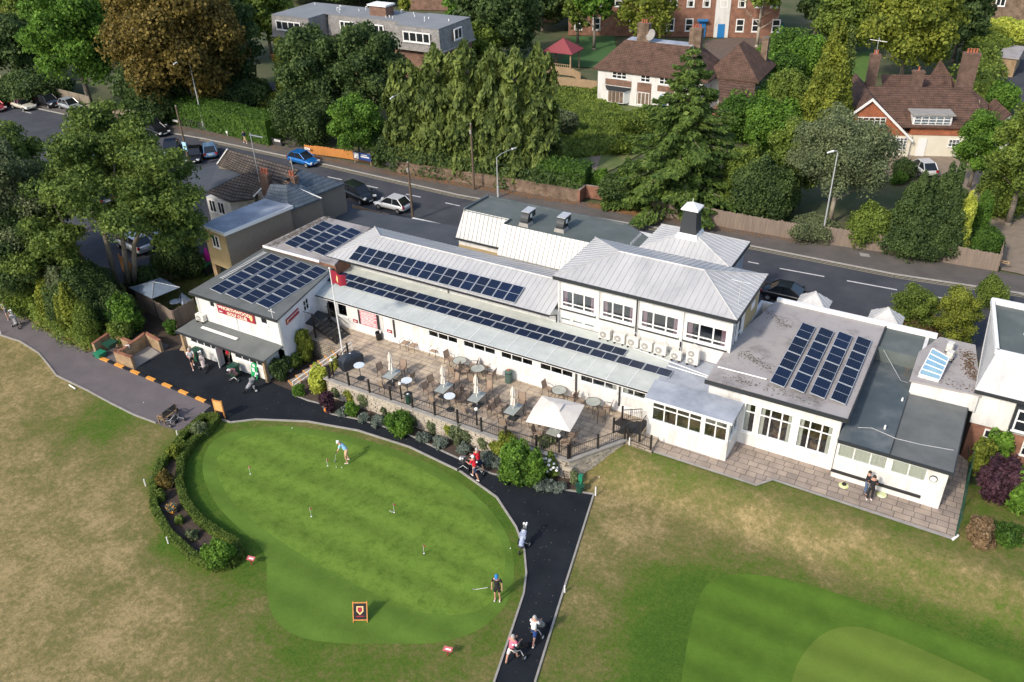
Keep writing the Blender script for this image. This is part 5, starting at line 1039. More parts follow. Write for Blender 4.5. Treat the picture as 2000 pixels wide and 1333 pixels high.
mb = MB(); q = L(-4.6, 6.6, 9.0); mb.cyl(q, q+Vector((0, 0, 1.8)), .03); mb.cyl(q+Vector((-.9, 0, 1.5)), q+Vector((.9, 0, 1.4)), .03); mb.cyl(q+Vector((0, -.6, 1.4)), q+Vector((0, .6, 1.5)), .02); mb.build('aerial', STEEL, TH)
# other distant roofs and walls
def simple_house(name, label, px0, py0, px1, py1, h, hr, wmat, rmat, deep=7, wins=()):
    a = G(px0, py0); b = G(px1, py1); U = (b-a); w_ = U.length; U.normalize(); N = U.cross(Vector((0, 0, 1))); t = thing(name, label, 'house', a)
    mb = MB(); obox(mb, a, U, 0, w_, 0, h, -deep, 0); mb.build('wall', wmat, t); z = Vector((0, 0, h-.02)); zr = Vector((0, 0, hr)); c0 = a-U*.4+N*.4; c1 = b+U*.4+N*.4; c2 = c1-N*(deep+.8); c3 = c0-N*(deep+.8); r0 = (c0+c3)/2+U*1; r1 = (c1+c2)/2-U*1
    tile_planes(t, [(c0+z, c1+z, r1+zr, r0+zr), (c2+z, c3+z, r0+zr, r1+zr), (c1+z, c2+z, r1+zr), (c3+z, c0+z, r0+zr)], rmat)
    for (u, zz, ww, hh) in wins: window(t, a+U*u+Vector((0, 0, zz)), U, ww, hh, 2, (), CURT, .14, deep=-.05, glass=DGLASS)
    return t
simple_house('distant_house', 'red roofed brick house among dark trees in the top left corner', 25, 45, 118, 30, 4.5, 9.5, BRICKR, TILEB, 12, [(3, 2, 2, 1.2), (9, 2, 2, 1.2)])
simple_house('distant_house', 'brown brick house with white bay windows in the top right corner', 1922, 52, 2080, 62, 5.5, 10, BRICKF, TILEB, 9, [(5.5, .8, 3.6, 1.8), (5.5, 3.6, 3.6, 1.4), (.8, 3.2, 1.4, 1.6)])
simple_house('distant_house', 'dark red brick house beyond the tall tree at the top', 985, 42, 1090, 46, 6, 9, BRICKB, TILEB, 9, [(2, 3, 1.6, 1.2), (7, 3, 1.6, 1.2), (12, 3, 1.6, 1.2)])
simple_house('distant_house', 'brick houses edge seen between trees above the flats', 800, 20, 885, 22, 6, 9, BRICKB, TILEB, 9, [(2, 3, 1.6, 1.2), (7, 3, 1.6, 1.2)])
gw_ = thing('garage', 'low brown brick garage with cracked grey roof by the tarmac court', 'garage', G(1942, 148)); mb = MB(); a = G(1942, 148); b = G(1977, 152); U = (b-a); w_ = U.length; obox(mb, a, U, 0, w_, 0, 2.4, -7, 0); mb.build('wall', BRICKY, gw_)
mb = MB(); obox(mb, a, U, -.2, w_+.2, 2.4, 2.55, -7.2, .2); mb.build('flat_roof', FELTM, gw_)
# gazebo, and the shop yard parasol canopy
gz_ = G(1100, 134); g_ = thing('gazebo', 'timber gazebo with hipped maroon roof on the play lawn', 'gazebo', gz_); mb = MB()
for dx, dy in ((-1.9, -1.4), (1.9, -1.4), (1.9, 1.4), (-1.9, 1.4)): mb.box(gz_.x+dx-.1, gz_.x+dx+.1, gz_.y+dy-.1, gz_.y+dy+.1, 0, 2.7)
for z in (.5, .9): mb.box(gz_.x-1.9, gz_.x+1.9, gz_.y-1.45, gz_.y-1.38, z, z+.08)
for i in range(12): mb.box(gz_.x-1.8+i*.32, gz_.x-1.74+i*.32, gz_.y-1.44, gz_.y-1.4, .5, .95)
mb.build('frame', WOODN, g_); A, B, C, D = [(gz_.x+sx*2.4, gz_.y+sy*1.9, 2.65) for sx, sy in ((-1, -1), (1, -1), (1, 1), (-1, 1))]; E = (gz_.x, gz_.y, 4.3)
tile_planes(g_, [(A, B, E), (B, C, E), (C, D, E), (D, A, E)], MROOF, 'roof', .1); MB().cyl((gz_.x, gz_.y, 4.2), (gz_.x, gz_.y, 4.8), .05).build('finial', MROOF, g_)
# ================================================================ SOLAR PANELS
ORD = ['first', 'second', 'third', 'fourth', 'fifth', 'sixth', 'seventh', 'eighth', 'ninth', 'tenth', 'eleventh', 'twelfth', 'thirteenth', 'fourteenth', 'fifteenth', 'sixteenth', 'seventeenth']
def panel_proto(w_, l, label, group, legs=0.):
    t = thing('solar_panel', label, 'solar panel', (0, 0, 0), 0, group); th = .045
    MB().box(.03, w_-.03, .03, l-.03, .0, th).build('cells', CELL, t)
    mb = MB(); mb.box(0, w_, 0, .03, 0, th+.006); mb.box(0, w_, l-.03, l, 0, th+.006); mb.box(0, .03, .03, l-.03, 0, th+.006); mb.box(w_-.03, w_, .03, l-.03, 0, th+.006)
    if w_ > l: mb.box(w_/2-.014, w_/2+.014, .03, l-.03, 0, th+.004)
    else: mb.box(.03, w_-.03, l/2-.014, l/2+.014, 0, th+.004)
    mb.build('frame', ALU, t)
    if legs:
        m2 = MB()
        for x in (.12, w_-.16): m2.box(x, x+.04, l-.1, l-.06, -legs, 0); m2.box(x, x+.04, .05, l-.05, -.06, -.01)
        m2.build('mounting', ALU, t)
    return t
_first = {}
def place_panel(key, w_, l, O, U, V, label, group, legs=0.):
    U = Vector(U).normalized(); V = Vector(V); V = (V-U*V.dot(U)).normalized(); N = U.cross(V)
    if key not in _first: p = _first[key] = panel_proto(w_, l, label, group, legs)
    else: p = dup(_first[key], (0, 0, 0), 0, label, group)
    mt = Matrix((U, V, N)).transposed().to_4x4(); mt.translation = Vector(O); p.rotation_euler = mt.to_euler(); p.location = Vector(O)
g_ = 'solar panels on the pitched main roof'; sl_ = Vector((0, 2.85, 1.02)).normalized(); W_ = (-25.6+39.9)/16
for i in range(16): place_panel('m', W_-.03, 1.52, Vector((-39.9+i*W_, 43.25, 5.13)), X_, sl_, f'solar panel on the pitched main roof, {ORD[i]} from the left', g_)
g_ = 'solar panels on the canopy roof'; cs = Vector((0, 4.3, .26)).normalized()
for i in range(13): place_panel('c', 1.76, .76, Vector((-40.75+i*1.812, 42.35, 3.92)), X_, cs, f'solar panel in the rear canopy roof row, {ORD[i]} from the left', g_)
for i in range(15): place_panel('c', 1.76, .76, Vector((-41.0+i*1.812, 41.55, 3.87)), X_, cs, f'solar panel in the front canopy roof row, {ORD[i]} from the left', g_)
g_ = 'tilted solar panels on the golf shop roof'
for r in range(4):
    for k in range(4):
        place_panel('s', 1.12, 1.5, Vector((-46.35+r*1.5+.0*k, 35.55+k*1.58, 4.78)), Vector((1, 0, -.14)), (0, 1, 0), f'golf shop roof solar panel, {ORD[k]} from the front, {ORD[r]} column from the left', g_, .12)
g_ = 'tilted solar panels on the link roof'
for r in range(3):
    for k in range(3):
        place_panel('s', 1.12, 1.5, Vector((-46.1+r*1.45, 43.0+k*1.58, 5.17)), Vector((1, 0, -.14)), (0, 1, 0), f'brick link roof solar panel, {ORD[k]} from the front, {ORD[r]} column from the left', g_, .12)
g_ = 'tilted solar panels on the dining room roof'
a0_, a1_ = G(1502, 748, 5.1), G(1566, 640, 5.1); b0_ = G(1612, 776, 5.1)
for r in range(4):
    for k in range(4):
        o_ = Vector((-8.05+r*1.13, 42.0+k*1.86+(-.02*r), 5.22)); place_panel('d', .86, 1.80, o_, Vector((1, .0, -.16)), (0, 1, 0), f'blue solar panel, {ORD[k]} from the front, {ORD[r]} column from left on the mottled roof', g_, .12)
# ================================================================ AIR CONDITIONING UNITS
def ac(x, y, z, w_, h, label, fans=1, rz=0, group='air conditioning units under the upper windows'):
    t = thing('air_conditioner', label, 'air conditioner', (x, y, z), rz, group); c = Vector((x, y, z)); ca = MB(); ca.box(x-w_/2, x+w_/2, y-.17, y+.17, z+.08, z+h); bevel(ca.build('casing', ACW, t), .02)
    f = MB(); ff = MB()
    for k in range(fans):
        zz = z+.08+(h-.08)*(k+.5)/fans; r = min(.23, (h-.1)/fans*.42); f.cyl((x-.08, y-.172, zz), (x-.08, y-.20, zz), r, n=18); ff.cyl((x-.08, y-.20, zz), (x-.08, y-.215, zz), r*.3, n=10)
        for j in range(8):
            a = j*math.pi/4; ff.cyl((x-.08, y-.205, zz), (x-.08+r*math.cos(a), y-.205, zz+r*math.sin(a)), .008, n=4)
    g = f.build('fan_grille', ACG, t); ff.build('fan_guard', ACW, g); mb = MB()
    for dx in (-w_*.35, w_*.35): mb.box(x+dx-.05, x+dx+.05, y-.24, y+.2, z, z+.07)
    mb.build('foot', BLACK, t); mb = MB(); mb.tube([(x+w_*.2, y+.17, z+h*.9), (x+w_*.2, y+.3, z+h+.12), (x-w_*.2, y+.38, z+h+.15)], .015, 5); mb.build('pipe', STEEL, t); return t
lb = ['first from the left end', 'second from the left end', 'third from the left end', 'fourth from the left end', 'fifth from the left end']
for i in range(5): ac(-19.05+i*.94+(.0 if i else -.1), 43.75-.02*i, 3.92, .80, .72, f'white air conditioning unit in the row under the upper windows, {lb[i]}')
ac(-14.2, 43.6, 3.90, .72, .62, 'smaller white air conditioning unit between the row of five and the double one'); ac(-13.15, 43.6, 3.90, .78, 1.1, 'tall white air conditioning unit with two fans at the right end of the row', 2)
ac(-47.05, 34.75, 2.32, .8, .6, 'white air conditioning unit on the lean-to beside the shop sign', 1, 0, None)
ac(.45, 50.4, 5.03, .5, .6, 'white air conditioning unit near the road on the flat roof behind the skylight', 1, R_(80), 'units behind the skylight'); ac(.55, 49.4, 5.03, .5, .6, 'white air conditioning unit close behind the slanted skylight', 1, R_(80), 'units behind the skylight')
# ================================================================ TERRACE
TP = [(-35.0, 34.42), (-21.1, 34.4), (-17.2, 34.62), (-15.2, 37.7), (-13.2, 37.55), (-13.3, 38.85), (-14.1, 40.1), (-40.9, 40.1), (-40.6, 37.6), (-37.2, 37.6), (-35.6, 37.5)]
o = MB().prism(TP, .0, TZ-.004).build('terrace_base', STONE); tag(o, kind='structure'); cx_ = sum(p[0] for p in TP)/len(TP)
o = MB().quad(*[(p[0], p[1], TZ) for p in TP]).build('terrace_paving', SLABS); tag(o, kind='structure')
RW = thing('retaining_wall', 'weathered drystone retaining wall below the terrace railing with plants in its joints', 'wall', (-35.1, 34.3, 0))
mb = MB(); wl = [(-35.2, 34.5), (-35.15, 34.25), (-21.1, 34.2), (-17.1, 34.4), (-14.9, 37.75), (-15.15, 37.9), (-17.2, 34.65), (-21.1, 34.42), (-35.0, 34.42)]; mb.prism(wl, 0, TZ-.03); 
rr = random.Random(5); st = MB()
for k in range(9):
    z = .06+k*.15; x = -35.1+rr.random()*.4
    while x < -17.4:
        l_ = rr.uniform(.25, .65); q = rr.uniform(.0, .07); yb_ = 34.2 if x < -21 else 34.2+(x+21)*.05; st.box(x, x+l_-.03, yb_-.03-q, yb_+.1, z, z+.12); x += l_
    t_ = rr.random()*.1; a = Vector((-17.1, 34.38, 0)); b = Vector((-14.9, 37.73, 0)); U = (b-a).normalized()
    while t_ < (b-a).length-.4:
        l_ = rr.uniform(.25, .65); obox(st, a, U, t_, t_+l_-.03, z, z+.12, -.05, .03+rr.uniform(0, .06)); t_ += l_
mb.build('wall_core', STONE, RW); st.build('wall_stone', M('wall_stones', (.56, .50, .40), (.33, .29, .23), 2.2, .95, .5, 16, c3=(.45, .40, .33), det=9), RW)
cp = MB(); cp.prism([(-35.3, 34.15), (-21.1, 34.08), (-17.0, 34.28), (-14.75, 37.75), (-15.1, 37.9), (-17.2, 34.6), (-21.1, 34.4), (-35.3, 34.48)], TZ-.03, TZ+.06); cp.build('coping', CONC, RW)
def railing(label, pts, z0, h=.78, posts=None, name='railing', group=None, ph=1.0, postxy=None, sp=1.75):
    t = thing(name, label, 'railing', (pts[0][0], pts[0][1], z0), 0, group); bars = MB(); rails = MB()
    Z = [p[2] if len(p) > 2 else z0 for p in pts]
    for k in range(len(pts)-1):
        a = Vector((pts[k][0], pts[k][1], Z[k])); b = Vector((pts[k+1][0], pts[k+1][1], Z[k+1])); L_ = (b-a).length; n = max(1, int(L_/.13))
        rails.cyl(a+Vector((0, 0, h)), b+Vector((0, 0, h)), .022, n=5); rails.cyl(a+Vector((0, 0, .10)), b+Vector((0, 0, .10)), .018, n=5)
        for i in range(1, n): q = a.lerp(b, i/n); bars.cyl(q+Vector((0, 0, .1)), q+Vector((0, 0, h)), .009, n=4)
        m_ = max(1, round(L_/sp))
        for i in range(m_+(1 if k == len(pts)-2 else 0)):
            q = a.lerp(b, i/m_); mb = MB(); mb.box(q.x-.05, q.x+.05, q.y-.05, q.y+.05, q.z, q.z+ph); mb.box(q.x-.06, q.x+.06, q.y-.06, q.y+.06, q.z+ph, q.z+ph+.03); mb.build('post', IRON, t)
    rails.build('rail', IRON, t); b_ = bars.build('bars', IRON, t); b_['kind'] = 'stuff'; return t
railing('long black iron railing along the front edge of the terrace', [(-34.9, 34.33), (-21.2, 34.3), (-17.15, 34.5)], TZ+.06)
railing('black iron railing climbing diagonally beside the lawn at the right of the terrace', [(-17.05, 34.6), (-15.0, 37.72)], TZ+.06); railing('short black iron railing between the terrace corner and the white porch', [(-14.8, 37.75), (-13.3, 37.6)], TZ)
railing('short black railing behind the covered barbecue', [(-34.95, 34.45), (-35.6, 37.2)], TZ)
# globe lamps on the terrace railing
def globe(xp, yp, label):
    q = G(xp, yp, TZ+1.18); q.y = max(34.33, min(q.y, 34.9)); q = Vector((q.x, q.y, 0)); t = thing('globe_lamp', label, 'lamp', (q.x, q.y, TZ), 0, 'white globe lamps on the terrace railing'); MB().cyl((q.x, q.y, TZ), (q.x, q.y, TZ+1.12), .055, .05, 8).build('post', IRON, t); MB().ball((q.x, q.y, TZ+1.22), .115, 12).build('globe', WHITE2, t, smooth=True)
globe(781, 751, 'white globe lamp on the railing in front of the second standing table'); globe(930, 801, 'white globe lamp on the railing in front of the third closed parasol'); globe(1092, 853, 'white globe lamp on the railing in front of the open parasol'); globe(647, 705, 'white globe lamp at the left end of the terrace railing beside the yellow shrub')
# ---------------------------------------------------------------- terrace furniture
def chair_proto(label, mesh=True):
    t = thing('patio_chair', label, 'chair', (0, 0, 0), 0, 'brown mesh patio chairs on the terrace')
    b = MB(); b.box(-.24, .24, -.24, .22, .42, .45); b.build('seat', RATTAN, t)
    b = MB(); b.add([(-.22, -.24, .45), (.22, -.24, .45), (.20, -.36, .98), (-.20, -.36, .98), (-.22, -.27, .45), (.22, -.27, .45), (.20, -.39, .98), (-.20, -.39, .98)], [(0, 1, 2, 3), (7, 6, 5, 4), (0, 4, 5, 1), (2, 6, 7, 3), (1, 5, 6, 2), (0, 3, 7, 4)]); b.build('backrest', RATTAN, t)
    for sx in (-1, 1):
        MB().tube([(sx*.26, .24, 0), (sx*.26, .22, .42), (sx*.28, .2, .64), (sx*.28, -.1, .67), (sx*.26, -.28, .66)], .017, 5).build('armrest', CHAIRF, t); MB().tube([(sx*.25, -.32, 0), (sx*.25, -.24, .44), (sx*.22, -.38, 1.0)], .017, 5).build('leg', CHAIRF, t)
    return t
CHP = None
def chair(x, y, rz, label):
    global CHP
    if CHP is None: CHP = chair_proto(label); CHP.location = (x, y, TZ); CHP.rotation_euler = (0, 0, rz); return CHP
    return dup(CHP, (x, y, TZ), rz, label)
def T(px, py, z=TZ): q = G(px, py, z); return q.x, q.y
names = ['leftmost', 'second', 'third', 'fourth']
PT = [(712, 778), (908-35, 815-20), (945, 822), (1010, 838)]
tb_c = [T(767, 748), T(868, 775), T(932, 793), T(1003, 817)]
def rect_table(x, y, label, ang=.0):
    t = thing('glass_table', label, 'table', (x, y, TZ), ang, 'rectangular glass tables on the terrace'); x0_, y0_ = x, y
    o = MB().box(x-.37, x+.37, y-.62, y+.62, TZ+.68, TZ+.70).build('tabletop', TGLASS, t); mb = MB()
    for a, b, c, d in ((-.39, .39, -.64, -.615), (-.39, .39, .615, .64), (-.39, -.365, -.615, .615), (.365, .39, -.615, .615)): mb.box(x+a, x+b, y+c, y+d, TZ+.665, TZ+.705)
    mb.build('rim', CHAIRF, t)
    for sx in (-1, 1):
        for sy in (-1, 1): MB().cyl((x+sx*.36, y+sy*.6, TZ), (x+sx*.36, y+sy*.6, TZ+.67), .022, n=6).build('leg', CHAIRF, t)
def closed_parasol(x, y, label):
    t = thing('parasol', label, 'parasol', (x, y, TZ), 0, 'parasols on the terrace'); MB().cyl((x, y, TZ), (x, y, TZ+2.35), .025, n=6).build('pole', WHITE2, t)
    mb = MB(); n = 14; prof = [(.20, 1.05), (.17, 1.25), (.15, 1.5), (.10, 1.56), (.16, 1.75), (.13, 2.1), (.04, 2.35), (.01, 2.42)]; vs = []; fs = []
    for k, (r, z) in enumerate(prof):
        for i in range(n):
            a = 2*math.pi*i/n+.1*k; rr_ = r*(1 if i % 2 else .62); vs.append((x+rr_*math.cos(a), y+rr_*math.sin(a), TZ+z))
    for k in range(len(prof)-1):
        for i in range(n): fs.append((k*n+i, k*n+(i+1) % n, (k+1)*n+(i+1) % n, (k+1)*n+i))
    mb.add(vs, fs); mb.build('canopy', FABC, t); mb = MB(); mb.box(x-.3, x+.3, y-.3, y+.3, TZ, TZ+.07); mb.build('base', DGREY, t)
for i, (x, y) in enumerate(tb_c):
    rect_table(x, y, f'rectangular glass table under the {names[i]} closed parasol on the terrace'); closed_parasol(x, y, f'closed cream parasol, {names[i]} of the four from the left on the terrace' if i else 'closed cream parasol, leftmost of the four on the terrace')
    k = 0
    for dx, dy, rz, w_ in ((-.95, .35, -90, 'left side, wall end'), (-.95, -.4, -90, 'left side, railing end'), (.95, .4, 90, 'right side, wall end'), (.95, -.35, 90, 'right side, railing end'), (0, 1.15, 180, 'end facing the clubhouse wall'), (.1, -1.15, 0, 'end facing the railing')):
        if i == 0 and dx == -.95 and dy < 0: continue
        rz_ = R_(rz+rr.uniform(-18, 18)); chair(x+dx+rr.uniform(-.12, .12), y+dy+rr.uniform(-.1, .1), rz_, f'brown mesh chair at the {names[i]} parasol table from the left, {w_}')
# open parasol
ox, oy = T(1085, 858); rect_table(ox, oy, 'rectangular glass table under the open cream parasol')
t = thing('parasol', 'open square cream parasol at the right of the terrace', 'parasol', (ox, oy, TZ), 0, 'parasols on the terrace'); MB().cyl((ox, oy, TZ), (ox, oy, TZ+2.2), .028, n=8).build('pole', WHITE2, t)
mb = MB(); zc = TZ+1.95; ap = (ox, oy, zc+.55); rad = 1.45; n_ = 8; ring = []
for i in range(8):
    a = math.pi/4*i+R_(8); r = rad*(1.32 if i % 2 else .96); ring.append((ox+r*math.cos(a), oy+r*math.sin(a), zc-(.03 if i % 2 else -.02)))
tp = MB()
for i in range(8): tp.slab([ring[i], ring[(i+1) % 8], ap], .02)
cn = tp.build('canopy', FABC, t); v = MB()
for i in range(8): 
    a = Vector(ap)+Vector((0, 0, .07)); v.slab([a, Vector(ring[i]).lerp(a, .72)+Vector((0, 0, .05)), Vector(ring[(i+1) % 8]).lerp(a, .72)+Vector((0, 0, .05))], .01)
v.build('vent_cap', FABC, cn); mb = MB()
for i in range(8): mb.cyl((ox, oy, zc-.15), (ring[i][0], ring[i][1], ring[i][2]-.03), .012, n=4)
mb.build('rib', WHITE2, t); MB().box(ox-.3, ox+.3, oy-.3, oy+.3, TZ, TZ+.07).build('base', DGREY, t)
for dx, dy, rz, w_ in ((-.95, .3, -90, 'left side'), (-.9, -.5, -80, 'left side nearest the railing'), (.95, .3, 90, 'right side'), (.95, -.45, 95, 'right side nearest the railing')): chair(ox+dx, oy+dy, R_(rz), f'brown mesh chair under the open parasol, {w_}')
# round tables along the wall
def round_table(x, y, label, r=.48):
    t = thing('round_table', label, 'table', (x, y, TZ), 0, 'round glass tables along the clubhouse wall'); MB().cyl((x, y, TZ+.68), (x, y, TZ+.70), r, n=24).build('tabletop', TGLASS, t); MB().torus((x, y, TZ+.69), r, .025, 24, 5).build('rim', CHAIRF, t)
    for i in range(4): a = i*math.pi/2+.4; MB().tube([(x+r*.75*math.cos(a), y+r*.75*math.sin(a), TZ), (x+r*.45*math.cos(a), y+r*.45*math.sin(a), TZ+.35), (x+r*.7*math.cos(a), y+r*.7*math.sin(a), TZ+.67)], .02, 5).build('leg', CHAIRF, t)
RT = [((899, 722), 'leftmost round glass table by the clubhouse wall', [(-.95, .2), (-.3, .95), (.9, .25), (.1, -.9)]), ((934, 737), 'round glass table just right of the leftmost one', [(-.85, -.25), (.15, .9), (.95, .05), (.2, -.9)]), ((1092, 780), 'round glass table between the open parasol and the wall', [(-.85, .1), (-.35, .85), (.95, .0), (.45, -.75)]), ((1158, 803), 'rightmost round glass table near the porch steps', [(-.9, .0), (-.4, .85), (.85, .15), (.75, -.65)])]
for (p, lab, chs) in RT:
    x, y = T(*p); round_table(x, y, lab)
    for j, (dx, dy) in enumerate(chs): chair(x+dx, y+dy, math.atan2(dx, -dy), 'bronze patio chair at the '+lab.replace('round glass table ', 'round table ')+', '+['left', 'far', 'right', 'near'][j]+' side')
for p, lab in (((790, 682), 'left chair of the pair standing against the white wall'), ((806, 687), 'right chair of the pair standing against the white wall'), ((847, 697), 'single patio chair standing alone against the white wall')): x, y = T(*p); chair(x, y+.1, R_(180), lab)
def stand_table(p, pt, lab):
    x, y = T(*p); z1 = 1.05; t = thing('standing_table', lab, 'table', (x, y, TZ), 0, 'tall standing tables by the railing'); MB().cyl((x, y, TZ), (x, y, TZ+z1), .025, n=8).build('pole', DGREY, t); MB().lathe((x, y, TZ), [(.28, 0), (.26, .03), (.05, .06)], 16).build('base', DGREY, t)
    MB().cyl((x, y, TZ+z1), (x, y, TZ+z1+.03), .36, n=24).build('tabletop', TBLW, t)
stand_table((705, 740), 0, 'pale topped standing table beside the covered barbecue'); stand_table((797, 770), 0, 'pale topped standing table second from the left along the railing'); stand_table((880, 801), 0, 'pale topped standing table third along the railing behind a globe lamp')
# covered barbecue, bins
x, y = T(687, 716); t = thing('barbecue', 'barbecue under a dark blue-black cover at the left of the terrace', 'barbecue', (x, y, TZ)); mb = MB(); ang = math.atan2(.9, .45); c, s_ = math.cos(1.25), math.sin(1.25)
def rp(u, v, z): return (x+u*c-v*s_, y+u*s_+v*c, TZ+z)
V_ = []
for z, a, b in ((0, .78, .36), (.62, .82, .38), (.78, .80, .36), (1.0, .48, .26), (1.04, .3, .12)): V_ += [rp(-a, -b, z), rp(a, -b, z), rp(a, b, z), rp(-a, b, z)]
mb.add(V_, [(3, 2, 1, 0), (16, 17, 18, 19)]+[(4*k+i, 4*k+(i+1) % 4, 4*k+4+(i+1) % 4, 4*k+4+i) for k in range(4) for i in range(4)]); bevel(mb.build('cover', M('dark_cover', (.02, .028, .04), (.035, .045, .06), 3, .55), t), .04, 2); MB().cbox(rp(0, 0, 1.045), .12, .09, .02).build('vent_flap', WHITE2, t)
def litter(x, y, z, label, mat, h=.95, r=.26, n=8, top=BLACK, cat='bin'):
    t = thing('litter_bin', label, cat, (x, y, z)); mb = MB(); mb.lathe((x, y, z), [(r*.9, 0), (r, .03), (r, h*.72)], n); mb.build('body', mat, t); mb = MB()
    for i in range(4): a = math.pi/4+i*math.pi/2; mb.cyl((x+r*.85*math.cos(a), y+r*.85*math.sin(a), z+h*.7), (x+r*.85*math.cos(a), y+r*.85*math.sin(a), z+h*.88), .025, n=4)
    mb.build('upright', mat, t); MB().lathe((x, y, z), [(r*1.05, h*.86), (r*1.05, h*.92), (r*.5, h)], n).build('lid', mat, t); MB().cyl((x, y, z+h), (x, y, z+h+.02), r*.4, n=10).build('ashtray', top, t); return t
x, y = T(994, 747); litter(x, y, TZ, 'grey-green octagonal litter bin against the clubhouse wall', M('sage_plastic', (.08, .13, .11), rough=.5), top=M('rust', (.4, .12, .06)))
x, y = T(741, 664); t = thing('waste_basket', 'open black waste basket against the white wall near the board', 'bin', (x, y, TZ)); MB().lathe((x, y, TZ), [(.17, 0), (.2, .02), (.25, .6), (.22, .6), (.18, .1)], 14).build('body', IRON, t); MB().torus((x, y, TZ+.6), .24, .02, 16, 5).build('rim', DGREY, t)
x, y = T(798, 788); litter(x, y, TZ, 'small black and white litter bin just behind the railing', GREEND, .7, .17, 8, WHITE2)
t = thing('menu_board', 'large red and white notice board between dark shutters on the terrace wall', 'sign', (-35.9, 40.05, 2)); MB().box(-36.62, -35.12, 40.03, 40.09, 2.15, 3.4).build('board', M('red_poster', (.50, .03, .07), (.75, .55, .58), 2.2, .5, streak=(1.0, 1, 7)), t)
for a in (-36.78, -35.10): MB().box(a, a+.16, 40.02, 40.09, 2.15, 3.42).build('shutter', BLACK, t)
mb = MB(); rr = random.Random(2)
for i in range(8):
    u = -36.5
    while u < -35.35: l_ = rr.uniform(.08, .3); mb.box(u, u+l_, 40.018, 40.028, 2.28+i*.13, 2.33+i*.13); u += l_+.05
mb.build('lettering', WHITE2, t)
for (x, lab) in ((-37.15, 'small maroon plaque left of the red notice board'), (-34.1, 'small maroon plaque beside the white terrace door')): t = thing('plaque', lab, 'sign', (x, 40.06, 2.2), 0, 'maroon plaques on the terrace wall'); MB().box(x-.2, x+.2, 40.04, 40.09, 2.12, 2.36).build('board', RED, t); MB().box(x-.12, x+.12, 40.03, 40.042, 2.2, 2.28).build('lettering', CPALE, t)
t = thing('doormat', 'dark doormat on the terrace at the foot of the porch steps', 'mat', (-15.6, 38.2, TZ)); q = [G(a, b, TZ+.02) for a, b in ((1196,828),(1212,816),(1232,822),(1218,836))]; MB().slab(q, .015).build('mat', M('rubber', (.03, .028, .027), rough=.95), t)
# porch steps with iron balustrade, and metal stairs by the shop
t = thing('porch_steps', 'short black iron steps with railings climbing to the porch', 'steps', (-14.6, 38.7, TZ)); mb = MB()
for i in range(3): mb.box(-15.6+i*.35, -15.28+i*.35, 38.0, 39.2, TZ+.16*(i+.6), TZ+.16*(i+.6)+.04)
mb.box(-14.5, -14.12, 37.9, 39.3, TZ+.55, TZ+.6); mb.build('tread', DGREY, t)
def baluster(t, a, b, h=.8):
    a = Vector(a); b = Vector(b); m_ = MB(); m_.cyl(a+Vector((0, 0, h)), b+Vector((0, 0, h)), .025, n=5); m_.cyl(a, b, .02, n=5); n = max(2, int((b-a).length/.12))
    for i in range(n+1): q = a.lerp(b, i/n); m_.cyl(q, q+Vector((0, 0, h)), .012, n=4)
    m_.build('balustrade', IRON, t)
baluster(t, (-15.8, 38.0, TZ+.1), (-14.2, 38.0, TZ+.6)); baluster(t, (-15.8, 39.25, TZ+.1), (-14.6, 39.25, TZ+.6)); baluster(t, (-14.15, 37.95, TZ+.6), (-14.15, 38.8, TZ+.6))
for x, y in ((-15.85, 37.98), (-14.15, 37.93), (-15.85, 39.27)): MB().box(x-.05, x+.05, y-.05, y+.05, TZ, TZ+1.15+(.35 if x > -15 else 0)).build('post', IRON, t)
t = thing('metal_stairs', 'black metal stairs with open treads between the golf shop and the terrace', 'steps', (-38.5, 38.6, TZ)); pl0 = Vector((-39.9, 38.6, 2.45))
MB().box(-40.5, -39.2, 37.9, 39.7, 2.38, 2.45).build('landing', DGREY, t); mb = MB()
for i in range(6): x = -39.1+i*.30; z = 2.38-.165*(i+1); mb.box(x, x+.27, 38.0, 39.4, z, z+.035)
mb.build('tread', DGREY, t)
for y in (37.98, 39.42): mb = MB(); mb.add([(-39.2, y-.02, 2.42), (-37.2, y-.02, TZ), (-37.4, y-.02, TZ), (-39.2, y-.02, 2.2), (-39.2, y+.02, 2.42), (-37.2, y+.02, TZ), (-37.4, y+.02, TZ), (-39.2, y+.02, 2.2)], [(0, 1, 2, 3), (7, 6, 5, 4), (0, 4, 5, 1), (2, 6, 7, 3)]); mb.build('stringer', IRON, t); baluster(t, (-39.2, y, 2.45), (-37.3, y, TZ+.05), .85)
baluster(t, (-40.5, 37.92, 2.45), (-39.2, 37.92, 2.45), .95)
for x, y in ((-40.45, 37.95), (-39.2, 37.95), (-39.2, 39.65), (-37.3, 37.98)): MB().box(x-.05, x+.05, y-.05, y+.05, 0, 3.4 if x < -38 else TZ+1.0).build('post', IRON, t)
# garden steps with orange nosings and white handrail
a = G(573, 760, 0); b = G(687, 683, TZ); t = thing('garden_steps', 'brown garden steps with orange nosings climbing to the terrace beside a white handrail', 'steps', a); n = 8; D_ = Vector((b.x-a.x, b.y-a.y, 0)); L_ = D_.length; D_.normalize(); Sd = Vector((D_.y, -D_.x, 0)); tr = MB(); no_ = MB()
for i in range(n):
    z = TZ*(i+1)/n-.01; u0 = L_*i/n; P = [a+D_*u0-Sd*.0, a+D_*u0+Sd*-.95, a+D_*(u0+L_/n+.05)+Sd*-.95, a+D_*(u0+L_/n+.05)]; tr.slab([Vector((p.x, p.y, z)) for p in P], z+.02)
    P = [a+D_*u0-Sd*.0, a+D_*u0+Sd*-.95, a+D_*(u0+.09)+Sd*-.95, a+D_*(u0+.09)]; no_.slab([Vector((p.x, p.y, z+.006)) for p in P], .03)
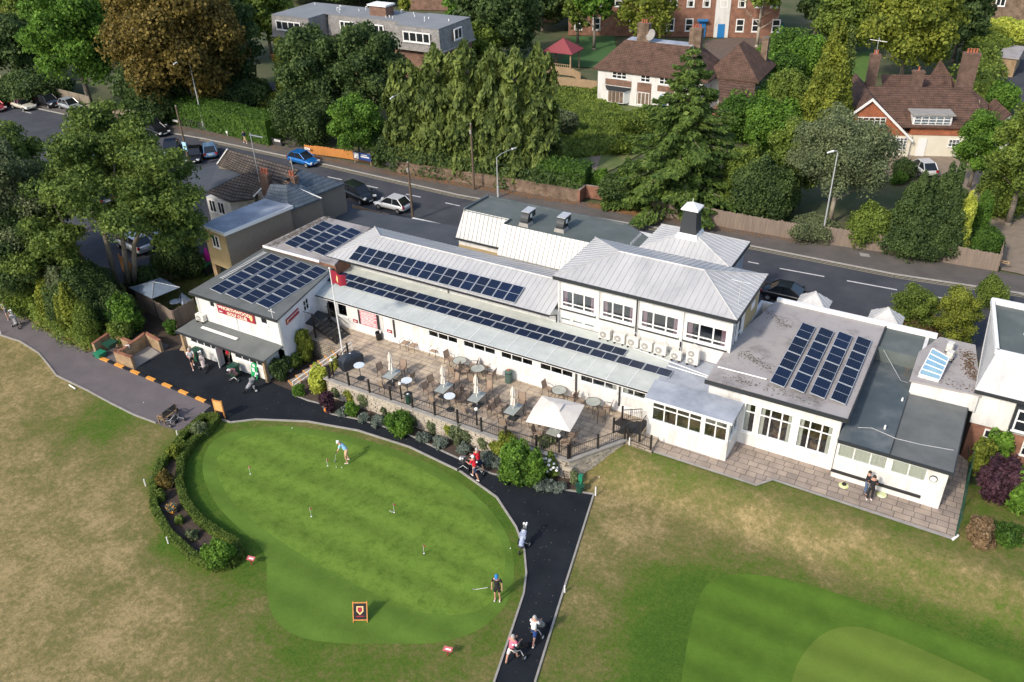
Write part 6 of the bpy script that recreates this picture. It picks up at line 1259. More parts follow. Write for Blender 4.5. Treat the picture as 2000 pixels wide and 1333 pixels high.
tr.build('tread', SLABS2, t); no_.build('nosing', ORANGE, t); mb = MB(); A = a+Sd*.08; B = A+D_*L_; B.z = TZ; mb.cyl(A+Vector((0, 0, .62)), B+Vector((0, 0, .62)), .03, n=6)
mb.cyl(A+Vector((0, 0, .3)), B+Vector((0, 0, .3)), .025, n=6)
for k in range(5): q = A.lerp(B, k/4); mb.cyl(q, q+Vector((0, 0, .62)), .025, n=6)
mb.build('handrail', WHITE2, t)
# flagpole with crimson flag
q = G(672, 706, 1.1); t = thing('flagpole', 'white flagpole flying a crimson crested flag at the corner of the terrace', 'flagpole', q); hT = topz(q, 526); MB().cyl(q-Vector((0, 0, .9)), q+Vector((0, 0, hT)), .06, .035, 10).build('pole', WHITE2, t); MB().ball(q+Vector((0, 0, hT+.05)), .07, 8).build('finial', WHITE2, t)
fl = []; fs = []; nx_, nz_ = 12, 6
for i in range(nx_+1):
    for j in range(nz_+1):
        u = i/nx_; fl.append((q.x+.04+u*1.05, q.y+.16*math.sin(u*7)*u+.1*u, q.z+hT-.08-1.0*(j/nz_)*(1-.25*u)-.22*u+.03*math.sin(u*9+j)))
for i in range(nx_):
    for j in range(nz_): a_ = i*(nz_+1)+j; fs.append((a_, a_+nz_+1, a_+nz_+2, a_+1))
fo = MB().add(fl, fs).build('flag', CRIM, t, smooth=True); mb = MB()
for sgn in (-.03, .03):
    k = [fl[(i)*(nz_+1)+j] for i, j in ((5, 1), (7, 2), (6, 5), (4, 4))]; mb.add([(p[0], p[1]+sgn, p[2]) for p in k], [(0, 1, 2, 3)])
mb.build('crest', GOLD, fo)
# ================================================================ FORECOURT AND GREEN OBJECTS
def lowwall(label, lines, h, mat=BRICKY, wd=.22):
    P0 = G(*lines[0][0]); t = thing('brick_bay', label, 'wall', P0, 0, 'low buff brick bays by the forecourt')
    for ln in lines:
        P = [G(*p) for p in ln]; hh = ln_h = h
        for a, b in zip(P, P[1:]):
            e = (b-a).normalized(); s_ = Vector((-e.y, e.x, 0))*wd/2; z = Vector((0, 0, hh)); mb = MB(); mb.slab([a-s_+z, b-s_+z, b+s_+z, a+s_+z], hh); mb.build('wall', mat, t); mb = MB(); s2 = s_*1.15; z2 = Vector((0, 0, hh+.05)); mb.slab([a-s2+z2, b-s2+z2, b+s2+z2, a+s2+z2], .05); mb.build('coping', BRICKR, t)
    return t
lowwall('left low brick bay holding the green wheelbarrow', [[(188, 694), (219, 672), (262, 690)]], .95); lowwall('right low brick bay with concrete floor and a white notice', [[(231, 709), (247, 704), (290, 672), (318, 688)], [(231, 709), (264, 720)]], .95)
sheet('bay_floor', [[(264, 720), (310, 690), (290, 676), (243, 706)]], CONC, .02)
q = G(197, 698); t = thing('green_tub', 'green plastic tub on the ground in the left brick bay', 'tub', q); mb = MB(); frus(mb, q.x, q.y, .01, .42, .26, .34); mb.build('tub', GREENP, t); MB().cbox((q.x, q.y, .40), .6, .6, .03).build('contents', GREEND, t)
q = G(213, 692); t = thing('wheelbarrow', 'dark green wheelbarrow tipped up in the left brick bay', 'wheelbarrow', q); mb = MB(); frus(mb, q.x, q.y+.3, .45, .85, .25, .42); mb.build('tray', GREEND, t); MB().tube([(q.x-.25, q.y+.9, .8), (q.x-.2, q.y, .35), (q.x, q.y-.45, .18)], .02).build('handle', GREEND, t); MB().tube([(q.x+.25, q.y+.9, .8), (q.x+.2, q.y, .35), (q.x, q.y-.45, .18)], .02).build('handle', GREEND, t); MB().cyl((q.x-.05, q.y-.45, .18), (q.x+.05, q.y-.45, .18), .18, n=14).build('wheel', TYRE, t)
q = G(256, 700); t = thing('notice', 'small white notice fixed on the wall of the right brick bay', 'sign', (q.x, q.y, .9)); MB().cbox((q.x-.1, q.y+.05, .95), .3, .03, .25, .7).build('board', WHITE2, t)
for p, lab in (((386, 704), 'dark green wheeled bin by the shop door'), ((460, 735), 'dark green litter bin beside the shop entrance')):
    q = G(*p); t = thing('wheeled_bin', lab, 'bin', q, 0, 'dark green bins at the golf shop'); mb = MB(); frus(mb, q.x, q.y, .05, .85, .24, .30); mb.build('body', GREEND, t); MB().box(q.x-.32, q.x+.32, q.y-.32, q.y+.34, .85, .93).build('lid', GREEND, t); MB().cyl((q.x-.25, q.y+.28, .09), (q.x+.25, q.y+.28, .09), .09, n=10).build('wheel', TYRE, t)
q = G(497, 741); t = thing('pavement_sign', 'bright green arched pavement sign with a white notice in front of the shop', 'sign', q); mb = MB()
for sg_, y0 in ((1, .0), (-1, .5)):
    v = []
    pr = [(-.28, 0), (.28, 0), (.28, .95)]+[(.28*math.cos(a), .95+.25*math.sin(a)) for a in [i*math.pi/8 for i in range(1, 8)]]+[(-.28, .95)]
    for d in (0, .03): v += [(q.x+u, q.y+y0+d+sg_*.2*zz, zz) for u, zz in pr]
    n = len(pr); mb.add(v, [tuple(range(n)), tuple(range(n, 2*n))[::-1]]+[(i, (i+1) % n, n+(i+1) % n, n+i) for i in range(n)])
b_ = mb.build('board', GREENS, t); MB().box(q.x-.13, q.x+.13, q.y-.06+.14, q.y-.05+.14, .55, .88).build('notice', WHITE2, b_); MB().cyl((q.x, q.y+.17, 1.02), (q.x, q.y+.18, 1.02), .13, n=14).build('emblem', WHITE2, b_)
# timber notice board
a = G(424, 815); b = G(440, 819); t = thing('notice_board', 'golden timber notice board on two posts beside the black path', 'sign', a); U = (b-a).normalized(); mb = MB()
for p in (a, b): mb = MB(); mb.cyl(p, p+Vector((0, 0, 1.45)), .05, n=6); mb.build('post', WOODO, t)
mb = MB(); obox(mb, a, U, -.05, (b-a).length+.05, .55, 1.4, -.03, .03); bb = mb.build('panel', WOODO, t)
mb = MB(); obox(mb, a, U, .02, (b-a).length-.02, .62, 1.33, .031, .04); mb.build('notice', M('pale_board', (.66, .42, .16), (.60, .36, .12), 5), bb)
# bench with lettered back
a = G(322, 832); b = G(348, 812); t = thing('park_bench', 'oak memorial bench with a dark lettered backrest at the path end', 'bench', a); U = (b-a).normalized(); L_ = (b-a).length
mb = MB(); obox(mb, a, U, 0, L_, .40, .45, -.45, .02); mb.build('seat', OAK, t); mb = MB(); obox(mb, a, U, 0, L_, .55, .98, -.02, .03)
br_ = mb.build('backrest', WOODD, t); mb = MB()
text_mesh('WOODLANDS', .2, OAK, br_, a+U*(L_/2)+U.cross(Vector((0, 0, 1)))*.035+Vector((0, 0, .68)), U, sx=1.2)
for u in (0.0, L_-.07):
    mb = MB(); obox(mb, a, U, u, u+.07, 0, 1.0, -.02, .04); obox(mb, a, U, u, u+.07, 0, .62, -.5, -.44); obox(mb, a, U, u, u+.07, .60, .66, -.5, 0); mb.build('end_frame', OAK, t)
# ---------------------------------------------------------------- golf trolleys
def trolley(xp, yp, rz, bag, label, h=1.1, bagged=True, z=0., folded=False):
    q = G(xp, yp, z); t = thing('golf_trolley', label, 'golf trolley', q, rz, 'golf trolleys around the clubhouse'); WL[t.name] = Vector((0, 0, 0))
    for sx in (-1, 1): w_ = MB().cyl((sx*.27, -.12, .15), (sx*.33, -.12, .15), .15, n=14).build('wheel', TYRE, t); MB().cyl((sx*.265, -.12, .15), (sx*.335, -.12, .15), .085, n=10).build('rim', WHITE2 if not folded else RIM, w_)
    MB().cyl((-.025, .62, .12), (.025, .62, .12), .12, n=12).build('wheel', TYRE, t)
    MB().tube([(-.3, -.12, .15), (0, .0, .32), (.3, -.12, .15)], .018, 6).build('axle', STEEL, t); MB().tube([(0, .62, .12), (0, .1, .30), (0, -.35, .78), (0, -.62, 1.02)], .02, 6).build('frame', DGREY if not folded else STEEL, t)
    MB().cyl((-.16, -.62, 1.02), (.16, -.62, 1.02), .025, n=6).build('handle', BLACK, t)
    if bagged:
        a = Vector((0, .42, .28)); b = Vector((0, -.28, 1.05)); b_ = MB().cyl(a, b, .13, .15, 12).build('bag', bag, t, smooth=False); d = (b-a).normalized()
        MB().cbox((0, .02, .83), .34, .16, .3).build('pocket', bag, b_); mb = MB(); MB().cyl(a, a+d*.1, .14, .14, 12).build('base', BLACK, b_); MB().cyl(b-d*.06, b, .155, .155, 12).build('collar', BLACK, b_)
        for i in range(7):
            r = .08; an = i*.9; c = b+Vector((r*math.cos(an), r*math.sin(an)*.5, 0)); e = c+d*(.12+.1*(i % 3)); mb.cyl(c-d*.1, e, .008, n=4); 
        mb.build('shafts', STEEL, b_); hd_ = MB()
        for i in range(3): c = b+Vector((.09*math.cos(i*2.1), .06*math.sin(i*2.1), 0))+d*.26; hd_.ball(c, .065, 8)
        hd_.build('head_cover', CWHITE, b_); m2 = MB()
        for i in range(4): c = b+Vector((.1*math.cos(i*1.6+.5), .06*math.sin(i*1.6+.5), 0))+d*.2; m2.cbox(c, .08, .05, .03)
        m2.build('club_head', RIM, b_)
    t.rotation_euler = (0, 0, rz); t.location = q; return t
trolley(33, 638, R_(-110), BAGG, 'white and grey golf bag on a trolley on the far left path')
trolley(399, 722, R_(-125), M('cream_pink_bag', (.55, .48, .46), (.25, .2, .2), 9), 'pale golf bag on a trolley pushed by the walker outside the shop')
trolley(459, 745, R_(20), BAGR, 'red and white golf bag on a trolley parked by the shop door'); trolley(495, 764, R_(150), BAGG, 'grey golf bag on a trolley parked alone on the black forecourt')
trolley(351, 823, R_(60), BAGG, 'bare silver trolley leaning beside the bench', bagged=False, folded=True); trolley(336, 830, R_(100), BLACK, 'black folded trolley lying behind the bench', bagged=False, folded=True); trolley(341, 815, R_(30), BAGG, 'silver trolley with white wheels nearest the bench back', bagged=False, folded=True)
trolley(1022, 1068, R_(-170), BAGB, 'blue and white golf bag on a trolley standing alone on the black path'); trolley(1052, 1240, R_(-5), BAGG, 'dark golf trolley ahead of the man in the white shirt'); trolley(1017, 1280, R_(-5), BLACK, 'black golf trolley pushed by the man in pink'); trolley(905, 918, R_(25), BAGG, 'white and black golf bag on a trolley beside the two men in red'); trolley(936, 925, R_(10), CNAVY, 'navy golf bag on a trolley between the two men in red')
# ---------------------------------------------------------------- putting green flags, markers, balls, signs
def hole(xp, yp, yt, lab):
    q = G(xp, yp, .0); H = topz(q, yt); t = thing('putting_flag', lab, 'flag', q, 0, 'small red flags on the putting green'); MB().cyl(q, q+Vector((0, 0, H)), .008, n=5).build('pole', WHITE2, t); z = q.z+H; mb = MB(); mb.add([(q.x+.01, q.y, z), (q.x+.18, q.y+.03, z-.07), (q.x+.01, q.y, z-.14), (q.x+.01, q.y+.008, z), (q.x+.18, q.y+.038, z-.07), (q.x+.01, q.y+.008, z-.14)], [(0, 1, 2), (5, 4, 3)]); mb.build('flag', CRIM, t); MB().cyl((q.x, q.y, .002), (q.x, q.y, .014), .045, n=12).build('cup', WHITE2, t)
for a in ((489, 927, 911, 'red flag in the hole nearest the planted bed'), (640, 911, 897, 'red flag in the hole beside the bending putter'), (608, 1010, 992, 'red flag in the hole left of the middle of the green'), (770, 1002, 984, 'red flag in the hole right of the middle of the green'), (828, 1082, 1065, 'red flag in the hole nearest the standing golfer')): hole(*a)
def marker(xp, yp, yt, lab, z=0., g='white marker posts beside the paths'):
    q = G(xp, yp, z); H = topz(q, yt); t = MB().cyl(q, q+Vector((0, 0, H)), .045, .04, 8).build('marker_post', WHITE2, None, off=q); tag(t, lab, 'post', g)
for a in ((285, 950, 937, 'white marker post left of the planted bed'), (329, 1062, 1050, 'white marker post at the lower curve of the planted bed'), (347, 851, 842, 'white marker post near the bench trolleys'), (1163, 969, 952, 'white marker post at the corner of the black path'), (1103, 1158, 1145, 'white marker post halfway down the black path'), (2, 653, 643, 'white marker post at the left edge by the brown path')): marker(*a)
marker(1229, 870, 856, 'white marker post on the lawn below the terrace railing', 1.2)
q = G(143, 757); o = MB().cyl((q.x-.4, q.y, .05), (q.x+.4, q.y-.1, .05), .05, n=8).build('marker_post', WHITE2, None, off=q); tag(o, 'white marker post lying flat on the dry grass', 'post')
for i, p in enumerate(((668, 915), (657, 914), (762, 1000), (766, 1002), (997, 1073), (571, 838), (281, 788), (1170, 938))):
    q = G(*p, .0); z = HT(q.x, q.y); o = MB().ball((q.x, q.y, z+.04), .032, 8).build('golf_ball', CWHITE, None, off=(q.x, q.y, z)); tag(o, ['golf ball at the putter head', 'golf ball just left of the bending golfer', 'golf ball left of the two by the middle flag', 'golf ball right of the two by the middle flag', 'golf ball near the path edge at the right of the green', 'golf ball on the grass above the green', 'golf ball on the black forecourt', 'golf ball near the green ball washer'][i], 'ball', 'golf balls')
def small_sign(xp, yp, lab, sz=.42):
    q = G(xp, yp); t = thing('small_sign', lab, 'sign', q, 0, 'little maroon signs on the lawn'); MB().cyl(q, q+Vector((0, 0, .4)), .025, n=6).build('post', RED, t); mb = MB(); mb.add([(q.x-sz/2, q.y-.1, .38), (q.x+sz/2, q.y-.1+.1, .38), (q.x+sz/2, q.y+.18, .52), (q.x-sz/2, q.y+.08, .52), (q.x-sz/2, q.y-.1, .35), (q.x+sz/2, q.y, .35), (q.x+sz/2, q.y+.18, .49), (q.x-sz/2, q.y+.08, .49)], [(0, 1, 2, 3), (7, 6, 5, 4), (0, 4, 5, 1), (1, 5, 6, 2), (2, 6, 7, 3), (3, 7, 4, 0)]); b_ = mb.build('board', RED, t)
    mb = MB(); mb.add([(q.x-sz*.36, q.y-.03, .423), (q.x+sz*.36, q.y+.04, .423), (q.x+sz*.36, q.y+.09, .468), (q.x-sz*.36, q.y+.03, .468)], [(0, 1, 2, 3)]); mb.build('lettering', CPALE, b_)
small_sign(492, 1104, 'small maroon sign on a post beside the end of the box hedge'); small_sign(875, 1282, 'small maroon sign on a post below the putting green')
q = G(704, 1215); t = thing('crest_board', 'black crested board in a gold timber easel on the putting green', 'sign', q); s_ = Vector((1, .25, 0)).normalized(); 
s_ = Vector((CR[0], CR[1], 0)).normalized(); bk = Vector((-s_.y, s_.x, 0)); P0 = q; mb = MB(); 
def ez(u, v, d=0): return P0+s_*u+bk*(v*.45+.0)+Vector((0, 0, v*.80+.08))+(-bk*.87+Vector((0, 0, .49)))*d
def plate(mb, u0, u1, v0, v1, d0, d1): mb.add([ez(u0, v0, d0), ez(u1, v0, d0), ez(u1, v1, d0), ez(u0, v1, d0), ez(u0, v0, d1), ez(u1, v0, d1), ez(u1, v1, d1), ez(u0, v1, d1)], [(0, 3, 2, 1), (4, 5, 6, 7), (0, 1, 5, 4), (1, 2, 6, 5), (2, 3, 7, 6), (3, 0, 4, 7)])
plate(mb, -.33, .33, .05, .95, -.03, 0); mb.build('board', CBLACK, t); mb = MB()
for u in (-.36, .32): plate(mb, u, u+.05, -.1, 1.05, -.03, .02)
plate(mb, -.36, .37, 0, .06, -.02, .021); plate(mb, -.36, .37, .94, 1.0, -.02, .021); mb.build('frame', WOODO, t); mb = MB(); V0 = [ez(u, v, .012) for u, v in ((-.17, .78), (.17, .78), (.17, .5), (0, .3), (-.17, .5))]; mb.add(V0, [(0, 4, 3, 2, 1)]); cr_ = mb.build('crest', GOLD, t); mb = MB(); mb.add([ez(u, v, .018) for u, v in ((-.11, .72), (.11, .72), (.11, .53), (0, .4), (-.11, .53))], [(0, 4, 3, 2, 1)]); mb.add([ez(u, v, .016) for u, v in ((-.2, .26), (.2, .26), (.2, .2), (-.2, .2))], [(0, 3, 2, 1)]); mb.build('shield', CRIM, cr_)
q = G(1134, 958, .0); t = thing('ball_washer', 'green ball washer and bucket on the grass under the stone wall', 'ball washer', q); MB().cyl(q, q+Vector((0, 0, .6)), .04, n=8).build('post', GREENP, t); mb = MB(); mb.box(q.x-.12, q.x+.12, q.y-.1, q.y+.1, .75, 1.15); mb.cyl((q.x, q.y, .5), (q.x, q.y, .78), .07, n=8); mb.build('washer', GREENP, t); MB().lathe((q.x, q.y-.12, 0), [(.2, 0), (.22, .03), (.25, .42), (.28, .46), (.2, .44)], 14).build('bucket', GREEND, t)
# towels by the couple
for (p, lab, m_) in (((1648, 949), 'black bag on a yellow-green cloth left of the couple', 1), ((1722, 967), 'folded white and lime cloth right of the couple', 0)):
    q = G(*p, PZ+.01); t = thing('cloth', lab, 'cloth', q); mb = MB(); mb.lathe(q, [(.28, 0), (.24, .04), (.1, .06)], 9); mb.build('cloth', M('lime_cloth', (.55, .65, .12), (.7, .7, .6), 6), t)
    if m_: MB().ball(q+Vector((0, 0, .1)), .13, 8, .7).build('bag', CBLACK, t)
# ================================================================ STREET FURNITURE
def lamp(xb, yb, xt, yt, armx, army, lab, head=True):
    q = G(xb, yb, .06); H = topz(q, yt); t = thing('street_lamp', lab, 'street lamp', q, 0, 'tall street lamps along the road'); tp_ = q+Vector((0, 0, H)); mb = MB(); mb.cyl(q, q+Vector((0, 0, 1.2)), .11, n=10); mb.cyl(q+Vector((0, 0, 1.2)), tp_, .075, .05, 8); mb.build('pole', STEEL, t)
    # arm towards the road, at the top
    d = GY(armx, army, 1)[0]; r_ = ray(armx, army); zt = tp_.z+.25; e = Vector((0, 0, 0)); tt = (zt-HC)/r_[2]; e = Vector((r_[0]*tt, r_[1]*tt, zt)); v = e-tp_; 
    if v.length > 3.2: e = tp_+v.normalized()*3.0
    MB().tube([tp_, tp_.lerp(e, .3)+Vector((0, 0, .15)), e], .035, 6).build('arm', STEEL, t); hd_ = MB(); dv = (e-tp_); dv.z = 0; dv.normalize(); hd_.cyl(e, e+dv*.6-Vector((0, 0, .05)), .10, .07, 8); hd_.build('lamp_head', CONC if not head else WHITE2, t)
lamp(973, 387, 973, 309, 1000, 292, 'white street lamp standing behind the flat roofed rear block'); lamp(1604, 475, 1626, 300, 1628, 296, 'tall white street lamp in front of the grey-green tree'); lamp(399, 254, 372, 118, 345, 123, 'tall street lamp beside the long clipped hedge'); lamp(803, 322, 792, 183, 768, 190, 'street lamp in front of the row of cypresses'); lamp(64, 105, 53, 67, 24, 72, 'street lamp among trees at the top left')
def pole(xb, yb, yt, lab, z=0., sign=False):
    q = G(xb, yb, z); H = topz(q, yt); t = thing('telegraph_pole', lab, 'pole', q, 0, 'wooden telegraph poles along the road'); MB().cyl(q, q+Vector((0, 0, H)), .13, .09, 8).build('pole', POLE, t); MB().cyl(q+Vector((0, 0, H)), q+Vector((0, 0, H+.08)), .10, .04, 8).build('cap', CONC, t)
    if sign: MB().box(q.x-.3, q.x+.3, q.y-.12, q.y-.08, 2.0, 3.0).build('sign', CBLUE, t)
    else: MB().box(q.x-.1, q.x+.1, q.y-.16, q.y-.1, H-.9, H-.5).build('junction_box', CONC, t)
pole(926, 371, 243, 'telegraph pole on the far pavement in front of the brick wall', .06); pole(807, 432, 318, 'telegraph pole beside the white hatchback'); pole(372, 329, 208, 'telegraph pole with blue notice at the car park entrance', 0, True)
# signs and boards by the road
def fence(name, lab, pts, h, mat, cat='fence', post=1.8, boards=True, z=.05, wd=.04, hh=None, capm=None):
    P = [G(a, b, z) for a, b in pts]; t = thing(name, lab, cat, P[0]); pan = MB(); rr = random.Random(len(pts)+int(pts[0][0]))
    for a, b in zip(P, P[1:]):
        L_ = (b-a).length; U = (b-a)/L_; u = 0
        if boards:
            while u < L_: w_ = .13; dz = rr.uniform(-.04, .05); obox(pan, a, U, u, min(L_, u+w_-.008), 0, h+dz+.06*math.sin(u*.5), -.02+rr.uniform(-.012, .012), .02); u += w_
        else: obox(pan, a, U, 0, L_, 0, h, -wd, wd)
        if post:
            ps = MB(); n = max(1, round(L_/post))
            for i in range(n+1): obox(ps, a, U, L_*i/n-.06, L_*i/n+.06, 0, h+.05, -.08, .08 if not boards else -.02)
            ps.build('post', capm or mat, t)
    if not boards and mat in (BRICKF, BRICKR, BRICKB):
        cc = MB(); 
        for a, b in zip(P, P[1:]): obox(cc, a, (b-a).normalized(), 0, (b-a).length, h, h+.06, -wd-.03, wd+.03)
        cc.build('coping', mat, t)
    pan.build('panel', mat, t); return t
fence('board_fence', 'long weathered close-boarded fence along the far pavement at the right', [(1272, 421), (1300, 425), (1562, 470), (1755, 498), (1947, 531)], 1.55, WOOD)
fence('board_fence', 'return of the weathered fence along the gravel drive', [(1947, 531), (1952, 500)], 1.5, WOOD)
fence('garden_wall', 'old brown brick wall under the dark hedges along the far pavement', [(775, 337), (860, 350), (1000, 372), (1130, 395)], 1.15, BRICKF, 'wall', 0, False, .05, .12)
fence('garden_wall', 'red brick entrance wall between the hedge and the shrubs', [(1130, 397), (1142, 386), (1185, 392)], 1.25, BRICKR, 'wall', 0, False, .05, .12)
fence('orange_fence', 'orange stained low timber fence beside the side entry', [(597, 300), (645, 306), (691, 313)], .95, WOODO, 'fence', 2.4); fence('garden_wall', 'short red brick wall behind the blue advertising board', [(693, 313), (740, 322)], 1.0, BRICKR, 'wall', 0, False, .05, .12)
fence('slatted_gate', 'dark timber gate between the brick walls', [(742, 322), (774, 330)], 1.2, WOODD, 'gate', 1.6)
fence('dark_fence', 'low black board fence under the long clipped hedge', [(345, 244), (420, 258), (550, 287)], .9, WOODD, 'fence', 2.2)
fence('panel_fence', 'pale concrete panel fence along the road at the far left', [(-40, 158), (20, 172), (100, 192), (180, 212)], 1.6, M('pale_panel', (.27, .23, .17), (.20, .17, .13), .8, .9), 'fence', 2.2, False); fence('panel_fence', 'pale panel wall with posts right of the gateway by the hedge', [(200, 214), (232, 226), (280, 236)], 1.4, M('pale_panel_wall', (.27, .22, .16), (.20, .165, .12), .8, .9), 'fence', 2.0, False)
fence('yard_fence', 'grey timber fence round the shop yard below the blue-grey canopy', [(272, 600), (345, 642), (386, 618)], 1.5, WOOD); fence('yard_fence', 'dark timber fence at the back of the shop yard', [(300, 560), (410, 520)], 1.3, WOOD); fence('orange_fence', 'golden timber fence behind the tree trunks', [(240, 530), (280, 560)], 1.6, WOODO)
fence('timber_fence', 'pale ranch fence beside the white and brick house', [(1070, 168), (1165, 178)], 1.3, WOODN, post=2.0); fence('timber_fence', 'upper pale post and rail fence by the gazebo', [(1058, 142), (1120, 150), (1133, 158)], 1.0, WOODN, post=2.2)
fence('green_fence', 'green bar fence beside the school tree', [(1490, 72), (1530, 62)], 1.2, M('teal_bar', (.05, .25, .20)), post=1.2)
fence('verge_fence', 'low broken timber fence with white posts beside the parked cars', [(690, 412), (720, 420), (760, 430)], .55, WOODN, post=1.5)
fence('garden_edge', 'green mesh boundary fence at the right end of the slab path', [(1865, 1051), (1880, 985), (1893, 905), (1890, 870)], .02, GREEND, post=.0, z=PZ)
q0 = G(1866, 1050, PZ); q1 = G(1895, 905, PZ); t = thing('mesh_fence', 'thin green wire fence between the slab path and the purple shrub', 'fence', q0); mb = MB()
for z in (.05, .45, .9, 1.3): mb.cyl(q0+Vector((0, 0, z)), q1+Vector((0, 0, z)), .01, n=4)
for i in range(14): p = q0.lerp(q1, i/13); mb.cyl(p, p+Vector((0, 0, 1.3)), .008, n=4)
mb.build('mesh', GREEND, t); 
for i in range(4): p = q0.lerp(q1, i/3); MB().cyl(p, p+Vector((0, 0, 1.4)), .03, n=6).build('post', GREEND, t)
o = MB().cyl(q0-Vector((.1, .25, 0)), q0+Vector((.1, .15, .05)), .07, n=8).build('boundary_post', WHITE2, None, off=q0); tag(o, 'short white post end at the corner of the slab path', 'post')
def hoard(p, q, z0, z1, mats, lab):
    a = G(*p, 0); b = G(*q, 0); U = (b-a).normalized(); L_ = (b-a).length; t = thing('hoarding', lab, 'sign', a); mb = MB(); obox(mb, a, U, 0, L_, z0, z1, .02, .08); b_ = mb.build('board', mats[0], t); mb = MB(); obox(mb, a, U, .08, L_*.3, z0+.08, z1-.08, .08, .09); mb.build('notice', mats[1], b_); mb = MB(); obox(mb, a, U, L_*.42, L_*.9, z0+(z1-z0)*.4, z0+(z1-z0)*.55, .08, .09); obox(mb, a, U, L_*.45, L_*.8, z0+(z1-z0)*.68, z0+(z1-z0)*.78, .08, .09); mb.build('lettering', WHITE2, b_); mb = MB(); 
    for u in (.1, L_-.1): obox(mb, a, U, u-.04, u+.04, 0, z0, .03, .07)
    mb.build('post', WOODN, t)
hoard((693, 318), (727, 325), .5, 1.3, (CRBLUE, WHITE2), 'blue and white advertising board on the short brick wall')
for i, (p, w_, lab) in enumerate((((341, 246), .9, 'white street name plate at the near end of the black fence'), ((539, 285), .9, 'white street name plate at the far end of the black fence'), ((598, 301), .8, 'white street name plate at the corner of the orange fence'), ((1941, 523), 1.0, 'pale plate near the end of the weathered fence'))):
    q = G(*p, .06); t = thing('name_plate', lab, 'sign', q, 0, 'street name plates'); MB().box(q.x, q.x+w_, q.y-.12, q.y-.09, .62, .85).build('plate', WHITE2 if i < 3 else WOODN, t); MB().box(q.x+.1, q.x+w_-.1, q.y-.125, q.y-.12, .70, .76).build('lettering', BLACK, t)
for (p, lab) in (((293, 233), 'small white hydrant post by the driveway gate'), ((445, 267), 'small white post against the black fence'), ((1564, 466), 'small white hydrant sign against the weathered fence'), ((845, 446), 'small white notice on a stake by the near kerb')):
    q = G(*p, .06); t = thing('hydrant_post', lab, 'post', q); MB().box(q.x-.06, q.x+.06, q.y-.04, q.y+.04, .06, .5).build('post', CONC, t); MB().box(q.x-.14, q.x+.14, q.y-.06, q.y-.04, .45, .72).build('plate', WHITE2, t)
# blue-grey yard canopy, pink umbrella, outdoor table in the yard
q = G(300, 590, 0); t = thing('yard_canopy', 'blue-grey square canopy over the shop yard', 'canopy', q); c4 = [G(a, b, 1.9) for a, b in ((252, 563), (313, 543), (351, 562), (297, 584))]; ap = (c4[0]+c4[1]+c4[2]+c4[3])/4+Vector((0, 0, .5)); mb = MB()
for i in range(4): mb.slab([c4[i], c4[(i+1) % 4], ap], .04)
mb.build('canopy', GAZ, t); mb = MB()
for i in range(4): mb.cyl(c4[i].lerp(ap, .08)-Vector((0, 0, 1.9)), c4[i].lerp(ap, .08), .03, n=6)
mb.build('post', DGREY, t); mb = MB()
for i in range(4): mb.cyl(c4[i]+Vector((0, 0, .01)), ap+Vector((0, 0, .03)), .025, n=5)
mb.build('rib', STEEL, t)
q = G(346, 605, 0); t = thing('yard_table', 'round white topped table in the shop yard', 'table', q); MB().cyl(q+Vector((0, 0, .7)), q+Vector((0, 0, .74)), .42, n=18).build('tabletop', TBLW, t); MB().cyl(q, q+Vector((0, 0, .7)), .04, n=6).build('pole', DGREY, t)
q = G(362, 600, 0); t = thing('parasol', 'folded blue and white striped parasol in the shop yard', 'parasol', q); mb = MB(); frus(mb, q.x, q.y, .5, 1.2, .45, .05); mb.build('canopy', M('stripes', (.08, .15, .3), (.5, .55, .6), 6, .8, streak=(6, .5, 1)), t); MB().cyl(q, q+Vector((0, 0, 1.3)), .02, n=6).build('pole', STEEL, t)
q = G(412, 532, 0); t = thing('parasol', 'closed magenta umbrella under the end wall of the pebbledashed house', 'umbrella', q); MB().lathe(q, [(.12, 1.0), (.28, 1.15), (.24, 1.7), (.1, 2.2), (.02, 2.35)], 9).build('canopy', PINK, t); MB().cyl(q, q+Vector((0, 0, 1.1)), .02, n=6).build('pole', STEEL, t)
q = G(403, 535, 0); t = thing('green_crate', 'dark crate with a bright green cover behind the magenta umbrella', 'crate', q); MB().box(q.x-.5, q.x+.4, q.y-.3, q.y+.4, 0, .8).build('body', DGREY, t); MB().slab([(q.x-.6, q.y-.4, .85), (q.x+.5, q.y-.4, .85), (q.x+.4, q.y+.5, 1.05), (q.x-.5, q.y+.5, 1.05)], .05).build('cover', GREENS, t)
# roof things: ladder on the shop roof, log by the shop
a = G(432, 546, 4.64); b = G(519, 494, 4.64); t = thing('ladder', 'aluminium ladder lying on the golf shop roof behind the panels', 'ladder', a); e = (b-a).normalized(); s_ = Vector((-e.y, e.x, 0))*.17; mb = MB(); z = Vector((0, 0, .05))
mb.cyl(a+s_+z, b+s_+z, .025, n=4); mb.cyl(a-s_+z, b-s_+z, .025, n=4); mb.build('rail', STEEL, t); mb = MB(); n = 24
for i in range(n): p = a.lerp(b, (i+.5)/n)+z; mb.cyl(p-s_, p+s_, .022, n=4)
mb.build('rung', STEEL, t)
a = G(352, 688, 0); b = G(369, 671, .0); t = thing('plank_stack', 'loose planks leaning beside the shop corner', 'planks', a); mb = MB(); mb.slab([a+Vector((0, 0, .2)), a+Vector((.6, .1, .25)), b+Vector((.6, .2, .5)), b+Vector((0, 0, .45))], .08); mb.build('plank', WOODN, t); mb = MB(); mb.cyl(a+Vector((.8, -.1, 0)), a+Vector((.9, .3, .6)), .1, n=6); mb.build('stub', OAK, t)
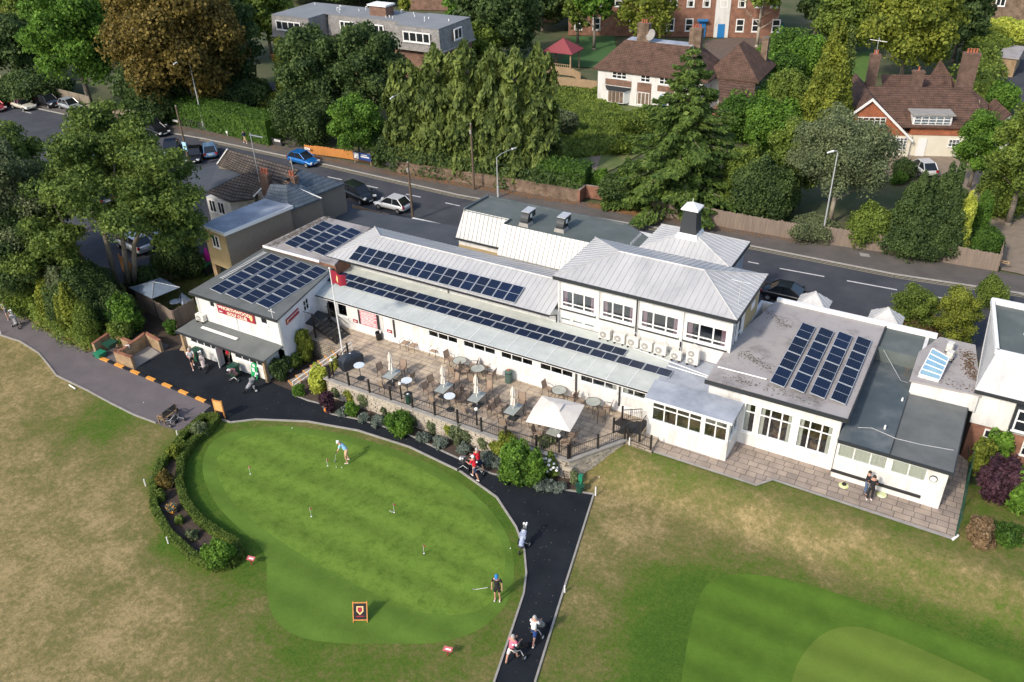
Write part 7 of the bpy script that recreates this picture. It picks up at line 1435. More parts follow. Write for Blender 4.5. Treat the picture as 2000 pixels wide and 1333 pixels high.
# dining room and porch furniture seen through the glass
def dining(x, y, z, lab, m_=MAUVE, r=.5):
    t = thing('dining_table', lab, 'table', (x, y, z), 0, 'wooden dining tables inside'); MB().cbox((x, y, z+.72), .85, .85, .04, .6).build('tabletop', OAK, t); MB().cyl((x, y, z), (x, y, z+.7), .05, n=6).build('pedestal', DGREY, t)
    return t
ICH = None
def ichair(x, y, z, rz, lab, mat=None):
    global ICH
    if ICH is None:
        ICH = thing('dining_chair', lab, 'chair', (0, 0, 0), 0, 'upholstered chairs inside the clubhouse'); MB().box(-.23, .23, -.22, .22, .38, .47).build('seat', MAUVE, ICH); mb = MB()
        for i in range(7):
            a = math.pi*(i/6); mb.cbox((.27*math.cos(a), -.22*math.sin(a)-.02, .62), .1, .1, .34, a)
        mb.build('backrest', OAK, ICH); mb = MB()
        for sx in (-1, 1):
            for sy in (-1, 1): MB().cyl((sx*.2, sy*.18, 0), (sx*.18, sy*.16, .4), .02, n=5).build('leg', OAK, ICH)
        ICH.location = (x, y, z); ICH.rotation_euler = (0, 0, rz); return ICH
    return dup(ICH, (x, y, z), rz, lab)
FZ = PZ+.46
for (x, y, wn) in ((-7.1, 42.3, 'middle dining room window'), (-4.95, 42.2, 'right dining room window')):
    dining(x, y, FZ, f'wooden table behind the {wn}')
    for k, (dx, dy) in enumerate(((.75, .1), (-.75, .1), (0, .8), (.1, -.75))): ichair(x+dx, y+dy, FZ, math.atan2(dx, -dy), f'mauve seated wooden chair {["right of", "left of", "behind", "in front of"][k]} the table in the {wn}')
for i, (x, y) in enumerate(((-10.3, 39.6), (-9.75, 39.75), (-12.9, 39.7))): ichair(x, y, TZ+.37, R_(180+20*i), ['cream tub chair nearest the glass in the porch corner', 'cream tub chair at the right corner of the porch', 'chair behind the left porch glazing'][i])
dining(-11.6, 39.7, TZ+.37, 'low wooden table behind the porch glazing')
# ================================================================ CARS
def paint(name, c, m_=.3): 
    mt = M(name, c, rough=.28, metal=m_, spec=.6); mt.node_tree.nodes['Principled BSDF'].inputs['Coat Weight'].default_value = .6; return mt
PT_ = {k: paint(k+'_car_paint', v) for k, v in dict(white=(.75, .76, .76), cream=(.72, .68, .55), black=(.012, .013, .016), navy=(.015, .03, .075), blue=(.01, .16, .50), lightblue=(.16, .30, .48), silver=(.42, .45, .47), grey=(.13, .15, .16), red=(.35, .02, .02)).items()}
CARP = {}
def car_proto(kind, col, label):
    # profile stations (x, zlow, zbelt, halfwidth) front at +x
    P = {'hatch': dict(L=3.75, W=1.66, H=1.45, hood=.70, belt=.88, ws=(.95, .30), roof=(.15, -1.15), rear=-1.75), 'saloon': dict(L=4.15, W=1.70, H=1.36, hood=.70, belt=.86, ws=(1.05, .35), roof=(.2, -.85), rear=-1.45), 'suv': dict(L=4.2, W=1.78, H=1.62, hood=.92, belt=1.02, ws=(1.15, .55), roof=(.45, -1.55), rear=-1.95), 'cabrio': dict(L=3.9, W=1.68, H=1.25, hood=.72, belt=.82, ws=(.75, .35), roof=(.3, .1), rear=-1.6)}[kind]
    L, W, H = P['L'], P['W'], P['H']; t = thing('parked_car', label, 'car', (0, 0, 0), 0, 'cars on and beside the road'); hl = L/2; b = P['belt']; hd = P['hood']
    st = [(-hl, .38, .62, .40), (-hl+.06, .26, b-.06, .44), (-hl+.35, .2, b, .48), (-hl*.5, .18, b+.02, .5), (0, .18, b, .5), (P['ws'][0]-.05, .18, b-.02, .5), (P['ws'][0]+.1, .18, (hd+b)/2+.02, .5), (hl-.55, .2, hd, .49), (hl-.18, .22, hd-.10, .46), (hl-.02, .28, hd-.22, .40), (hl, .36, hd-.30, .34)]
    mb = MB(); vs = []; n = 8
    for x, z0, z1, hw in st:
        w_ = hw*W; vs += [(x, -w_*.86, z0), (x, -w_, z0+(z1-z0)*.35), (x, -w_*.985, z0+(z1-z0)*.8), (x, -w_*.90, z1), (x, w_*.90, z1), (x, w_*.985, z0+(z1-z0)*.8), (x, w_, z0+(z1-z0)*.35), (x, w_*.86, z0)]
    fs = [tuple(range(n))[::-1], tuple(range((len(st)-1)*n, len(st)*n))]+[(k*n+i, k*n+(i+1) % n, (k+1)*n+(i+1) % n, (k+1)*n+i) for k in range(len(st)-1) for i in range(n)]
    mb.add(vs, [f[::-1] for f in fs]); bd = mb.build('body', PT_[col], t, smooth=True); s = bd.modifiers.new('sub', 'SUBSURF'); s.levels = s.render_levels = 1
    w_ = W*.5; a, c = P['ws']; r0, r1 = P['roof']; rr_ = P['rear']
    g = MB(); zb = b-.03; sec = [(a, zb, w_*.86, w_*.80), (r0, H-.05, w_*.72, w_*.72), (r1, H-.06, w_*.72, w_*.72), (rr_, zb, w_*.84, w_*.8)]
    g.add([(a, -w_*.86, zb), (a, w_*.86, zb), (rr_, w_*.84, zb), (rr_, -w_*.84, zb), (r0, -w_*.72, H-.05), (r0, w_*.72, H-.05), (r1, w_*.72, H-.06), (r1, -w_*.72, H-.06)], [(4, 5, 6, 7), (0, 1, 5, 4), (1, 2, 6, 5), (2, 3, 7, 6), (3, 0, 4, 7)])
    if kind != 'cabrio':
        g.build('window', CGLASS, t); rf = MB(); rf.slab([(r0+.03, -w_*.73, H-.01), (r0+.03, w_*.73, H-.01), (r1-.03, w_*.73, H-.02), (r1-.03, -w_*.73, H-.02)], .05); bevel(rf.build('roof', PT_[col], t), .02); pl = MB()
        for s_ in (-1, 1):
            pl.cyl((a, s_*w_*.86, zb), (r0, s_*w_*.725, H-.04), .03, n=5); pl.cyl((rr_, s_*w_*.84, zb), (r1, s_*w_*.725, H-.05), .045, n=5); pl.cyl(((r0+r1)/2, s_*w_*.87, zb), ((r0+r1)/2, s_*w_*.73, H-.05), .03, n=4)
        pl.build('pillar', PT_[col], t)
    else:
        ws = MB(); ws.slab([(a, -w_*.8, zb), (a, w_*.8, zb), (r0, w_*.7, H), (r0, -w_*.7, H)], .02); ws.build('window', CGLASS, t); MB().box(-.95, .3, -w_*.75, w_*.75, .6, b+.03).build('cockpit', CBLACK, t); m2 = MB()
        for x in (-.2, -.85):
            for y in (-.35, .35): m2.cbox((x, y, 1.0), .14, .45, .4)
        m2.build('seat', CBLACK if col == 'black' else MAUVE, t)
    for x in (hl-.72, -hl+.68):
        for s_ in (-1, 1):
            wh = MB().cyl((x, s_*(w_-.16), .29), (x, s_*(w_+.015), .29), .29, n=18).build('wheel', TYRE, t); MB().cyl((x, s_*(w_-.1), .29), (x, s_*(w_+.03), .29), .17, n=12).build('rim', RIM, wh)
    for s_ in (-1, 1): MB().cbox((hl-.14, s_*w_*.66, hd-.16), .22, .34, .13, -s_*.5).build('headlight', HEADL, t); MB().cbox((-hl+.06, s_*w_*.74, b-.18), .14, .24, .2, s_*.35).build('taillight', TAILL, t); MB().cbox((a-.12, s_*(w_+.05), b+.04), .14, .16, .1).build('mirror', PT_[col], t)
    MB().cbox((hl+.01, 0, .42), .02, .5, .11).build('number_plate', PLATE, t); MB().cbox((-hl-.01, 0, .62), .02, .5, .11).build('number_plate', PLATE, t); return t
def car(kind, col, px, py, deg, label, z=.0):
    q = G(px, py, z); k = (kind, col)
    if k not in CARP: c = CARP[k] = car_proto(kind, col, label); c.location = q; c.rotation_euler = (0, 0, R_(deg)); return c
    return dup(CARP[k], q, R_(deg), label)
car('hatch', 'blue', 594, 321, -3, 'bright blue hatchback driving along the road past the slate roofs', -.02)
car('hatch', 'lightblue', 412, 303, 140, 'light blue hatchback parked behind the black saloon in the car park')
car('saloon', 'black', 383, 311, -50, 'black saloon parked beside the telegraph pole with the blue notice'); car('saloon', 'navy', 336, 297, -45, 'dark blue car half hidden by tree leaves in the car park')
car('saloon', 'black', 306, 262, -8, 'black car leaving the driveway by the long hedge', -.02); car('suv', 'black', 296, 256, 5, 'black estate car just behind the car leaving the driveway', -.02)
car('cabrio', 'cream', 48, 213, -3, 'cream convertible with folded hood on the road at the far left', -.02); car('suv', 'silver', 22, 190, -12, 'silver people carrier parked by the pale panel fence at the far left', -.02)
car('suv', 'black', 96, 208, -5, 'black people carrier parked just right of the cream convertible', -.02); car('hatch', 'silver', 139, 214, -5, 'silver car peeping out above the tree leaves by the panel fence', -.02); car('hatch', 'red', -8, 216, -5, 'red car cut by the left edge of the picture', -.02)
car('hatch', 'white', 768, 409, 178, 'white hatchback parked beside the low broken fence and telegraph pole', -.02); car('suv', 'black', 701, 390, -15, 'black crossover parked beside the white hatchback by the end of the slate house', -.02)
car('saloon', 'black', 1538, 586, 2, 'black car parked behind the flat roof with the tilted panels', -.02)
car('hatch', 'white', 1799, 337, 125, 'white hatchback on the gravel drive of the tile-hung house'); car('hatch', 'navy', 1585, 17, 15, 'dark blue car in the school car park at the top'); car('hatch', 'white', 1609, 16, 15, 'white car next to the dark blue one at the top'); car('hatch', 'white', 1655, 5, 15, 'white car at the top edge right of the school trees')
car('suv', 'white', 265, 487, 170, 'white van-like car in the dark car park behind the tree trunks'); car('hatch', 'silver', 320, 480, 170, 'silver car behind the trees beside the golden fence'); car('suv', 'silver', 310, 462, 170, 'pale car in the rear row behind the tree trunks')
for i, (px, py, c) in enumerate(((190, 372, 'white'), (235, 345, 'silver'), (200, 395, 'grey'), (180, 330, 'lightblue'), (255, 400, 'white'), (130, 330, 'grey'))): car(['hatch', 'suv'][i % 2], c, px, py, 170-i*3, ['white hatchback glimpsed through the big tree', 'silver estate glimpsed through the top of the big tree', 'grey car glimpsed low through the big tree', 'light blue car under the left part of the big tree', 'white estate under the right part of the big tree', 'grey car under the far left of the big tree'][i])
# ================================================================ PEOPLE
def skin_mesh(name, chains, mat, parent, sub=1):
    """chains: list of (points, radii, root?) joined where points coincide; one surface grown by a Skin modifier"""
    bm = bmesh.new(); lay = bm.verts.layers.skin.verify(); idx = {}
    def v(p, r, root=False):
        k = (round(p[0], 4), round(p[1], 4), round(p[2], 4))
        if k not in idx: q = bm.verts.new(p); q[lay].radius = (r, r) if not isinstance(r, tuple) else r; q[lay].use_root = root; idx[k] = q
        return idx[k]
    for ch in chains:
        pts, rs = ch[0], ch[1]; root = len(ch) > 2 and ch[2]; prev = None
        for i, p in enumerate(pts):
            q = v(p, rs[i], root and i == 0)
            if prev is not None and prev is not q and not bm.edges.get((prev, q)): bm.edges.new((prev, q))
            prev = q
    me = bpy.data.meshes.new(name); bm.to_mesh(me); bm.free(); me.materials.append(mat); o = bpy.data.objects.new(name, me); COL.objects.link(o); o.parent = parent
    s = o.modifiers.new('skin', 'SKIN'); s.use_smooth_shade = True; s.branch_smoothing = .4; b = o.modifiers.new('sub', 'SUBSURF'); b.levels = b.render_levels = sub; return o
def person(xp, yp, rz, label, pose='walk', shirt=CWHITE, legs=CNAVY, long=False, hair=HAIRG, hat=None, h=1.0, z=0., shoes=CWHITE, phase=1, longsleeve=False):
    q = G(xp, yp, z); t = thing('person', label, 'person', q, rz); h *= .94; t.scale = (h, h, h); WL[t.name] = Vector((0, 0, 0)); V = Vector
    lean = {'walk': .10, 'stand': .02, 'putt': .55, 'talk': .03, 'push': .18}[pose]
    pel = V((0, 0, .95)); che = pel+V((0, math.sin(lean)*.33, math.cos(lean)*.33)); nek = che+V((0, math.sin(lean*1.15)*.22, math.cos(lean*1.15)*.22)); hdl = lean*(.9 if pose == 'putt' else .5)+(.35 if pose in ('putt',) else .08); hea = nek+V((0, math.sin(hdl)*.12, math.cos(hdl)*.12)); top = hea+V((0, math.sin(hdl)*.12, math.cos(hdl)*.12))
    J = {}
    for s, n in ((-1, 'l'), (1, 'r')):
        hip = pel+V((s*.09, 0, -.06)); st = s*phase
        if pose in ('walk', 'push'): kn = V((s*.10, .22*st+.02, .50)); an = V((s*.09, .30*st-.02*(1-st), .10 if st > 0 else .14))
        elif pose == 'putt': kn = V((s*.16, .07, .50)); an = V((s*.19, -.02, .10))
        else: kn = V((s*.11, .03, .50)); an = V((s*.12, 0, .10))
        toe = an+V((s*.02, .17, -.06)); sh = nek+V((s*.18, 0, -.06)); 
        if pose == 'putt': el = sh+V((-s*.02, .10, -.28)); wr = V((s*.03, el.y+.14, el.z-.22)); fd = V((0, .02, -1))
        elif pose in ('push',): el = sh+V((s*.05, .10, -.26)); wr = el+V((-s*.08, .24, -.03)); fd = V((0, 1, -.2))
        elif pose == 'walk': el = sh+V((s*.05, -.07*st, -.27)); wr = el+V((s*.0, -.02*st+.10, -.23)); fd = V((0, .2, -1))
        elif pose == 'talk': el = sh+V((s*.06, .0, -.27)); wr = el+V((-s*.14, .2, .06)); fd = V((-s, .3, .2))
        else: el = sh+V((s*.06, -.03, -.27)); wr = el+V((s*.02, .08, -.24)); fd = V((0, .15, -1))
        J[n] = dict(hip=hip, kn=kn, an=an, toe=toe, sh=sh, el=el, wr=wr, fd=fd.normalized())
    ch = [([pel, che, nek, hea, top], [.125, .135, .058, (.082, .095), .06], True)]
    for n, s in (('l', -1), ('r', 1)):
        j = J[n]; ch.append(([pel, j['hip'], j['kn'], j['an'], j['toe']], [.125, .088, .058, .04, .032])); palm = j['wr']+j['fd']*.07; ch.append(([nek+V((0, 0, -.04)), j['sh'], j['el'], j['wr'], palm], [.06, .058, .042, .030, (.036, .022)]))
        ch[-1][0][0] = nek; pd = j['fd']; sd = V((s, 0, 0)); sd = (sd-pd*sd.dot(pd)).normalized(); cd = pd.cross(sd)*(-s)
        for i, (o_, l_) in enumerate(((-.027, .075), (-.009, .085), (.009, .08), (.027, .062))):
            b = palm+sd*o_+pd*.02; ch.append(([b, b+pd*l_*.55+cd*.005, b+pd*l_*.9+cd*(.025+.004*i)], [.009, .0085, .007], True))
        b = j['wr']+pd*.035-sd*.03; ch.append(([b, b+pd*.03-sd*.03+cd*.01, b+pd*.06-sd*.035+cd*.03], [.010, .009, .008], True))
    f = V((0, math.cos(hdl), -math.sin(hdl))); u = (top-hea).normalized(); nb = hea+f*.088+u*.0; ch.append(([nb, nb+f*.022-u*.012], [.014, .012], True))
    for s in (-1, 1): e = hea+V((s*.082, 0, 0)); ch.append(([e, e+V((s*.012, -.01, .012))], [.018, .014], True))
    bd = skin_mesh('body', ch, SKIN, t)
    ey = MB(); 
    for s in (-1, 1): ey.ball(hea+V((s*.032, 0, 0))+f*.086+u*.03, .010, 6)
    ey.build('eye', CBLACK, bd); m_ = MB(); m_.cbox(hea+f*.088-u*.045, .045, .012, .01); m_.build('mouth', MAUVE, bd)
    up = [([pel+V((0, 0, -.03)), che, nek+V((0, 0, -.055))], [.155, (.160, .145), .085], True)]
    for n in 'lr': j = J[n]; e = j['sh'].lerp(j['el'], 1 if longsleeve else .72); pts = [nek+V((0, 0, -.055)), j['sh'], e]; rs = [.085, .075, .062]; 
    for n in 'lr':
        j = J[n]; e = j['sh'].lerp(j['el'], .75); pts = [nek+V((0, 0, -.055)), j['sh'], e]; rs = [.085, .076, .064]
        if longsleeve: pts = pts[:2]+[j['el'], j['wr']]; rs = [.085, .076, .055, .042]
        up.append((pts, rs))
    skin_mesh('shirt', up, shirt, t); lo = [([pel+V((0, 0, .12)), pel-V((0, 0, .02))], [.143, .145], True)]
    for n in 'lr':
        j = J[n]; e = j['hip'].lerp(j['kn'], .85); pts = [pel-V((0, 0, .02)), j['hip'], e]; rs = [.145, .112, .09]
        if long: pts = pts[:2]+[j['kn'], j['an']+V((0, 0, .03))]; rs = [.145, .11, .075, .06]
        lo.append((pts, rs))
    skin_mesh('trousers' if long else 'shorts', lo, legs, t)
    for n in 'lr': j = J[n]; skin_mesh('shoe', [([j['an']-V((0, .05, .05)), j['an']+V((0, .05, -.055)), j['toe']+V((0, .03, 0))], [.045, .045, .036], True)], shoes, t)
    hm = MB(); k = 12; vs = []; fs = []; rad = .105
    for a_ in range(6):
        el_ = math.pi/2*a_/5*.98
        for b_ in range(k): an_ = 2*math.pi*b_/k; d = V((math.cos(an_)*math.cos(el_), math.sin(an_)*math.cos(el_), math.sin(el_))); vs.append(hea-f*.012+V((d.x*rad*.95, 0, 0))+f*d.y*rad*1.08+u*(d.z*rad*1.25+.035))
    for a_ in range(5):
        for b_ in range(k): fs.append((a_*k+b_, a_*k+(b_+1) % k, (a_+1)*k+(b_+1) % k, (a_+1)*k+b_))
    fs.append(tuple(range(5*k, 6*k))); hm.add(vs, fs); ho = hm.build('cap' if hat else 'hair', hat or hair, t, smooth=True)
    if hat: MB().slab([hea+V((-.07, 0, 0))+f*.09+u*.055, hea+V((.07, 0, 0))+f*.09+u*.055, hea+V((.05, 0, 0))+f*.18+u*.035, hea+V((-.05, 0, 0))+f*.18+u*.035], .012).build('peak', hat, ho)
    t.location = q; t.rotation_euler = (0, 0, rz); return t, J
hs = 1.03
person(680, 903, R_(118), 'bending golfer in light blue shirt and beige shorts putting on the green', 'putt', CBLUE, CBEIGE, hat=CWHITE, h=1.08, shoes=CWHITE)
person(972, 1172, R_(200), 'golfer in black with a blue cap holding a putter out on the green', 'stand', CBLACK, CBLACK, hat=BLUEP, h=1.08, shoes=CWHITE)
person(1043, 1256, R_(5), 'grey haired man in white shirt and blue shorts walking away up the black path', 'push', CWHITE, CRBLUE, h=1.06, shoes=CWHITE, phase=-1)
person(1000, 1292, R_(-10), 'man in pink shirt and pale shorts pushing a trolley at the bottom of the path', 'push', CPINK, CPALE, h=1.04, shoes=CBLACK)
person(929, 936, R_(80), 'man in red shirt and dark shorts striding in front on the black path', 'push', CRED, CNAVY, h=1.05, hat=CWHITE, shoes=CWHITE); person(936, 922, R_(75), 'man in a red top behind the other man in red on the black path', 'push', CRED, CNAVY, h=1.05, shoes=CWHITE, longsleeve=True, phase=-1)
person(1688, 965, R_(-75), 'person in black top and blue jeans standing half hidden near the white wall', 'talk', CBLACK, CJEAN, True, HAIRB, h=.98, z=PZ, shoes=CBLACK); person(1697, 978, R_(20), 'person in black shirt and black trousers with white shoes on the slab path', 'talk', CBLACK, CBLACK, True, HAIRB, h=1.05, z=PZ, shoes=CWHITE)
person(378, 719, R_(-120), 'walker in white shirt and dark shorts pushing a pale bag outside the shop', 'push', CWHITE, CBLACK, h=1.05, shoes=CWHITE, hair=HAIRG)
person(18, 622, R_(-118), 'man in white shirt and grey shorts on the path at the far left', 'push', CWHITE, M('grey_cotton', (.12, .14, .17)), h=1.0, shoes=CWHITE)
person(480, 281, R_(95), 'pedestrian in dark jacket and pale trousers on the far pavement', 'walk', CNAVY, CBEIGE, True, HAIRB, h=.95, z=.06, shoes=CWHITE, longsleeve=True)
person(450, 712, R_(170), 'person in a red top standing inside the shop doorway', 'stand', CRED, CBLACK, True, HAIRB, h=.95, shoes=CBLACK)
# putters held by the two golfers on the green
def club(lab, p0, p1): t = thing('putter', lab, 'golf club', p1); MB().cyl(p0, p1, .012, n=5).build('shaft', STEEL, t); MB().cyl(p0, Vector(p0).lerp(Vector(p1), .2), .018, n=5).build('grip', BLACK, t); MB().cbox((p1[0], p1[1], p1[2]+.02), .12, .04, .04).build('club_head', RIM, t)
q = G(680, 903); fw = Vector((-math.sin(R_(118)), math.cos(R_(118)), 0)); club('putter held by the bending golfer', q+fw*.62+Vector((0, 0, .80)), q+fw*.82+Vector((0, 0, .01)))
q = G(972, 1172); e = G(945, 1158); club('putter held out sideways by the golfer in black', q+Vector((CR[0], CR[1], 0))*-.30+Vector((0, 0, .92)), q-Vector((CR[0], CR[1], 0))*1.15+Vector((0, 0, .75)))
# ================================================================ TREES, HEDGES, SHRUBS
TG = 'trees around the road and gardens'
# great tree and its neighbours at the left
g = G(238, 580); tr_ = thing('broadleaf_tree', 'very large open crowned tree with three leaning pale trunks at the left', 'tree', g)
def lp(px, py, z): return G(px, py, z)
lb = []; rn = random.Random(4)
for (px, py, z, r) in ((225,262,13.2,2.0),(165,268,12.4,1.8),(285,285,12.4,1.9),(120,315,11.2,2.0),(205,320,12.0,2.2),(330,330,10.8,1.8),(265,345,11.6,2.1),(85,370,9.6,1.9),(150,385,10,2.2),(350,400,8.6,1.9),(300,415,9,1.8),(230,400,10.2,2.1),(70,425,8,1.7),(120,450,8,1.7),(340,455,7.2,1.4),(100,500,6,1.5),(60,480,6.5,1.6),(310,372,9.8,1.6),(185,232,14.2,1.2),(245,225,14.4,1.2),(210,360,9,2.0),(300,440,8,1.5),(130,380,8.5,2.0),(290,330,10.5,1.8),(370,430,7,1.3)):
    c = lp(px, py, z); 
    for k in range(5): d = Vector((rn.uniform(-1, 1), rn.uniform(-1, 1), rn.uniform(-.7, .6)))*r*1.0; q = r*rn.uniform(.45, .85); lb.append((c.x+d.x, c.y+d.y, c.z+d.z, q, q, q*.62))
crown('crown', lb, 120000, .19, L_SYC, tr_, 1.3, None, .38, .28, 0, .9, deep=.3)
for (xb, yb), pts in (((254, 578), ((240,470,6),(225,380,9.5),(222,290,12.5))), ((233, 578), ((205,460,6.5),(165,380,9),(140,320,11))), ((212, 588), ((170,520,4),(140,470,6.5),(105,400,8.8))), ((262, 575), ((262,480,5.5),(290,400,8.5),(320,350,10)))):
    P = [G(xb, yb)]+[lp(*p) for p in pts]; m_ = MB(); m_.tube(P, [.24, .18, .12, .05], 8)
    for k in range(1, 4):
        for j in range(3): a = rn.uniform(0, 6.28); e = P[k]+Vector((math.cos(a)*2.0, math.sin(a)*2.0, rn.uniform(.4, 1.6))); md = P[k].lerp(e, .5)+Vector((0, 0, .3)); m_.tube([P[k], md, e], [.07, .045, .015], 5)
    m_.build('trunk', BARK, tr_, smooth=True)
tree('broad', 20, 235, 600, 92, L_GREY, 'grey-green weeping tree at the far left edge', .30, 1.0, 'tree', lowfrac=.05); tree('broad', 62, 400, 610, 80, L_DARK, 'dark rounded tree between the left hedge and the big tree', .30); tree('broad', 35, 222, 500, 78, L_SYC, 'loose green tree at the far left above the car park', .34); tree('broad', -60, 210, 560, 90, L_MID, 'tree cut by the left edge above the brown path', .34)
tree('bush', 165, 500, 632, 70, L_DARK, 'dark undergrowth behind the yellow-green hedge', .28, name='undergrowth', cat='bush', ); tree('bush', 222, 560, 640, 48, L_DARK, 'shadowy bush below the leaning trunks', .26, name='bush', cat='bush')
tree('bush', 285, 520, 572, 34, L_DARK, 'dark bush behind the pale trunks', .28, name='bush', cat='bush'); tree('bush', 345, 455, 540, 48, L_DARK, 'dark climbing bush by the end wall of the pebbledashed house', .28, name='bush', cat='bush')
hedge_strip('mixed_hedge', 'tall ragged green and yellow hedge along the brown path at the left', [G(-30, 578), G(10, 592), G(60, 608), G(110, 636), G(190, 678)], 1.7, 2.0, L_MID, .17, 2.4, ragged=.4, lump=.6, heights=[2.2, 2.3, 2.2, 1.6])
for i_, (x, yt, yb, hw, m_) in enumerate(((20, 520, 600, 26, L_MID), (62, 525, 612, 30, L_GREEN), (104, 535, 636, 30, L_YEL), (140, 548, 655, 28, L_YEL), (172, 585, 672, 22, L_MID), (128, 510, 640, 26, L_GREY))): tree('bush', x, yt, yb, hw, m_, 'leafy clump in the left hedge, '+ORD[i_]+' from the left edge', .24, name='bush', cat='bush', group='clumps in the left hedge')
tree('bush', 50, 505, 610, 50, L_MID, 'mid green clump at the back of the left hedge', .26, name='bush', cat='bush')
shrub(252, 655, 42, 82, L_GREEN, 'dense green laurel bush at the foot of the leaning trunks', size=.24); shrub(243, 672, 30, 45, L_MID, 'low green shrub behind the brick bays', size=.2); shrub(337, 655, 15, 30, L_GREEN, 'leafy seedling beside the timber fence corner', size=.17); shrub(298, 668, 12, 12, L_BRT, 'small yellow-green plant in the bare earth', size=.12)
# north side of the road, left to right
tree('broad', 147, -45, 208, 92, L_GREEN, 'bright green rounded tree behind the panel fence', .40); tree('broad', 350, -60, 228, 130, L_GOLD, 'huge golden brown horse chestnut behind the driveway gate', .42)
tree('broad', 22, 25, 165, 62, L_DARK, 'dark green tree at the top left beside the street lamp', .42); tree('broad', 70, -20, 120, 50, L_MID, 'mid green tree top in the upper left corner', .42); tree('broad', 455, -40, 205, 60, L_DARK, 'dark tree between the golden chestnut and the flats', .42); tree('broad', 300, 120, 235, 70, L_DARK, 'dark low branches beneath the golden chestnut', .36, dens=.8)
tree('bush', 455, 150, 215, 75, L_DARK, 'dark shrubs at the side of the flats', .34, name='bush', cat='bush'); tree('bush', 60, 135, 190, 80, L_DARK, 'dark ivy and shrubs above the panel fence', .3, name='bush', cat='bush'); tree('bush', 305, 175, 245, 35, L_DARK, 'ivy covered bush at the end of the pale panel wall', .3, name='bush', cat='bush')
tree('broad', 520, -45, 110, 60, L_MID, 'mid green tree behind the left end of the flats', .46); tree('broad', 400, -70, 130, 70, L_MID, 'tall tree standing behind the golden chestnut', .46); tree('broad', 210, -70, 120, 60, L_DARK, 'dark tree behind the bright green tree', .46)
h0 = G(340, 238); hedge_strip('clipped_hedge', 'long tall clipped hedge behind the black board fence', [G(340, 236), G(400, 246), G(470, 262), G(541, 280)], 2.9, 3.15, L_HEDGE, .2, 2.2, lump=.10, ragged=.04)
tree('broad', 617, 42, 262, 72, L_DARK, 'large dark evergreen on the left in front of the flats', .36); tree('broad', 722, 33, 262, 76, L_DARK, 'large rounded dark evergreen on the right in front of the flats', .36)
tree('col', 556, 75, 215, 20, L_YEL, 'slim golden conifer against the corner of the flats', .28, name='conifer_tree'); tree('bush', 600, 172, 280, 68, L_DARK, 'dark spreading yew above the side entry', .3, name='bush', cat='bush'); tree('broad', 697, 190, 312, 55, L_GREEN, 'bright green small tree behind the orange fence', .28)
tree('bush', 510, 175, 215, 35, L_YEL, 'yellowish low shrub in the yard of the flats', .24, name='bush', cat='bush'); tree('col', 482, 168, 200, 9, L_GREEN, 'small upright conifer behind the clipped hedge', .2, name='conifer_tree')
for i, (x, yt, yb, hw) in enumerate(((800, 118, 318, 46), (858, 92, 330, 44), (915, 84, 338, 46), (968, 92, 346, 42), (1010, 98, 352, 44), (1052, 92, 350, 40))): drooper(x, yt, yb, hw, ['drooping cypress at the left end of the row behind the brick wall', 'drooping cypress second from the left in the row', 'tall drooping cypress third from the left in the row', 'drooping cypress fourth from the left behind the bare pole', 'drooping cypress fifth from the left, browner than the rest', 'drooping cypress at the right end of the row'][i], L_LEY, 'row of drooping cypresses')
hedge_strip('dark_hedge', 'dark overgrown hedge above the brown brick wall', [G(775, 328), G(860, 342), G(1000, 363), G(1140, 383)], 2.4, 2.3, L_DARK, .24, 2.0, ragged=.3, lump=.4); hedge_strip('dark_hedge', 'greener clipped end of the hedge at the brick entrance', [G(1060, 366), G(1148, 378)], 2.6, 2.9, L_HEDGE, .22, 2.0, ragged=.12, lump=.2)
tree('bush', 757, 262, 320, 34, L_DARK, 'dark bush over the blue advertising board', .26, name='bush', cat='bush')
tree('broad', 970, -50, 130, 92, L_DARK, 'tall dark green tree between the flats and the gazebo', .44); tree('broad', 905, -20, 90, 40, L_GREEN, 'fresh green tree right of the flats roof', .4); tree('broad', 790, -15, 35, 12, L_YEL, 'small yellow bush tree behind the flats roof', .3); tree('broad', 850, 60, 110, 30, L_MID, 'tree beside the right end of the flats', .4); tree('broad', 935, 40, 150, 45, L_MID, 'mid green tree behind the row of cypresses', .36)
tree('broad', 1130, -55, 90, 30, L_MID, 'slender tree at the left end of the brick school', .42); tree('broad', 1163, -60, 98, 42, L_GREEN, 'green tree with bare trunk in front of the dark school wing', .42, lowfrac=.35); tree('broad', 1262, -45, 100, 62, L_YEL, 'thin yellow-green tree in front of the school', .34, .45); tree('broad', 1060, -60, 60, 60, L_DARK, 'dark tree at the top left of the school', .46); tree('broad', 700, -60, 5, 90, L_DARK, 'dark trees in a row behind the flats roof', .5); tree('broad', 600, -60, 3, 60, L_MID, 'mid green tree behind the flats at the top', .5)
tree('broad', 1488, -70, 92, 45, L_MID, 'pale trunked tree in front of the right end of the school', .4, .7, lowfrac=.45, trunk_mat=BARKP)
cedar(1343, 86, 402, 138, 'tall spreading dark green conifer in front of the hipped house', L_CED); tree('cone', 1235, 315, 395, 48, L_CED, 'lower spreading conifer growth left of the big conifer', .28, name='conifer_tree')
tree('bush', 1212, 340, 398, 44, L_DARK, 'dark leafy shrub at the right of the brick entrance', .26, name='bush', cat='bush'); tree('bush', 1172, 330, 372, 22, L_GREEN, 'light green shrub beside the brick entrance pier', .2, name='bush', cat='bush'); tree('bush', 1212, 262, 300, 30, L_MID, 'brambles in the rough garden', .26, name='bush', cat='bush'); tree('bush', 1255, 212, 258, 50, L_MID, 'nettles and brambles before the hipped house', .26, name='bush', cat='bush'); tree('bush', 1100, 215, 262, 28, L_GREY, 'rough grassy scrub beside the cypress row', .24, .8, name='bush', cat='bush')
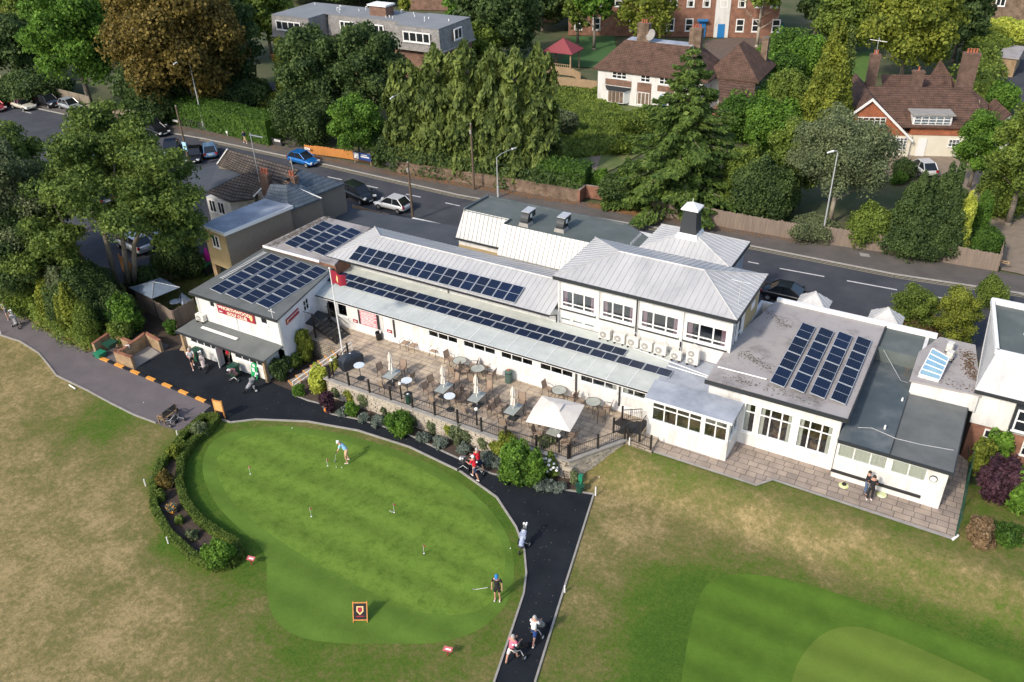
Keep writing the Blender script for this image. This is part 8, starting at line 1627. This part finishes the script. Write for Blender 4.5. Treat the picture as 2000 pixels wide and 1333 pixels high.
tree('bush', 1490, 300, 430, 62, L_DARK, 'dark round shrub mass behind the weathered fence', .28, name='bush', cat='bush'); tree('bush', 1462, 270, 415, 50, L_MID, 'mixed shrubs right of the big conifer', .3, name='bush', cat='bush'); tree('bush', 1500, 330, 425, 62, L_DARK, 'dense dark evergreen shrub left of the grey-green tree', .26, name='bush', cat='bush')
tree('broad', 1640, 225, 436, 104, L_GREY, 'open grey-green eucalyptus-like tree behind the weathered fence', .24, .6, lowfrac=.3, trunk_mat=BARKP); tree('bush', 1700, 395, 478, 45, L_MID, 'mid green shrubs right of the grey-green tree', .26, name='bush', cat='bush'); tree('bush', 1590, 420, 465, 50, L_GREY, 'low grey-green shrubs along the weathered fence', .22, name='bush', cat='bush')
tree('broad', 1555, 225, 400, 62, L_MID, 'loose green tree between the hedge and the grey-green tree', .32); tree('cone', 1620, 45, 300, 52, L_YEL, 'tall golden weeping conifer left of the tile-hung house', .34, name='conifer_tree'); tree('col', 1648, 60, 215, 22, L_LEY, 'dark narrow conifer beside the golden one', .3, name='conifer_tree')
tree('cone', 1795, 345, 490, 60, L_DARK, 'broad dark conifer behind the weathered fence at the right', .26, name='conifer_tree'); tree('cone', 1845, 330, 495, 48, L_DARK, 'dark conifer right of the broad one by the drive', .26, name='conifer_tree'); tree('col', 1884, 375, 505, 17, L_BRT, 'narrow bright yellow conifer at the corner of the drive', .18, name='conifer_tree'); tree('col', 1916, 375, 480, 21, L_GREEN, 'small rounded green conifer beside the gravel drive', .2, name='conifer_tree'); tree('bush', 1918, 448, 500, 38, L_HEDGE, 'low green bush at the end of the weathered fence', .2, name='bush', cat='bush')
tree('broad', 1912, 208, 372, 46, L_GREEN, 'light green garden tree in front of the right end of the tile-hung house', .26); tree('broad', 2005, 180, 440, 70, L_MID, 'big green tree at the right edge beside the drive', .32); tree('bush', 1960, 330, 420, 48, L_MID, 'lower green growth at the right edge by the drive', .28, name='bush', cat='bush')
tree('bush', 1755, 335, 358, 18, L_GREEN, 'flowering green border beside the parked white car', .16, name='bush', cat='bush'); tree('bush', 1765, 180+130, 350, 24, L_DARK, 'dark garden bush in front of the tile-hung house', .2, name='bush', cat='bush')
hedge_strip('garden_hedge', 'long green hedge running back beside the tile-hung house garden', [G(1455, 255), G(1475, 200), G(1500, 150), G(1545, 100)], 5.0, 3.0, L_GREEN, .3, 1.8, ragged=.35, lump=.35); tree('bush', 1450, 180, 275, 50, L_HEDGE, 'rounded green hedge end near the big conifer', .3, name='bush', cat='bush'); tree('bush', 1505, 190, 300, 50, L_GREEN, 'bright rounded hedge mass between the two big gardens', .3, name='bush', cat='bush'); tree('bush', 1545, 130, 235, 45, L_MID, 'dense green shrub mass left of the golden conifer', .3, name='bush', cat='bush'); tree('bush', 1575, 60, 150, 40, L_GREEN, 'green bank of shrubs below the school car park', .3, name='bush', cat='bush'); tree('bush', 1530, 95, 180, 45, L_HEDGE, 'dark clipped hedge block behind the school yard', .3, name='bush', cat='bush'); tree('bush', 1540, 55, 130, 34, L_HEDGE, 'upper hedge clump by the school car park', .3, name='bush', cat='bush')
tree('broad', 1650, -20, 110, 62, L_MID, 'green tree above the small back lawn', .38); tree('broad', 1780, -60, 165, 95, L_YEL, 'very large yellow-green hedge-like tree behind the tile-hung house', .40); tree('broad', 1880, -40, 120, 55, L_DARK, 'dark green tree beside the brick house at the top right', .42); tree('broad', 1700, -60, 60, 60, L_MID, 'mid green tree at the top right of the school', .42); tree('broad', 1600, -60, 75, 40, L_DARK, 'dark tree above the school car park', .42)
hedge_strip('garden_hedge', 'tall green hedge between the tile-hung house and the tarmac court', [G(1855, 195), G(1920, 190), G(1900, 120)], 3.4, 3.6, L_MID, .32, 1.8, ragged=.3, lump=.3); tree('bush', 1955, 155, 225, 32, L_GREEN, 'rounded green hedge by the tarmac court', .26, name='bush', cat='bush'); tree('bush', 1960, 35, 92, 60, L_BRT, 'yellow-green climber bank in front of the top right house', .3, name='bush', cat='bush'); tree('bush', 1925, 60, 125, 40, L_MID, 'ivy bank above the brown garage', .3, name='bush', cat='bush')
tree('bush', 1900, 195, 260, 40, L_DARK, 'dark growth behind the big chimney stack', .28, name='bush', cat='bush'); tree('bush', 1985, 215, 300, 30, L_GREEN, 'sunlit bush at the right edge of the tarmac court', .26, name='bush', cat='bush')
# background belt of woods beyond everything
lb = []; rn = random.Random(8)
for i in range(90):
    d = rn.uniform(195, 240); a = _h+R_(-42+84*i/90); x = -math.sin(a)*d; y = math.cos(a)*d; r = rn.uniform(6, 10); lb.append((x, y, r*.6, r, r, r*.9))
wd_ = thing('far_woodland', 'continuous belt of far woodland along the top of the picture', 'woodland', (lb[45][0], lb[45][1], 0)); wd_['kind'] = 'stuff'; c_ = crown('foliage', lb, 26000, 1.1, L_MID, wd_, 1); c_['kind'] = 'stuff'
# saplings between the club and the road, right
tree('broad', 1783, 556, 668, 46, L_MID, 'thin green sapling behind the parapet beside the road', .20, .55, lowfrac=.1, z0=0); tree('bush', 1790, 606, 668, 44, L_BRN, 'brown twiggy shrub under the thin sapling', .18, .6, name='bush', cat='bush'); tree('broad', 1868, 556, 690, 44, L_YEL, 'yellow-green young tree beside the mansard house', .20, .8, lowfrac=.05); tree('bush', 1935, 540, 600, 30, L_MID, 'thin green bush at the roadside by the mansard house', .2, .6, name='bush', cat='bush')
# shrubs by the shop, terrace and green
shrub(597, 706, 25, 64, L_YEL, 'bright clipped cone shaped topiary beside the golf shop', 'topiary', .12, 'topiary', dens=2); shrub(550, 738, 28, 36, L_DARK, 'dark clipped shrubs at the corner of the shop', size=.17); shrub(574, 722, 22, 32, L_MID, 'leafy green shrub at the foot of the topiary', size=.17); shrub(630, 686, 24, 28, L_DARK, 'green shrub between the topiary and the orange nosed steps', size=.17); shrub(537, 715, 18, 34, L_DARK, 'ivy covered corner shrub at the end of the lean-to', size=.16)
shrub(628, 764, 29, 52, L_BRT, 'vivid yellow-green shrub beside the white handrail', size=.15, dens=1.3); shrub(655, 728, 14, 30, L_BRT, 'upper yellow-green shrub at the terrace corner', size=.14, dens=1.3); shrub(585, 772, 15, 20, L_GREEN, 'small green shrub at the foot of the orange nosed steps', size=.14)
shrub(643, 803, 20, 36, L_PURP, 'dark rounded shrub at the corner of the stone wall', size=.14); shrub(641, 806, 8, 12, L_ORN, 'orange flowering plant in front of the dark rounded shrub', 'plant', .1, 'plant')
bed = [(668, 812, 14, 12, L_LAV), (690, 812, 17, 26, L_GREEN), (712, 822, 16, 12, L_LAV), (740, 830, 18, 14, L_LAV), (782, 848, 36, 36, L_GREEN), (830, 862, 20, 15, L_LAV), (850, 845, 14, 30, L_GREY), (862, 872, 20, 16, L_LAV), (895, 868, 18, 38, L_GREY), (905, 885, 18, 16, L_LAV), (955, 905, 24, 20, L_LAV), (975, 915, 18, 16, L_LAV), (940, 870, 18, 30, L_YEL), (1062, 955, 26, 15, L_LAV), (1090, 958, 18, 12, L_LAV), (1122, 945, 12, 24, L_GREY)]
bl = ['silver clump nearest the dark rounded shrub', 'light green shrub in the corner of the long bed', 'silver clump right of the first light green shrub', 'silver clump before the stone wall, left part', 'wide spiky green shrub in the bed below the second closed parasol', 'silver clump just right of the wide spiky shrub', 'grey-green bush against the stone wall below the railing', 'silver clump in the middle of the long bed', 'tall grey-green mound against the stone wall', 'silver clump behind the two men in red', 'large blue-grey clump right of the two men in red', 'blue-grey clump left of the big climbing shrub', 'pale yellow flowering shrub under the railing', 'silvery clump at the right foot of the climbing shrub', 'silvery clump at the end of the bed near the ball washer', 'green mound against the corner of the stone wall']
for (x, y, r, h, m_), l_ in zip(bed, bl): shrub(x, y, r, h, m_, l_, size=.12, group='plants in the bed under the terrace', dens=1.1)
bs = sheet('planting_bed', [[(628, 790), (640, 775), (700, 790), (790, 815), (880, 850), (1000, 900), (1110, 930), (1130, 955), (1103, 958), (1060, 951), (960, 926), (870, 885), (790, 846), (700, 820), (648, 810)]], SOIL, .03); sheet('shrub_bed', [[(524, 745), (520, 700), (640, 640), (690, 685), (572, 765)], [(575, 775), (640, 705), (660, 730), (640, 790), (600, 784)]], SOIL, .03)
shrub(1045, 948, 28, 70, L_GREEN, 'bright green shrub between the climber and the white roses', 'climbing_shrub', .16, 'shrub', dens=1.1); shrub(1012, 938, 44, 78, L_GREEN, 'big bright green climbing shrub spilling over the stone wall', 'climbing_shrub', .17, 'shrub', dens=1.5); shrub(992, 898, 34, 54, L_YEL, 'yellow-green upper part climber at the left of the wall corner', 'climbing_shrub', .16); shrub(1065, 900, 36, 50, L_GREY, 'twiggy climber around the globe lamp at the terrace corner', 'climbing_shrub', .15, dens=.7); shrub(1075, 935, 20, 52, L_MID, 'rose bush covered in white blooms at the corner of the wall', 'rose_bush', .14, 'shrub', flowers=L_WHITE)
# tufts growing from the retaining wall joints
rn = random.Random(12)
for i, (x, r) in enumerate(((-34.3, .30), (-33.2, .34), (-32.0, .42), (-30.3, .22), (-29.1, .30), (-28.0, .34), (-26.6, .32), (-25.3, .26), (-24.0, .42), (-22.8, .32), (-21.9, .40))):
    z = rn.uniform(.5, 1.05); t = thing('wall_plant', 'green cushion plant growing from the retaining wall, '+ORD[i]+' from its left end', 'plant', (x, 34.1, z), 0, 'cushion plants in the retaining wall'); lb = [(x, 34.08, z, r, .18, r*.9), (x+.1, 34.05, z-.3, r*.7, .16, r*.6)]; crown('foliage', lb, 260, .12, [L_GREY, L_YEL, L_GREY][i % 3], t, 1.2)
# box edged bed beside the putting green
RB = [(427, 822), (400, 822), (372, 846), (345, 878), (318, 912), (302, 955), (304, 1000), (330, 1048), (376, 1092), (420, 1114), (452, 1108), (472, 1088), (462, 1068), (425, 1048), (390, 1022), (362, 985), (353, 950), (356, 905), (378, 870), (410, 846)]
ring = [G(a, b, .0) for a, b in RB]; hedge_strip('box_hedge', 'low clipped box hedge looping round the planted bed beside the putting green', ring, .40, .50, L_BOX, .10, 3.0, closed=True, lump=.05)
sheet('curved_bed', [RB], SOIL, .02)
for (x, y, r, h, m_, l_, n_) in ((392, 850, 22, 24, L_GREY, 'silvery shrub at the top of the curved bed', 'shrub'), (345, 895, 16, 26, L_YEL, 'yellow-green round shrub in the upper curved bed', 'shrub'), (326, 950, 22, 30, L_GOLD, 'golden bushy shrub in the curved bed', 'shrub'), (314, 978, 15, 20, L_MID, 'green shrub below the golden one in the curved bed', 'shrub'), (435, 1105, 36, 46, L_GREEN, 'pair of dense round green bushes at the lower end of the curved bed', 'shrub'), (338, 1000, 14, 12, L_LAV, 'grey flowering clump in the middle of the curved bed', 'plant'), (352, 1022, 12, 12, L_MID, 'low green plant in the lower curved bed', 'plant'), (378, 1050, 16, 12, L_GREY, 'grey-green clump before the round bushes', 'plant'), (305, 945, 9, 12, L_LAV, 'silver leaved plant left of the golden shrub', 'plant'), (362, 875, 10, 14, L_MID, 'small green plant above the yellow-green shrub', 'plant')):
    shrub(x, y, r, h, m_, l_, n_, .13, n_, dens=1.3, flowers=(L_ORN if x == 338 else None))
# right end planting
shrub(1940, 985, 46, 100, L_PURP, 'large dark purple leaved bush right of the slab path', size=.18, z0=.8, dens=1.5); shrub(1908, 1062, 38, 46, L_BRN, 'rounded russet pink shrub below the purple bush', size=.14, z0=.8, dens=1.6); shrub(1985, 1010, 36, 110, L_GREEN, 'bright green hedge bush at the right edge', size=.2, z0=.8, dens=1.4); shrub(1960, 1065, 34, 40, L_HEDGE, 'low dark green bush between russet shrub and right edge', size=.16, z0=.8); shrub(1905, 925, 24, 76, L_YEL, 'loose yellow-green shrub behind the green mesh fence', size=.18, z0=.8, dens=.8); shrub(1940, 900, 36, 70, L_GREEN, 'green shrub in front of the red brick wall', size=.2, z0=.8)
# right slab path
sheet('slab_path', [[(1275, 880), (1477, 946), (1509, 935), (1865, 1051), (1882, 990), (1895, 905), (1862, 880), (1432, 770), (1275, 830)]], SLABS2, PZ); sheet('slab_kerb', [[(1275, 880), (1477, 946), (1509, 935), (1865, 1051), (1863, 1056), (1509, 939), (1477, 950), (1275, 884)]], CONC, PZ+.005)

# fallen leaves along the pavement, the path and the roofs
def litter_leaves(name, segs, n, size, mat, spread, z):
    Ps = []
    for a, b, k in segs:
        A = G(*a, z); B = G(*b, z); t = RNG.random(k); p = np.array(A)+t[:, None]*(np.array(B)-np.array(A)); p[:, :2] += RNG.normal(0, spread, (k, 2)); Ps.append(p)
    P = np.concatenate(Ps); V, F = leaves(P, np.tile([0, 0, 1.], (len(P), 1)), size, 1, None, .25); V[:, 2] = np.maximum(V[:, 2], z+.006); o = mesh_np(name, V, F, mat); tag(o, 'scattered fallen leaves', 'leaves', None, 'stuff'); return o
litter_leaves('fallen_leaves', [((345,249),(550,291),500), ((600,304),(775,341),700), ((775,341),(1130,399),2200), ((1150,400),(1270,424),1800), ((1270,424),(1560,472),700), ((10,180),(280,240),500)], 0, .13, M('dead_leaf', (.28, .13, .05), (.20, .12, .05), 5, .9), .32, .062)
litter_leaves('fallen_leaves', [((470,760),(1100,1000),60), ((1060,960),(1000,1320),36), ((1100,1000),(1040,1330),30), ((130,680),(420,820),160), ((0,620),(170,700),120)], 0, .045, M('pale_dead_leaf', (.30, .27, .2), (.26, .2, .12), 5, .9), 1.1, .02)
for (segs, z, mt_, nm) in (([((1450,690),(1500,720),130), ((1420,735),(1600,790),120), ((1500,610),(1540,640),90)], 4.99, M('roof_moss', (.09, .08, .06), (.16, .145, .11), 6, 1.), 'roof_moss'), ([((1890,690),(1900,740),420), ((1800,735),(1900,760),60)], 5.04, M('roof_weed', (.15, .06, .035), (.08, .07, .03), 6, 1.), 'roof_weeds'), ([((530,480),(640,425),900)], 5.01, M('roof_debris_leaf', (.10, .08, .06), (.22, .19, .15), 6, 1.), 'roof_debris'), ([((1770,700),(1775,745),160)], 4.15, BARK, 'gutter_weeds')):
    V_n = litter_leaves(nm, segs, 0, .10, mt_, .22, z)

# overgrown grass and scrub before the white and brick house
qa, qb, qc, qd = [np.array(G(*p)) for p in ((1072, 165), (1165, 172), (1285, 290), (1090, 315))]; k = 26000; u = RNG.random(k)[:, None]; v = RNG.random(k)[:, None]
P = qa*(1-u)*(1-v)+qb*u*(1-v)+qc*u*v+qd*(1-u)*v; hh = .15+.5*np.maximum(0, np.sin(P[:, 0]*1.1+2*np.sin(P[:, 1]*.7))*np.cos(P[:, 1]*.9+P[:, 0]*.4)); P[:, 2] = RNG.random(k)*hh
V, F = leaves(P, np.tile([0.3, -.6, .6], (k, 1)), .34, 1.8, np.array([[0, 0, 1.]]), .9); V[:, 2] = np.maximum(V[:, 2], .0); tag(mesh_np('scrub', V, F, L_MID), 'overgrown grass and scrub', 'scrub', None, 'stuff')
